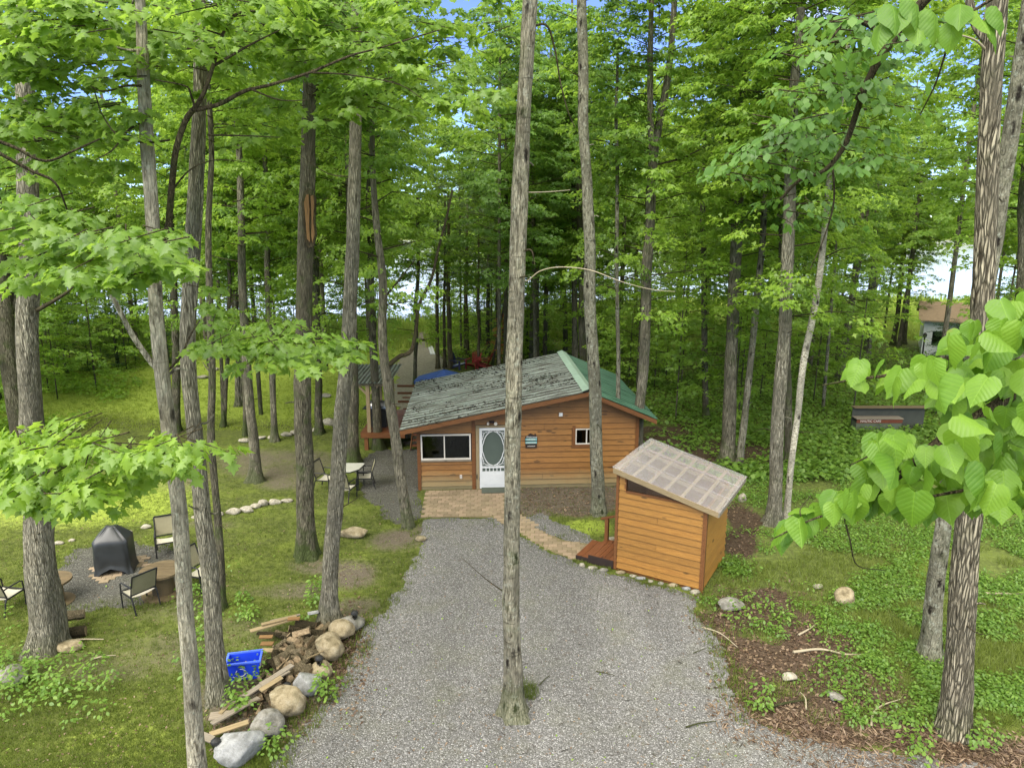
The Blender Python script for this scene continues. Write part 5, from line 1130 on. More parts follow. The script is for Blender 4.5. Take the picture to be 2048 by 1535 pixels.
spec = [(1690, 80, 7, 90, 50, 8), (1620, 150, 7.4, 70, 40, 5), (1740, 170, 7, 90, 60, 6), (1640, 240, 7.4, 90, 50, 9), (1530, 260, 7.8, 60, 30, 5), (1600, 310, 7.6, 90, 40, 8), (1500, 350, 8, 60, 40, 4), (1720, 290, 7.6, 60, 40, 4), (1580, 420, 7.8, 50, 30, 3), (1780, 60, 7, 60, 50, 5)]
spec = [(a, b, c + .3, d, e, int(f * 1.5)) for a, b, c, d, e, f in spec]
P, D, U, S, sh = cloud(spec, 18, .105, .45, .65)
V, Fa, s2 = leaves_mesh(P, D, U, S, LEAF_OVAL if False else (LEAF_OVAL[0] * np.array([1.15, 1, 1.6]), LEAF_OVAL[1]), sh); o = link('foliage', mesh_np('foliage', V - wl(bt), Fa, M['bassm'], attrs=dict(shade=s2)), bt); tag(o, kind='stuff')
for (x, y, s, a, dr) in [(1838, 28, .15, -1.9, 1.2), (1800, 20, .14, -2.5, .7), (1860, 18, .15, -1.2, .9), (1770, 40, .13, -2.6, .9), (1948, 20, .15, -1.2, .9), (1975, 40, .14, -.6, .8), (1920, 8, .13, -2, .6), (1780, 8, .14, -1.5, .7), (1905, 45, .12, -1.8, 1.2), (1990, 12, .13, -1.2, .8), (1820, -5, .14, -1.2, .8)]:
    d_ = np.array([math.cos(a) * math.cos(dr), math.sin(a) * math.cos(dr), -math.sin(dr)]); u_ = np.array([math.cos(a) * math.sin(dr), math.sin(a) * math.sin(dr), math.cos(dr)])
    place_leaf(hm[int(x) % 5], AY(x, y, 3.6), d_, u_, s, bt)

for i_, (V, Fq) in enumerate(TW): o = part('twigs', V, Fq, M['branch'], bt if i_ == 2 else maple6); tag(o, kind='stuff')
# more basswood leaves, past the three hundred largest
xv = []; xf = []; xu = []; o_ = 0; hv = []
for m_ in hm:
    v_ = np.empty(len(m_.vertices) * 3, np.float32); m_.vertices.foreach_get('co', v_); f_ = np.array([p_.vertices[:] for p_ in m_.polygons]); v_ = v_.reshape(-1, 3); hv.append((v_, f_, v_[:, :2].copy()))
for Pp, n, Y in POLYS:
    Pp = np.array(Pp, float); lo, hi = Pp.min(0), Pp.max(0); k = 0
    while k < n * .8:
        q = lo + rng.random(2) * (hi - lo)
        if sdf(Pp, q[:1], q[1:])[0] > -4: continue
        p = AY(q[0], q[1], Y + abs(rng.normal(.15, .3))); a = rng.normal(-1.75, 1.1); dr = rng.normal(.9, .40)
        d_ = np.array([math.cos(a) * math.cos(dr), math.sin(a) * math.cos(dr), -math.sin(dr)]); u_ = np.array([math.cos(a) * math.sin(dr), math.sin(a) * math.sin(dr), math.cos(dr)]) + rng.normal(0, .38, 3)
        x_ = np.cross(d_, u_); x_ /= np.linalg.norm(x_); z_ = np.cross(x_, d_); s_ = rng.uniform(.06, .12); v_, f_, u2 = hv[rng.integers(8)]
        xv.append(p + s_ * (v_[:, :1] * x_ + v_[:, 1:2] * d_ + v_[:, 2:] * z_)); xf.append(f_ + o_); xu.append(u2); o_ += len(v_); k += 1
xv = np.concatenate(xv); o = part('foliage', xv, np.concatenate(xf), M['bass'], bt, smooth=True, uv=np.concatenate(xu), attrs=dict(shade=np.repeat(rng.random(len(xv) // len(hv[0][0])), len(hv[0][0])))); tag(o, kind='stuff')
# ================================================================== UNDERGROWTH, GRASS, LITTER
def scat_px(n, fx, fy, keep):
    """random ground points whose photo position falls in the given windows"""
    x = rng.uniform(fx[0], fx[1], n); y = rng.uniform(fy[0], fy[1], n)
    d = np.stack([(x - 1024) / F, CP + SP * (-(y - 767.5) / F), -SP + CP * (-(y - 767.5) / F)], 1); t = -CH / d[:, 2]
    w_ = d * t[:, None]; k = keep(x, y, w_[:, 0], w_[:, 1]) & (rng.random(n) < 1.0); return w_[k][:, :2]
def inside(x, y, polys, m=0.0):
    r = np.zeros(x.shape, bool)
    for P_ in polys: r |= sdf(P_, x, y) < m
    return r
CAB = np.array([HT(p)[:2] for p in ((0, 0, 0), (HW, 0, 0), (HW, HD, 0), (0, HD, 0))]); SHD = np.array([ST(p)[:2] for p in ((-.9, -.02, 0), (SW + .03, -.02, 0), (SW + .03, SD, 0), (-.9, SD, 0))])
HARD = [DRIVE, SIDE, STRIP, PIT, FARG, PATIO, PATH, CAB, SHD]
def blades(P, n, h, wd, spread, mt, name, rng=rng, lean=.5, shb=None):
    m = len(P); a = rng.random((m, n)) * 6.283; r = spread * rng.random((m, n)); H_ = h * rng.uniform(.5, 1.2, (m, n)); ln = lean * rng.random((m, n))
    bx = P[:, 0, None] + r * np.cos(a); by = P[:, 1, None] + r * np.sin(a); bz = gh(bx, by) - .005; th = rng.random((m, n)) * 3.14
    sx, sy = np.cos(th) * wd, np.sin(th) * wd; ox, oy = np.cos(a) * ln * H_, np.sin(a) * ln * H_
    v = np.stack([np.stack([bx - sx, by - sy, bz], -1), np.stack([bx + sx, by + sy, bz], -1), np.stack([bx + ox, by + oy, bz + H_ * (1 - .3 * ln)], -1)], 2).reshape(-1, 3)
    Fa = np.arange(len(v)).reshape(-1, 3); sh = np.repeat((rng.random((m, n)) * .5 + (rng.random((m, 1)) if shb is None else shb[:, None]) * .5).ravel(), 3)
    o = link(name, mesh_np(name, v, Fa, mt, attrs=dict(shade=sh))); tag(o, kind='stuff'); return o
def lawnkeep(x, y, X, Y):
    d, l, w_, t = masks(X, Y); return ~inside(X, Y, HARD, .0) & (w_ < .5) & (t < .4) & (rng.random(len(X)) > d * 1.15) & (X < 3.5)
p = scat_px(76000, (-330, 1240), (870, 1600), lawnkeep); blades(p, 5, .065, .006, .08, M['grass'], 'lawn_grass')
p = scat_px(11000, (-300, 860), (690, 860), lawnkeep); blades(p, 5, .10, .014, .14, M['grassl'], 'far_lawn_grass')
def edgekeep(x, y, X, Y):
    e = np.minimum.reduce([abs(sdf(q, X, Y)) for q in (DRIVE, SIDE, PIT, STRIP)]); return (e < .28) & (rng.random(len(X)) < .5) & ~inside(X, Y, [PATIO, PATH, CAB, SHD])
p = scat_px(26000, (0, 1500), (1000, 1580), edgekeep); blades(p, 6, .12, .009, .10, M['grass'], 'verge_grass')
def drivekeep(x, y, X, Y): return (sdf(DRIVE, X, Y) < -.2) & (fbm(X * .8, Y * .8, 3.1) > .3) & (rng.random(len(X)) < .14)
p = scat_px(9000, (560, 1480), (1040, 1560), drivekeep); blades(p, 6, .05, .006, .07, M['grass'], 'sparse_weeds')
p = np.vstack([G(1055 + random.gauss(0, 12), 1385 + random.gauss(0, 10))[:2] for _ in range(40)]); blades(p, 12, .16, .006, .07, M['grass'], 'grass_tuft', shb=np.full(40, .9))
def woodkeep(x, y, X, Y):
    d, l, w_, t = masks(X, Y); return ~inside(X, Y, HARD, .05) & (w_ > .35) & (rng.random(len(X)) > t * 1.15)
p = scat_px(26000, (1240, 2200), (880, 1560), woodkeep)
pg = p[(fbm(p[:, 0] * .35, p[:, 1] * .35, 9.1) > -.15) & (p[:, 1] < 17)]
blades(pg, 6, .20, .006, .12, M['grass'], 'woodland_grass', lean=.9)
def plants(P, n, h, size, mt, name, tpl=LEAF_OVAL, clump=.12):
    m = len(P); a = rng.random((m, n)) * 6.283; r = clump * np.sqrt(rng.random((m, n))); x = P[:, 0, None] + r * np.cos(a); y = P[:, 1, None] + r * np.sin(a)
    z = gh(x, y) + h * rng.uniform(.3, 1.0, (m, 1)) * (1 - .5 * (r / clump) ** 2) * rng.uniform(.7, 1.1, (m, n)); dr = rng.normal(.25, .3, (m, n))
    Dd = np.stack([np.cos(a) * np.cos(dr), np.sin(a) * np.cos(dr), -np.sin(dr)], -1).reshape(-1, 3); Uu = np.stack([np.cos(a) * np.sin(dr), np.sin(a) * np.sin(dr), np.cos(dr)], -1).reshape(-1, 3) + rng.normal(0, .25, (m * n, 3))
    sh = (rng.random((m, 1)) * .6 + rng.random((m, n)) * .4).ravel(); V, Fa, s2 = leaves_mesh(np.stack([x, y, z], -1).reshape(-1, 3), Dd, Uu, size * rng.uniform(.6, 1.2, m * n), tpl, sh)
    o = link(name, mesh_np(name, V, Fa, mt, attrs=dict(shade=s2))); tag(o, kind='stuff'); return o
p = scat_px(30000, (1240, 2200), (860, 1560), woodkeep); q = p[fbm(p[:, 0] * .8, p[:, 1] * .8, 5.5) > -.05]; plants(q[:11000], 8, .26, .07, M['under'], 'undergrowth', clump=.17)
p = scat_px(14000, (1180, 2150), (700, 960), woodkeep); plants(p[:6500], 7, .5, .17, M['under'], 'undergrowth', LEAF_FAR, .4)
LB = np.array([G(a, b)[:2] for a, b in [(-900, 900), (-900, 620), (300, 620), (290, 760), (200, 830), (60, 920)]])
def leftw(x, y, X, Y): return (sdf(LB, X, Y) < 0) & (fbm(X * .4, Y * .4, 6.1) > 0)
p = scat_px(6000, (-100, 340), (640, 960), leftw); plants(p, 7, .6, .16, M['maplel'], 'undergrowth', LEAF_FAR, .4)  # lighter leaf colour stands in for light on this bank
fgs = np.vstack([G(random.gauss(cx, sx), random.gauss(cy, sy))[:2] for cx, cy, sx, sy, n in [(40, 1350, 45, 50, 60), (150, 1370, 50, 25, 26), (400, 1310, 14, 45, 26), (480, 1420, 16, 12, 12), (500, 1360, 20, 18, 10), (650, 1390, 12, 10, 10), (632, 1200, 8, 16, 12), (480, 1230, 14, 30, 12), (1960, 1490, 20, 20, 10), (1520, 1400, 10, 14, 8), (1500, 1230, 30, 30, 16), (1840, 1500, 20, 30, 10), (545, 1495, 14, 10, 8), (385, 1235, 12, 30, 12)] for _ in range(n)])
plants(fgs, 14, .55, .085, M['under'], 'bramble', clump=.16)
# reeds and meadow before the lake
def reedk(x, y, X, Y): return (Y > 47 + 4 * fbm(X * .1, Y * .1)) & (Y < shore(X) + 1) & ~inside(X, Y, [FARG])
p = scat_px(9000, (200, 2100), (585, 712), reedk); blades(p, 6, .9, .05, .6, M['reed'], 'reeds', lean=.35)
def shr(x, y, X, Y): return (Y > 42) & (Y < shore(X)) & ~inside(X, Y, [FARG], .3) & ((x < 790) & (y < 720) | (x > 862) & (x < 1100))
p = scat_px(2600, (200, 1150), (620, 730), shr); plants(p, 9, 1.0, .2, M['maplel'], 'shoreline_shrubs', LEAF_FAR, .6)
# dead leaves and bark chips
def flat_bits(P, size, mt, name, asp=.5, zf=None, tilt=.35):
    m = len(P); a = rng.random(m) * 6.283; Dd = np.stack([np.cos(a), np.sin(a), rng.normal(0, tilt, m)], 1); Uu = np.stack([rng.normal(0, tilt, m), rng.normal(0, tilt, m), np.ones(m)], 1); z = (gh(P[:, 0], P[:, 1]) if zf is None else zf) + .015
    t_ = (np.array([(0, 0, 0), (asp / 2, .5, .05), (0, 1, 0), (-asp / 2, .5, .05)]), np.array([(0, 1, 2), (0, 2, 3)])); V, Fa, s2 = leaves_mesh(np.column_stack([P, z]), Dd, Uu, size * rng.uniform(.5, 1.3, m), t_, rng.random(m))
    o = link(name, mesh_np(name, V, Fa, mt, attrs=dict(shade=s2))); tag(o, kind='stuff'); return o
def litk(x, y, X, Y): d, l, w_, t = masks(X, Y); return (rng.random(len(X)) < t) & ~inside(X, Y, [CAB, SHD])
p = scat_px(60000, (560, 2150), (850, 1560), litk); flat_bits(p[:22000], .075, M['litter'], 'fallen_leaves', .65)
def chipk(x, y, X, Y): return (abs(sdf(DRIVE, X, Y)) < .7) & (x > 1380) & (rng.random(len(X)) < .7)
p = scat_px(9000, (1380, 2150), (1400, 1560), chipk); flat_bits(p[:3500], .13, M['litter'], 'bark_chips', .16)
def sp(x, y, X, Y): return (rng.random(len(X)) < .5) & ~inside(X, Y, [CAB, SHD])
p = scat_px(9000, (0, 1500), (960, 1560), sp); flat_bits(p, .05, M['litter'], 'scattered_leaves', .6)
p = scat_px(1500, (0, 1500), (980, 1560), sp); flat_bits(p, .05, M['maplel'], 'fallen_green_leaves', .7)
p = scat_px(1500, (500, 1500), (1040, 1560), lambda x, y, X, Y: (sdf(DRIVE, X, Y) < 0) & (rng.random(len(X)) < .5)); flat_bits(p, .16, M['roofdirt'], 'fine_twigs', .07)
SOIL = poly_px([(1012, 972), (1238, 970), (1232, 1020), (1160, 1035), (1085, 1022), (1035, 1036), (1016, 1012)])
p = scat_px(3000, (1000, 1240), (965, 1040), lambda x, y, X, Y: (sdf(SOIL, X, Y) < 0)); flat_bits(p[:1500], .07, M['litter'], 'soil_litter', .5); blades(p[1500:1900], 4, .06, .006, .06, M['grass'], 'soil_moss')
# litter on the cabin roof
n = 5200; u = rng.random(n) * (UR - UL) + UL; v = rng.random(n) * (V1 - V0) + V0; k = fbm(u * 1.0, v * 1.6, 8.8) + .25 * vnoise(u * 6, v * 9, 3) > .12 + .35 * (u > 4.6); u, v = u[k], v[k]
Pz = np.array([HT((a, b, ZL + (a - UL) / (UR - UL) * (ZT - ZL) + .022)) for a, b in zip(u, v)])
flat_bits(Pz[:, :2], .11, M['roofdirt'], 'roof_litter', .45, zf=Pz[:, 2], tilt=.2)
# far shore woods
def farwoods():
    r = np.random.default_rng(3); n = 26000; x = r.uniform(-420, 420, n); y = r.uniform(345, 380, n); hh = 14 + 7 * fbm(x * .02, y * .05, 1) ; z = 1 + hh * r.random(n) ** .7
    D_ = r.normal(0, 1, (n, 3)); U_ = r.normal(0, .6, (n, 3)) + np.array([0, -.7, .7]); sh = np.clip(.5 + .4 * fbm(x * .08, y * .1, 2) + r.normal(0, .15, n), 0, 1)
    V, Fa, s2 = leaves_mesh(np.stack([x, y, z], 1), D_, U_, r.uniform(2, 4.5, n), LEAF_FAR, sh); o = link('far_shore_woods', mesh_np('far_shore_woods', V, Fa, M['maple'], attrs=dict(shade=s2))); tag(o, kind='stuff')
farwoods()

for o in COL.objects:
    if o.name.startswith('branches'): o['kind'] = 'stuff'
# ================================================================== SIDE DECK, GRILL, UMBRELLA
dk = thing('side_deck', (-4.8, 25.2, 0), 'raised stained-wood deck with railings and a ribbed roof left of the cabin', 'deck')
X0, X1, Y0, Y1, DZ = -5.55, -3.95, 24.95, 28.2, .70
n = 17
for i in range(n): y = Y0 + i * (Y1 - Y0) / n; MB().box(X0, X1, y, y + .18, DZ - .03, DZ).build('deck_board', M['deck'], dk)
MB().box(X0, X1, Y0 - .045, Y0 - .005, DZ - .2, DZ - .002).build('rim_board', M['trim'], dk); MB().box(X0 - .045, X0 - .002, Y0, Y1, DZ - .2, DZ - .002).build('rim_board', M['trim'], dk)
for x, y in ((X0 + .15, Y0 + .08), (X1 - .4, Y0 + .08), (X0 + .15, Y1 - .1), (X1 - .1, Y1 - .1)): MB().box(x - .07, x + .07, y - .07, y + .07, -.1, DZ - .035).build('leg', M['trim'], dk)
for x, y in ((X0 + .28, Y0 + .08), (X0 + .28, Y1 - .8), (-4.72, Y0 + 2.1)): MB().box(x - .065, x + .065, y - .065, y + .065, DZ + .002, 2.5).build('post', M['pine'], dk)
MB().box(X1 - .42, X1 - .30, Y0 + .01, Y0 + .13, DZ + .002, DZ + 1.0).build('post', M['trim'], dk)
for z in (DZ + .32, DZ + .68, DZ + .98): MB().box(-4.7, X1 + .1, Y1 - .1, Y1 - .06, z, z + .09).build('rail', M['trim'], dk)
for z in (DZ + .45, DZ + .9): MB().box(X1 - .3, X1 + .45, Y0 + 1.6, Y0 + 1.64, z, z + .05).build('rail', M['trim'], dk)
MB().bar((X0 + .28, Y0 + .08, 2.1), (X0 - .05, Y0 + .08, 2.45), .06, .08).build('brace', M['pine'], dk); MB().bar((X0 + .28, Y0 + .08, 2.1), (X0 + .65, Y0 + .08, 2.45), .06, .08).build('brace', M['pine'], dk)
MB().box(-6.05, -4.55, Y0 + .04, Y0 + .1, 2.45, 2.55).build('beam', M['pine'], dk); MB().box(-6.05, -4.55, Y0 + 2.6, Y0 + 2.66, 2.55, 2.65).build('beam', M['pine'], dk)
V = []; A = []; n = 64
for t in (0, 1):
    for j in range(n): V.append((-6.15 + 1.75 * j / (n - 1), Y0 - .15 + 3.0 * t, 2.58 + .12 * t + .022 * math.cos(j / (n - 1) * 12 * 6.283))); A.append(.5 - .5 * math.cos(j / (n - 1) * 12 * 6.283))
part('roof_panel', V, [(j, j + 1, n + j + 1, n + j) for j in range(n - 1)], M['roofL'], dk, attrs=dict(valley=A), uv=[(a[1], a[0]) for a in V])
st = thing('deck_stairs', (-3.5, 25.0, 0), 'red-brown wooden stairs under the cabin eave beside the side deck', 'stairs')
for i in range(4): MB().box(-3.72, -3.08, 25.0 + i * .2, 25.19 + i * .2, .14 + .15 * i, .175 + .15 * i).build('tread', M['deck'], st)
for x in (-3.76, -3.07): MB().bar((x, 24.95, .05), (x, 25.8, .68), .03, .16).build('stringer', M['trim'], st)
gr = thing('gas_grill', (-5.0, 25.75, DZ), 'black gas grill with a steel lid standing on the side deck', 'grill')
MB().box(-5.35, -4.72, 25.5, 26.0, DZ + .05, DZ + .72).build('cabinet', M['black'], gr); MB().box(-5.6, -5.36, 25.55, 25.95, DZ + .72, DZ + .76).build('side_shelf', M['black'], gr); MB().box(-4.71, -4.5, 25.55, 25.95, DZ + .72, DZ + .76).build('side_shelf', M['black'], gr)
pr_ = [(25.52 + .23 - .23 * math.cos(a), DZ + .76 + .26 * math.sin(a)) for a in np.linspace(0, math.pi, 9)]
V = [(x, y, z) for x in (-5.35, -4.72) for y, z in pr_]; part('lid', V, [tuple(range(9)), tuple(range(17, 8, -1))] + [(i, i + 9, i + 10, i + 1) for i in range(8)] + [(0, 8, 17, 9)], M['steel'], gr); MB().bar((-5.25, 25.47, DZ + .85), (-4.82, 25.47, DZ + .85), .025).build('handle', M['black'], gr)
uc = AY(888, 738, 29.2); um = thing('patio_umbrella', (uc[0], uc[1], 0), 'open blue patio umbrella behind the cabin roof', 'umbrella')
n = 8; rm = [(uc[0] + 1.3 * math.cos(i * 6.283 / n + .3), uc[1] + 1.3 * math.sin(i * 6.283 / n + .3), uc[2] - .42) for i in range(n)]
V = [tuple(uc)] + rm + [(a, b, c - .13) for a, b, c in rm]; part('canopy', V, [(0, i + 1, (i + 1) % n + 1) for i in range(n)] + [(i + 1, n + i + 1, n + (i + 1) % n + 1, (i + 1) % n + 1) for i in range(n)], M['canvas'], um)
MB().tube([(uc[0], uc[1], 0), (uc[0], uc[1], uc[2] + .06)], .025, 8).build('pole', M['black'], um); MB().tube([(uc[0], uc[1], 0), (uc[0], uc[1], .1)], .25, 14).build('base', M['black'], um)
for i in range(n): MB().bar(np.array(uc) - (0, 0, .02), np.array(rm[i]) - (0, 0, .01), .02).build('rib', M['black'], um)

# ================================================================== CHAIRS AND TABLES
def sling_chair(lab):
    t = thing('patio_chair', (0, 0, 0), lab, 'chair'); B = M['black']; r = .014
    for s in (-1, 1):
        x = s * .27; f = MB()
        f.tube([(x, -.26, 0), (x, -.27, .30), (x, -.25, .60), (x, -.18, .63), (x, .12, .63), (x, .20, .62)], [r * 1.2] * 6, 6); f.build('arm', B, t, smooth=False)
        MB().tube([(x, .30, 0), (x, .22, .32), (x, .17, .42), (x, .24, .66), (x, .33, .92)], r * 1.2, 6).build('back_post', B, t)
        MB().bar((x, -.26, .40), (x, .18, .38), .028).build('seat_rail', B, t)
    MB().bar((-.27, .33, .92), (.27, .33, .92), .03).build('top_rail', B, t); MB().bar((-.27, -.26, .40), (.27, -.26, .40), .03).build('front_rail', B, t); MB().bar((-.27, .185, .44), (.27, .185, .44), .026).build('lower_rail', B, t)
    V = []; 
    for i in range(7):
        for j in range(7):
            a, b = i / 6, j / 6; V.append((-.255 + .51 * a, -.25 + .42 * b, .405 - .035 * math.sin(math.pi * a) - .03 * math.sin(math.pi * b) - .02 * b))
    gq = [(i * 7 + j, i * 7 + j + 1, (i + 1) * 7 + j + 1, (i + 1) * 7 + j) for i in range(6) for j in range(6)]
    part('seat', V, gq, M['mesh'], t, smooth=True)
    V = [(-.255 + .51 * i / 6, .19 + .135 * j / 6 + .02 * math.sin(math.pi * i / 6), .46 + .45 * j / 6) for i in range(7) for j in range(7)]; part('backrest', V, gq, M['meshb'], t, smooth=True)
    return t
c0 = sling_chair('mesh patio chair behind the slim maple trunk, facing the drive, near the covered grill'); kids(c0)
def put(px_, py_, rz, lab, grp, first=False, sc_=1.0):
    g = G(px_, py_); 
    if first: c0.location = g; c0.rotation_euler = (0, 0, rz); c0['group'] = grp; return c0
    return dup(c0, g, rz, label=lab, group=grp)
GA, GB = 'mesh chairs round the gravel seating area', 'mesh chairs at the white patio table'
put(338, 1106, R(25), '', GA, True)
put(283, 1212, R(-125), 'mesh patio chair seen from behind beside the right-hand spool table', GA)
put(402, 1172, R(70), 'mesh patio chair mostly hidden behind the rough-barked trunk', GA)
put(12, 1220, R(170), 'mesh patio chair cut off by the left edge of the picture', GA)
put(652, 978, R(75), 'mesh chair left of the white patio table', GB); put(732, 974, R(-78), 'mesh chair right of the white patio table', GB); put(690, 998, R(165), 'mesh chair tucked in front of the white patio table beside the furrowed trunk', GB)
tc = G(697, 978); pt = thing('patio_table', tc, 'pale glass-topped patio table with black legs behind the furrowed trunk', 'table')
tp = [(tc[0] + a, tc[1] + b) for a, b in ((-.42, -.42), (.18, -.42), (.40, -.15), (.48, .35), (.40, .42), (-.42, .42))]
part('tabletop', [(a, b, .72) for a, b in tp] + [(a, b, .735) for a, b in tp], [tuple(range(5, -1, -1)), tuple(range(6, 12))] + [(i, (i + 1) % 6, 6 + (i + 1) % 6, 6 + i) for i in range(6)], M['tabletop'], pt)
for i in (0, 2, 3, 5): a, b = tp[i]; a += (tc[0] - a) * .1; b += (tc[1] - b) * .1; MB().tube([(a, b, 0), (a, b, .72)], .016, 6).build('leg', M['black'], pt)
for i in range(6): MB().bar((*tp[i], .712), (*tp[(i + 1) % 6], .712), .028).build('rim', M['black'], pt)
def spool(p, r, h, lab):
    t = thing('spool_table', p, lab, 'table', 'cable-spool tables on the gravel'); n = 28
    for nm, z0, z1, rr in (('tabletop', h - .05, h, r), ('base_disc', .0, .05, r)):
        if nm == 'tabletop':
            nb = 6; wd = 2 * rr / nb
            for k in range(nb):
                x0, x1 = -rr + k * wd + .004, -rr + (k + 1) * wd - .004; pts = []
                for x in np.linspace(x0, x1, 6): pts.append((x, math.sqrt(max(rr * rr - x * x, .0004))))
                for x in np.linspace(x1, x0, 6): pts.append((x, -math.sqrt(max(rr * rr - x * x, .0004))))
                V = [(p[0] + b, p[1] + a, z0) for a, b in pts] + [(p[0] + b, p[1] + a, z1) for a, b in pts]; m = len(pts)
                part('plank', V, [tuple(range(m)), tuple(range(2 * m - 1, m - 1, -1))] + [(i, m + i, m + (i + 1) % m, (i + 1) % m) for i in range(m)], M['spool'], t, uv=[(v_[0], v_[1]) for v_ in V])
        else:
            V, Fq = tube([(p[0], p[1], z0), (p[0], p[1], z1)], rr, n); part(nm, V, [tuple(f) for f in Fq] + [tuple(range(n)), tuple(range(n, 2 * n))], M['spool'], t)
    V, Fq = tube([(p[0], p[1], .05), (p[0], p[1], h - .05)], r * .52, 20); part('drum', V, [tuple(f) for f in Fq], M['spool'], t)
spool(G(108, 1206), .42, .58, 'wooden cable-spool table half hidden behind the thick left-hand tree'); spool(G(328, 1186), .46, .60, 'low wooden cable-spool table behind the slim maple trunk')
# covered grill
gp = G(234, 1141); cg = thing('covered_grill', gp, 'barbecue grill under a black vinyl cover on a brick pad', 'grill'); A_ = R(14)
V = []; nr, ns = 26, 56
for i in range(nr):
    t = i / (nr - 1)
    for j in range(ns):
        a = j / ns * 6.283; ca, sa = math.cos(a), math.sin(a); e = .30
        sx = math.copysign(abs(ca) ** e, ca); sy = math.copysign(abs(sa) ** e, sa)
        if t < .62: q = t / .62; wx, wy, z = .42 - .02 * q, .30, .82 * q; 
        else: q = (t - .62) / .38; k_ = 1 - q; wx, wy, z = .39 * (k_ ** 1.1) * .80 + .10, .29 * (k_ ** 1.1) * .8 + .07, .82 + .34 * q ** .8
        if t < .12: wx += .03 * (1 - t / .12); wy += .03 * (1 - t / .12)
        fold = .008 * math.sin(a * 9 + 2 * t) * (1 - t) + .02 * float(vnoise(ca * 2.2 + 4, sa * 2.2, z * 3.0)) + (.015 * math.sin(a * 7) * q if t > .62 else 0)
        if sy < -.9 and t < .35: z = z + .20 * max(0, 1 - (sx / .75) ** 2) * (1 - t / .35)
        x, y = (wx + fold) * sx, (wy + fold) * sy; V.append((gp[0] + x * math.cos(A_) - y * math.sin(A_), gp[1] + x * math.sin(A_) + y * math.cos(A_), z + .02))
Fq = [(i * ns + j, i * ns + (j + 1) % ns, (i + 1) * ns + (j + 1) % ns, (i + 1) * ns + j) for i in range(nr - 1) for j in range(ns)] + [tuple(range((nr - 1) * ns, nr * ns))]
part('cover', V, Fq, M['cover'], cg, smooth=True)
for x, y in ((-.28, -.2), (.28, -.2), (-.28, .2), (.28, .2)): MB().box(gp[0] + x - .025, gp[0] + x + .025, gp[1] + y - .025, gp[1] + y + .025, 0, .7).build('leg', M['black'], cg)
pavers('brick_pad', poly_px([(170, 1142), (212, 1122), (292, 1108), (304, 1130), (226, 1160), (198, 1171)]), .22, .13, A_, .03)
def adirondack(p, rz, mt, lab, seatm=None):
    t = thing('garden_chair', (0, 0, 0), lab, 'chair', 'slatted garden chairs by the cedars')
    for i in range(5): x = -.22 + i * .11; h = .98 - .05 * abs(i - 2); MB().bar((x * .8, .28, .30), (x * 1.25, .56, h), .085, .02, up=(0, 1, .3)).build('back_slat', mt, t)
    for i in range(4): y = -.28 + i * .14; MB().box(-.26, .26, y, y + .115, .36 - .035 * i - .02, .36 - .035 * i).build('seat_slat', seatm or mt, t)
    for s in (-1, 1):
        MB().box(s * .36 - .065, s * .36 + .065, -.34, .40, .54, .565).build('arm', mt, t); MB().box(s * .31 - .015, s * .31 + .015, -.30, -.19, 0, .538).build('leg', mt, t)
        MB().bar((s * .27, -.28, .31), (s * .27, .62, .04), .025, .11).build('side_rail', mt, t)
    t.location = [float(a) for a in p]; t.rotation_euler = (0, 0, rz)
adirondack(G(918, 738), R(60), M['navy'], 'navy blue slatted garden chair with a pale arm behind the cabin roof', M['paleblue']); adirondack(G(946, 738), R(-25), M['red'], 'faded red slatted garden chair facing the cabin'); adirondack(G(966, 737), R(-100), M['red'], 'red slatted garden chair turned away to the right behind a thin cedar')

# ================================================================== STONES
import bmesh
def ico(sub):
    bm = bmesh.new(); bmesh.ops.create_icosphere(bm, subdivisions=sub, radius=1); V = np.array([v.co[:] for v in bm.verts]); F_ = np.array([[v.index for v in f.verts] for f in bm.faces]); bm.free(); return V, F_
I4, I3, I2 = ico(4), ico(3), ico(2)
def rock(name, lab, px_, py_, w, h, mt, d=None, seed=0, sub=I4, group=None, facets=9, rz=0.0, sink=.25, cat='boulder'):
    """w, h in photo pixels at the rock's place"""
    g = G(px_, py_); s = math.hypot(g[1], CH) / F; W_, H_ = w * s / 2, h * s / 2; D_ = (d or w * .7) * s / 2
    r = np.random.default_rng(seed + int(px_ * 7 + py_)); V, F_ = sub; V = V.copy()
    for _ in range(facets):
        n = r.normal(0, 1, 3); n /= np.linalg.norm(n); c = r.uniform(.62, .88); k = V @ n - c; V -= np.maximum(k, 0)[:, None] * n * .92
    V = V * (1 + .06 * fbm(V[:, 0] * 2 + seed, V[:, 1] * 2, V[:, 2] * 2, 3) + .02 * fbm(V[:, 0] * 8, V[:, 1] * 8 + seed, V[:, 2] * 8, 2))[:, None]
    V = V * np.array([W_, D_, H_]) * 1.12; ca, sa = math.cos(rz), math.sin(rz); V = np.stack([V[:, 0] * ca - V[:, 1] * sa, V[:, 0] * sa + V[:, 1] * ca, V[:, 2]], 1) + np.array([g[0], g[1], H_ * (1 - sink)])
    o = link(name, mesh_np(name, V - g, F_, mt, True), None, g); WL[o.name] = g; tag(o, lab, cat, group); return o
TB, GB_, WB = M['stone_tan'], M['stone_grey'], M['stone_white']
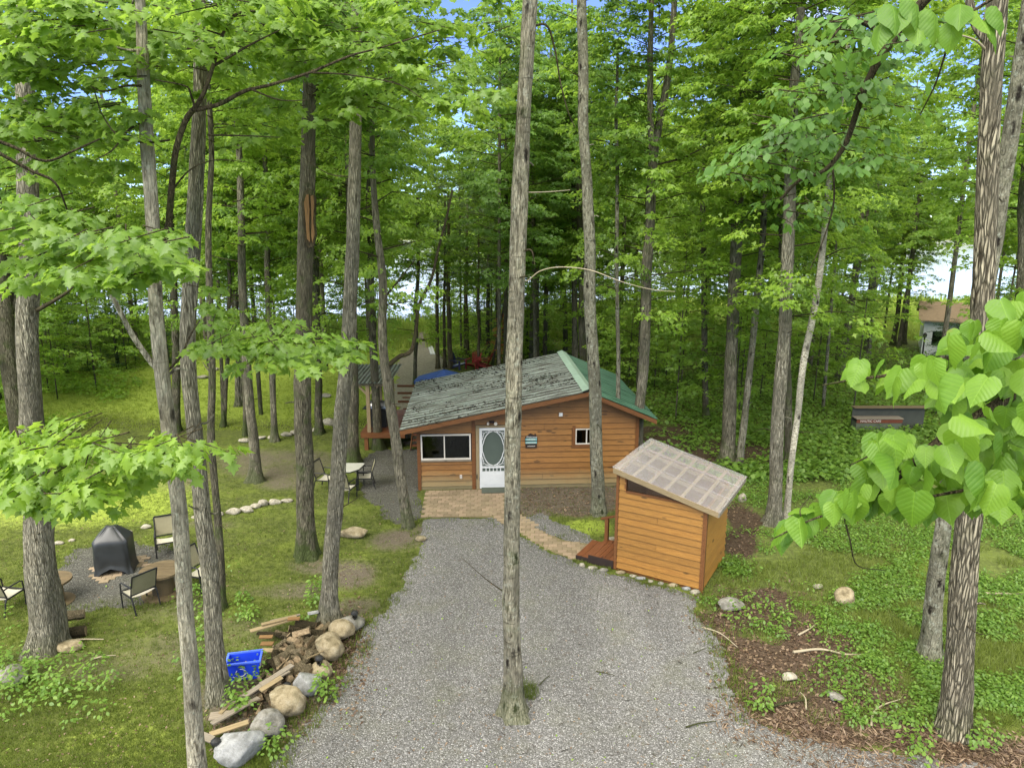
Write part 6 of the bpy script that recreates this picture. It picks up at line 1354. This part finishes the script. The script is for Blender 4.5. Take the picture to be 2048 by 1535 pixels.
for a in [('bottommost boulder of the woodpile edge, pale grey with a flat slanting top', 478, 1512, 88, 74, WB, 60, 1), ('grey angular boulder wedged behind the pale bottommost boulder', 530, 1465, 62, 60, GB_, 44, 2), ('cream-white boulder between the boards and the gravel', 572, 1420, 76, 66, TB, 60, 3), ('smooth bluish-white boulder below the logs', 612, 1378, 52, 50, WB, 46, 4),
          ('small tan boulder behind the middle garden light', 640, 1348, 42, 36, TB, 36, 5), ('large round tan boulder at the middle of the woodpile edge', 656, 1308, 58, 56, TB, 52, 6), ('brownish boulder with a slanted face above the round tan one', 678, 1272, 52, 44, TB, 42, 7), ('flat grey boulder nearest the mossy-footed tree', 692, 1254, 66, 30, GB_, 36, 8)]:
    rock('boulder', a[0], a[1] + 4, a[2] + 2, a[3] * .88, a[4] * .84, a[5], a[6], a[7], group='boulders along the edge of the gravel drive', rz=R(25) if a[7] < 4 else .3)
for a in [('long brown rock outcrop in the lawn behind the mossy-footed tree', 704, 1072, 62, 20, TB, 30, 11), ('rounded tan boulder among the ferns right of the shed', 1688, 1207, 38, 36, TB, 34, 12), ('low lichen-grey rock in the dead leaves below the shed', 1462, 1216, 52, 22, GB_, 34, 13), ('small flat stone in the leaf litter beside the big furrowed tree', 1672, 1398, 30, 14, GB_, 24, 14),
          ('pale stone just behind the right wall of the shed', 1484, 1002, 16, 18, M['stone_small'], 14, 15), ('pale rock under the handrail of the shed landing', 1219, 1085, 22, 16, M['stone_small'], 18, 16), ('mossy stone by the firewood logs next to the thick left tree', 136, 1298, 52, 20, TB, 30, 17), ('dark rounded rock half buried in brambles at the left edge', 22, 1362, 60, 34, GB_, 44, 18),
          ('small mossy stone at the edge of the lawn near the crooked tree', 842, 1080, 20, 10, TB, 14, 21), ('tiny pale stone in the ferns above the rounded boulder', 1636, 1176, 18, 10, M['stone_small'], 14, 22), ('stone pair in the dead leaves at the drive edge', 1578, 1358, 26, 14, M['stone_small'], 20, 23)]:
    rock('rock', a[0], a[1], a[2], a[3], a[4], a[5], a[6], a[7], sub=I3, cat='rock')
S_ = M['stone_small']; L1 = 'stones in a curved row on the lawn left of the hollow tree'
for i, (x, y, w, h, l) in enumerate([(466, 1027, 28, 14, 'leftmost stone of the curved lawn row'), (494, 1024, 27, 15, 'second stone from the left in the curved lawn row'), (511, 1016, 18, 11, 'smallest stone in the middle of the curved lawn row'), (527, 1012, 20, 16, 'round darker stone in the curved lawn row'), (549, 1008, 26, 12, 'long pale stone second from the right in the curved lawn row'), (574, 1004, 22, 10, 'flat rightmost stone of the curved lawn row')]):
    rock('lawn_stone', l, x, y, w, h, S_, 14, i, I3, L1, cat='stone')
for i, (x, y, w, h, l) in enumerate([(489, 883, 22, 8, 'flat white slab left of the lone lawn tree row'), (524, 877, 18, 7, 'flat stone between the two slim lawn trees'), (541, 876, 10, 6, 'tiny stone at the foot of the slim straight lawn tree'), (574, 871, 22, 9, 'grey stone right of the slim straight lawn tree'), (590, 868, 18, 10, 'pale stone touching the left side of the hollow tree'), (660, 850, 30, 16, 'largest pale flat rock behind the dining chairs'), (652, 795, 22, 10, 'pale rock on the far lawn above the dining chairs'), (630, 862, 12, 8, 'small stone at the foot of the dark flared tree'), (404, 757, 26, 8, 'pale rock in the grass behind the rough-barked trunk'), (432, 740, 14, 6, 'distant pale stone on the sunlit lawn')]):
    rock('lawn_stone', l, x, y, w, h, S_, 12, 20 + i, I3, 'stones in the straggling far lawn row', cat='stone')
for i, (x, y, w, h, m_) in enumerate([(1164, 1133, 15, 9, S_), (1186, 1138, 20, 8, S_), (1207, 1142, 18, 8, GB_), (1241, 1147, 18, 8, TB), (1266, 1153, 14, 6, S_), (1281, 1159, 20, 8, WB), (1300, 1163, 12, 5, S_), (1322, 1168, 12, 6, GB_), (1345, 1172, 22, 8, TB), (1372, 1179, 18, 8, WB), (1389, 1187, 20, 11, S_)]):
    rock('edging_stone', ['stone at the outer corner of the shed landing', 'flat pinkish stone under the shed landing', 'grey stone under the right part of the shed landing', 'tan stone under the left front corner of the shed', 'small stone under the front wall of the shed', 'flat white stone under the front wall of the shed', 'tiny stone right of the flat white one by the shed', 'small grey stone below the middle of the shed front', 'broad tan stone below the right half of the shed front', 'white stone second from the near shed corner', 'rounded white stone at the near corner of the shed'][i], x, y, w, h, m_, 10, 50 + i, I2, 'stones edging the gravel along the shed', cat='stone')
for i, (x, y, w, h, l) in enumerate([(118, 1088, 18, 8, 'flat stone at the left of the seating-area edge'), (145, 1082, 14, 6, 'small stone in the grass above the seating area'), (258, 1066, 14, 7, 'stone behind the right side of the covered grill'), (292, 1056, 20, 9, 'stone in the grass left of the chair behind the slim trunk'), (395, 1036, 22, 8, 'pale flat stone between the rough trunk and the curved row'), (438, 1030, 20, 9, 'stone just left of the curved lawn row')]):
    rock('lawn_stone', l, x, y, w, h, S_, 10, 70 + i, I3, 'stones scattered round the seating area', cat='stone')

# ================================================================== WOODPILE, BIN, GARDEN LIGHTS
def mk_log():
    m, n, o = mat('log_end'); co = n('TexCoord').outputs['Object']
    f = n.noise(co, 22, 4); fin(n, o, n.bsdf(n.ramp(f, [(.35, hexc(104, 88, 66)), (.7, hexc(150, 132, 104))]), .9)); return m
M['logend'] = mk_log(); M['logbark'] = bark('log_bark', hexc(140, 126, 102), hexc(94, 82, 64), 2.2, .5, .05); M['logdark'] = bark('dark_log_bark', hexc(78, 66, 52), hexc(38, 32, 26), 2.2, .5, .05)
def log(p, rz, tilt, L, r, mt, lab, grp, split=1.0, name='firewood_log'):
    n = 12; V = []; e = np.linspace(-.5, .5, 5); rr = np.random.default_rng(int(abs(p[0] * 1000 + p[1] * 777)))
    ph = rr.uniform(0, 6.28)
    for t in e:
        for j in range(n):
            a = j / n * 6.283; q = r * (1 + .12 * math.sin(a * 3 + ph + t) + .06 * rr.normal()); z = q * math.sin(a); z = max(z, -r * split) if split < 1 else z; V.append((t * L, q * math.cos(a), z))
    V = np.array(V); F_ = [(i * n + j, i * n + (j + 1) % n, (i + 1) * n + (j + 1) % n, (i + 1) * n + j) for i in range(4) for j in range(n)] + [tuple(range(n - 1, -1, -1)), tuple(range(4 * n, 5 * n))]
    me = mesh_np(name, V, F_, mt); me.materials.append(M['logend']); 
    for k in (len(F_) - 1, len(F_) - 2): me.polygons[k].material_index = 1
    if split < 1:
        for pl in me.polygons:
            if pl.normal.z < -.8: pl.material_index = 1
    o = link(name, me, None, p); o.rotation_euler = (rr.uniform(0, 6.28) if split < 1 else 0, tilt, rz); tag(o, lab, 'log', grp); return o
GL = 'firewood logs heaped beside the boulders'; LGL = 'short split or round firewood log in the heap between the blue bin and the boulders'
for i, (x, y, z, rz, L, r, mt) in enumerate([(615, 1290, .42, 5, .42, .085, 'logbark'), (598, 1272, .40, 20, .38, .08, 'logdark')]):
    pass
logs = [(612, 1264, .22, 2, .42, .085), (640, 1262, .14, 70, .30, .07), (628, 1276, .16, -8, .44, .08), (596, 1268, .16, 15, .36, .07), (655, 1280, .10, 120, .34, .06), (620, 1290, .14, 20, .36, .07), (580, 1292, .18, 75, .34, .075), (598, 1300, .22, 110, .36, .08), (612, 1306, .16, 60, .34, .07), (630, 1304, .12, 100, .32, .065),
        (566, 1312, .14, 165, .34, .075), (584, 1320, .20, 100, .38, .075), (600, 1324, .16, 130, .36, .07), (618, 1322, .12, 80, .34, .07), (552, 1328, .12, 110, .40, .08), (570, 1338, .14, 60, .30, .06), (588, 1342, .14, 150, .38, .07), (604, 1344, .10, 120, .36, .065), (556, 1352, .08, 100, .30, .06), (574, 1362, .16, 125, .40, .075), (592, 1364, .08, 40, .30, .06), (540, 1366, .06, 20, .30, .06), (560, 1380, .05, 160, .32, .06), (578, 1384, .05, 60, .28, .055), (632, 1336, .08, 80, .34, .06), (640, 1290, .08, 45, .3, .06), (586, 1282, .2, 150, .3, .06), (606, 1280, .24, 40, .32, .07), (646, 1250, .08, 10, .3, .055), (570, 1300, .1, 30, .32, .06), (586, 1300, .3, 140, .32, .07), (604, 1288, .34, 10, .34, .07), (622, 1300, .26, 80, .3, .06), (566, 1328, .22, 35, .34, .07), (582, 1352, .2, 100, .34, .065), (548, 1344, .2, 150, .32, .065), (600, 1334, .26, 20, .32, .065), (556, 1316, .12, 90, .3, .065), (528, 1340, .06, 60, .3, .06), (536, 1356, .1, 120, .32, .06), (614, 1346, .14, 60, .3, .06), (566, 1276, .1, 170, .34, .065), (634, 1314, .16, 150, .3, .06), (650, 1268, .18, 60, .3, .065)] + [(random.gauss(582, 24), random.gauss(1330, 28), random.uniform(.05, .3), random.uniform(0, 180), random.uniform(.26, .4), random.uniform(.05, .08)) for _ in range(26)] + [(540 + t_ * 4 - 0 + random.gauss(0, 14), 1385 - t_ * 2 + random.gauss(0, 16), random.uniform(.04, .2), random.uniform(0, 180), random.uniform(.18, .3), random.uniform(.04, .06)) for t_ in range(-12, 10)]
for i, (x, y, z, a, L, r) in enumerate(logs):
    log(G(x, y) + np.array([0, 0, z * .75]), R(a), random.uniform(-.35, .35), L, r, M['logdark'] if i in (0, 2, 3, 28) or random.random() < .2 else M['logbark'], LGL, GL, random.choice([1.0, .4, .1]))
log(G(151, 1253) + np.array([0, 0, .26]), R(25), .05, .40, .10, M['logbark'], 'topmost of the three short logs by the thick left-hand tree', 'logs by the thick left-hand tree'); log(G(150, 1274) + np.array([0, 0, .11]), R(20), 0, .42, .11, M['logdark'], 'dark front log of the three by the thick left-hand tree', 'logs by the thick left-hand tree'); log(G(130, 1270) + np.array([0, 0, .08]), R(15), 0, .36, .09, M['logbark'], 'rear log nearest the bark of the thick left-hand tree', 'logs by the thick left-hand tree')
GBD = 'scrap boards on the woodpile'
def board(x, y, z, a, L, wd, mt, lab, tilt=.0, th=.025):
    g = G(x, y) + np.array([0, 0, z + .10]); b = MB(); b.box(-L / 2, L / 2, -wd / 2, wd / 2, -th / 2, th / 2)
    me = mesh_np('scrap_board', np.array(b.v), b.f, mt, uv=np.array(b.uv)); o = link('scrap_board', me, None, g); o.rotation_euler = (random.gauss(0, .12), tilt, R(a)); tag(o, lab, 'board', GBD)
GW, PN = M['grey_wood'], M['pine']
for a in [(535, 1388, .16, 52, 1.1, .12, GW, 'longest grey board slanting across the lower woodpile', -.08), (516, 1398, .12, 50, 1.0, .11, GW, 'long grey board just left of the longest one'), (545, 1396, .2, 56, .45, .09, PN, 'pinkish short board on top of the long grey boards'), (552, 1380, .17, 50, .55, .13, GW, 'wide grey board end near the white boulder'), (458, 1428, .08, 75, .42, .07, PN, 'narrow light board left of the long grey boards'),
          (442, 1446, .06, 10, .34, .18, GW, 'square pale board near the slim maple trunk'), (474, 1440, .10, 50, .85, .12, GW, 'grey board crossing beside the square pale one'), (460, 1472, .06, 30, .6, .10, PN, 'board lying lowest in the pile'), (412, 1488, .05, -25, .34, .12, GW, 'small board end behind the slim maple trunk'), (560, 1404, .1, 60, .16, .12, PN, 'small cut block beside the cream-white boulder', .3, .1),
          (498, 1412, .06, 62, .7, .05, GW, 'thin lath in the middle of the boards'), (545, 1268, .12, 32, .85, .11, PN, 'light split board along the top left of the log heap'), (560, 1262, .16, 28, .7, .09, PN, 'light splinter board above the log heap'), (572, 1252, .1, 25, .6, .07, GW, 'grey strip at the top edge of the log heap'), (590, 1268, .26, 5, .24, .10, M['rot'], 'short orange offcut among the dark logs'),
          (534, 1296, .16, 3, .26, .09, M['rot'], 'orange offcut against the right side of the blue bin'), (536, 1308, .14, 0, .24, .12, M['rot'], 'second orange offcut below the first beside the blue bin'), (536, 1318, .1, 0, .22, .10, PN, 'pale offcut lowest beside the blue bin'), (628, 1250, .2, 20, .22, .13, M['stone_white'], 'flat pale grey slab on top of the log heap'), (540, 1284, .1, -5, .5, .08, M['logdark'], 'dark bark slab behind the blue bin', .0, .04), (636, 1335, .2, 60, .5, .02, PN, 'thin stick leaning on the tan boulder', .2, .02)]: board(*a)
# litter under the pile
q = np.vstack([G(random.gauss(cx, 26), random.gauss(cy, 22))[:2] for cx, cy in [(600, 1300), (570, 1350), (500, 1420), (450, 1460), (640, 1290), (700, 1290), (690, 1330), (650, 1400), (600, 1440)] for _ in range(230)]); flat_bits(q, .07, M['litter'], 'wood_chips', .4, tilt=.5)
# blue bin
bp = G(492, 1352); BA = R(12); bn = thing('recycling_bin', bp, 'open blue plastic recycling bin with scraps inside beside the log heap', 'bin')
BT = lambda p: np.array([bp[0] + p[0] * math.cos(BA) - p[1] * math.sin(BA), bp[1] + p[0] * math.sin(BA) + p[1] * math.cos(BA), p[2]])
o1 = [(-.29, -.17), (.29, -.17), (.29, .17), (-.29, .17)]; 
def ringv(k, z): return [(a * k, b * k, z) for a, b in o1]
b = MB(BT); b.add(ringv(.84, .03) + ringv(1.0, .40) + ringv(.96, .40) + ringv(.80, .05), [(i, (i + 1) % 4, 4 + (i + 1) % 4, 4 + i) for i in range(4)] + [(8 + i, 8 + (i + 1) % 4, 12 + (i + 1) % 4, 12 + i) for i in range(4)][::1] + [(0, 3, 2, 1), (12, 13, 14, 15)]); b.build('tub', M['blue'], bn)
b = MB(BT); b.box(-.315, .315, -.195, -.162, .385, .415); b.box(-.315, .315, .162, .195, .385, .415); b.box(-.315, -.28, -.161, .161, .385, .415); b.box(.28, .315, -.161, .161, .385, .415); b.build('rim', M['blueedge'], bn)
b = MB(BT); b.tube([(.17 * math.cos(a) * .9 - .05, -.165 - .0, .17 + .09 * math.sin(a)) for a in np.linspace(3.5, 5.9, 8)], .007, 5); b.build('recycling_mark', M['white'], bn)
b = MB(BT)
for k in range(3):
    a0 = k * 2.094 + .3; b.tube([(-.05 + .085 * math.cos(a), -.163, .20 + .075 * math.sin(a)) for a in np.linspace(a0, a0 + 1.4, 6)], .008, 5)
b.build('recycling_mark', M['white'], bn)
b = MB(BT); b.bar((.272, -.08, .2), (.283, .02, .33), .008); b.bar((.272, -.04, .18), (.283, .06, .31), .008); b.build('side_mark', M['white'], bn)
sc_ = thing('wood_scraps', BT((.05, 0, .1)), 'pinkish wood scraps lying inside the blue recycling bin', 'scraps')
for k in range(9): a = random.uniform(0, 3); c_ = np.array([random.uniform(-.1, .2), random.uniform(-.1, .1), .10 + .02 * k]); MB(BT).bar(c_ - np.array([math.cos(a), math.sin(a), .1]) * .07, c_ + np.array([math.cos(a), math.sin(a), .1]) * .07, .05, .02).build('offcut', M[random.choice(['pine', 'grey_wood'])], sc_)
M['lightglass'] = glass('lamp_glass', (.5, .5, .5), .1)
for x, y, lab in ((436, 1524, 'black garden light at the bottom edge beside the pale flat boulder'), (641, 1352, 'black garden light between the tan and the white boulders'), (711, 1258, 'black garden light at the top end of the boulder row'), (575, 1386, 'black garden light head lying among the boards')):
    g = G(x, y); t = thing('garden_light', g, lab, 'lamp', 'black solar garden lights'); g = g.copy()
    if x != 575: MB().tube([g, g + (0, 0, .26)], .012, 8).build('post', M['black'], t)
    zb = .26 if x != 575 else .05
    MB().tube([g + (0, 0, zb), g + (0, 0, zb + .03)], [.04, .055], 8).build('lamp_base', M['black'], t); MB().tube([g + (0, 0, zb + .031), g + (0, 0, zb + .12)], [.045, .06], 8).build('lamp_glass', M['lightglass'], t)
    MB().tube([g + (0, 0, zb + .122), g + (0, 0, zb + .15), g + (0, 0, zb + .175)], [.08, .07, .02], 8).build('lamp_cap', M['black'], t)
    for k in range(4): a = k * 1.571 + .4; MB().bar(g + (.05 * math.cos(a), .05 * math.sin(a), zb + .03), g + (.066 * math.cos(a), .066 * math.sin(a), zb + .122), .008).build('strut', M['black'], t)
# fallen branches
FB = 'dead branches lying on the ground'
for lab, pts, w0, bk in [('long forked dead branch in the dead leaves right of the drive', [(1586, 1306), (1640, 1302), (1690, 1310), (1735, 1312)], .03, 'twig'), ('curved stick near the foot of the big furrowed tree', [(1742, 1455), (1746, 1430), (1765, 1412), (1800, 1402)], .022, 'twig'), ('stick with a bend at the drive edge below the shed', [(1404, 1256), (1440, 1270), (1475, 1296)], .02, 'twig'),
                          ('dark branch crossing the leaf litter at the drive corner', [(1534, 1416), (1580, 1408), (1620, 1400)], .028, 'branch'), ('short twig on the gravel right of the middle tree', [(1078, 1372), (1092, 1360), (1100, 1352)], .012, 'branch'), ('thin twig on the open gravel near the drive middle', [(1192, 1344), (1212, 1350), (1230, 1353)], .012, 'branch'), ('thin bent twig on the gravel at the right', [(1386, 1308), (1400, 1304), (1412, 1298)], .01, 'branch'),
                          ('twig on the gravel at the bottom right', [(1372, 1456), (1400, 1450), (1432, 1444)], .016, 'branch'), ('long thin stick beside the three short logs', [(124, 1284), (160, 1282), (208, 1280)], .022, 'twig'), ('thin stick on the bare soil below the three logs', [(182, 1320), (208, 1316), (232, 1312)], .018, 'twig'), ('pale branch in the ferns behind the leaning dark tree', [(1770, 1172), (1800, 1174), (1826, 1176)], .03, 'twig'),
                          ('stick lying right of the rounded tan boulder', [(1596, 1272), (1620, 1260), (1636, 1246)], .025, 'twig'), ('twig by the leaf litter at the drive edge', [(1612, 1420), (1610, 1400), (1600, 1386)], .016, 'twig'), ('dark root-like stick behind the shed corner', [(1462, 1122), (1480, 1128), (1494, 1136)], .03, 'branch'), ('pale stick in the grass at the far right edge', [(1970, 1188), (2010, 1190), (2060, 1190)], .03, 'twig')]:
    q = catm([G(a, b) + np.array([0, 0, .03 + .02 * (i % 2)]) for i, (a, b) in enumerate(pts)], 5); V, Fq = tube(q, np.linspace(w0, w0 * .4, len(q)), 6); o = part('fallen_branch', V, Fq, M[bk], None, smooth=True); tag(o, lab, 'branch', FB)
# ================================================================== FAR THINGS
bw_ = thing('boardwalk', G(846, 681), 'pale plank walkway leading from the sandy path towards the lake', 'boardwalk')
a, b = G(846, 682), G(836, 668); d_ = (b - a); L = np.linalg.norm(d_); d_ /= L; nx_ = np.array([-d_[1], d_[0], 0])
for i in range(int(L / .16)): c = a + d_ * (i * .16 + .08) + np.array([0, 0, .16]); MB().bar(c - nx_ * .55, c + nx_ * .55, .14, .03, up=(0, 0, 1)).build('plank', M['grey_wood'], bw_)
for s in (-1, 1): MB().bar(a + nx_ * .45 * s + (0, 0, .09), b + nx_ * .45 * s + (0, 0, .09), .08, .1).build('beam', M['grey_wood'], bw_)
for k, lab in ((0, 'left of two pale boards lying in the grass right of the sandy path'), (1, 'right of two pale boards lying in the grass right of the sandy path')):
    o = MB().bar(G(858 + k * 5, 694) + (0, 0, .06), G(863 + k * 5, 710) + (0, 0, .06), .14, .05).build('loose_board', M['white']); tag(o, lab, 'board', 'pale boards beside the sandy path')
CO = AY(1842, 700, 44.0); CO[2] = 0; CA = R(-28); cc_, cs_ = math.cos(CA), math.sin(CA)
CT = lambda p: np.array([CO[0] + p[0] * cc_ - p[1] * cs_, CO[1] + p[0] * cs_ + p[1] * cc_, p[2]])
ct = thing('white_cottage', CO, 'small white lap-sided cottage with a brown roof half hidden behind the basswood leaves', 'cottage')
hol = [(.5, 1.4, .7, 1.6), (3, 4, .7, 1.6)]
for k in range(15):
    for r in rsub((0, 6, k * .15, k * .15 + .144), hol): MB(CT).prism([(r[0], r[2]), (r[1], r[2]), (r[1], r[3]), (r[0], r[3])], -.03, -.001).build('plank', M['white'], ct)
cw = MB(CT)
for r in rsub((0, 6, 0, 2.25), hol): cw.prism([(r[0], r[2]), (r[1], r[2]), (r[1], r[3]), (r[0], r[3])], 0, .1)
cw.box(0, .1, .102, 5, 0, 2.25); cw.box(5.9, 6, .102, 5, 0, 2.25); cw.box(.102, 5.898, 4.9, 5, 0, 2.25); cw.build('wall', M['white'], ct)
for h_ in hol:
    w_ = MB(CT); w_.box(h_[0] - .08, h_[1] + .08, -.06, -.032, h_[3], h_[3] + .08); w_.box(h_[0] - .08, h_[0], -.06, -.032, h_[2], h_[3]); w_.box(h_[1], h_[1] + .08, -.06, -.032, h_[2], h_[3]); w_ = w_.build('window', M['white'], ct); MB(CT).box(h_[0], h_[1], .02, .03, h_[2], h_[3]).build('pane', M['glass'], w_)
MB(CT).add([(-.35, -.4, 2.22), (6.4, -.4, 2.22), (6.4, 2.5, 3.1), (-.35, 2.5, 3.1), (-.35, 5.4, 2.22), (6.4, 5.4, 2.22), (-.35, -.4, 2.3), (6.4, -.4, 2.3), (6.4, 2.5, 3.2), (-.35, 2.5, 3.2), (-.35, 5.4, 2.3), (6.4, 5.4, 2.3)], [(0, 3, 2, 1), (3, 4, 5, 2), (6, 7, 8, 9), (9, 8, 11, 10), (0, 1, 7, 6), (4, 10, 11, 5), (0, 6, 9, 3), (3, 9, 10, 4), (1, 2, 8, 7), (2, 5, 11, 8)]).build('roof', M['brownroof'], ct)
lp = AY(1846, 700, 40.5); lp[2] = 0; t = thing('lamp_post', lp, 'short black lamp post in front of the white cottage', 'lamp post'); MB().tube([lp, lp + (0, 0, 1.75)], .045, 8).build('post', M['black'], t); MB().tube([lp + (0, 0, 1.75), lp + (0, 0, 1.9), lp + (0, 0, 2.0)], [.10, .12, .03], 8).build('lamp_head', M['black'], t)
kp = AY(1712, 850, 26.9); kx = kp[0]; ks = thing('roadside_counter', (kx + 1, 26.9, 0), 'low dark grey counter with a red-brown lettered board behind the basswood leaves', 'counter')
M['dgrey'] = plain('dark_grey_paint', hexc(66, 68, 60), .7); M['redbrown'] = plain('red_brown_paint', hexc(104, 56, 36), .7); M['ggrey'] = plain('green_grey_paint', hexc(84, 92, 74), .8)
MB().box(kx + .0, kx + 2.9, 27.3, 27.34, .0, 1.02).build('back_panel', M['dgrey'], ks); MB().box(kx - .0, kx + 3.0, 27.15, 27.5, 1.025, 1.06).build('top_board', M['spool'], ks)
MB().box(kx + .0, kx + 1.8, 26.9, 27.29, .0, .50).build('front_box', M['ggrey'], ks); MB().box(kx - .02, kx + 1.85, 26.85, 27.29, .66, .69).build('shelf', M['grey_wood'], ks); MB().box(kx + .0, kx + 1.82, 26.88, 26.9, .505, .655).build('signboard', M['redbrown'], ks)
text('NAUTIC CAFE', (kx + .55, 26.875, .58), .13, M['cream'], ks)
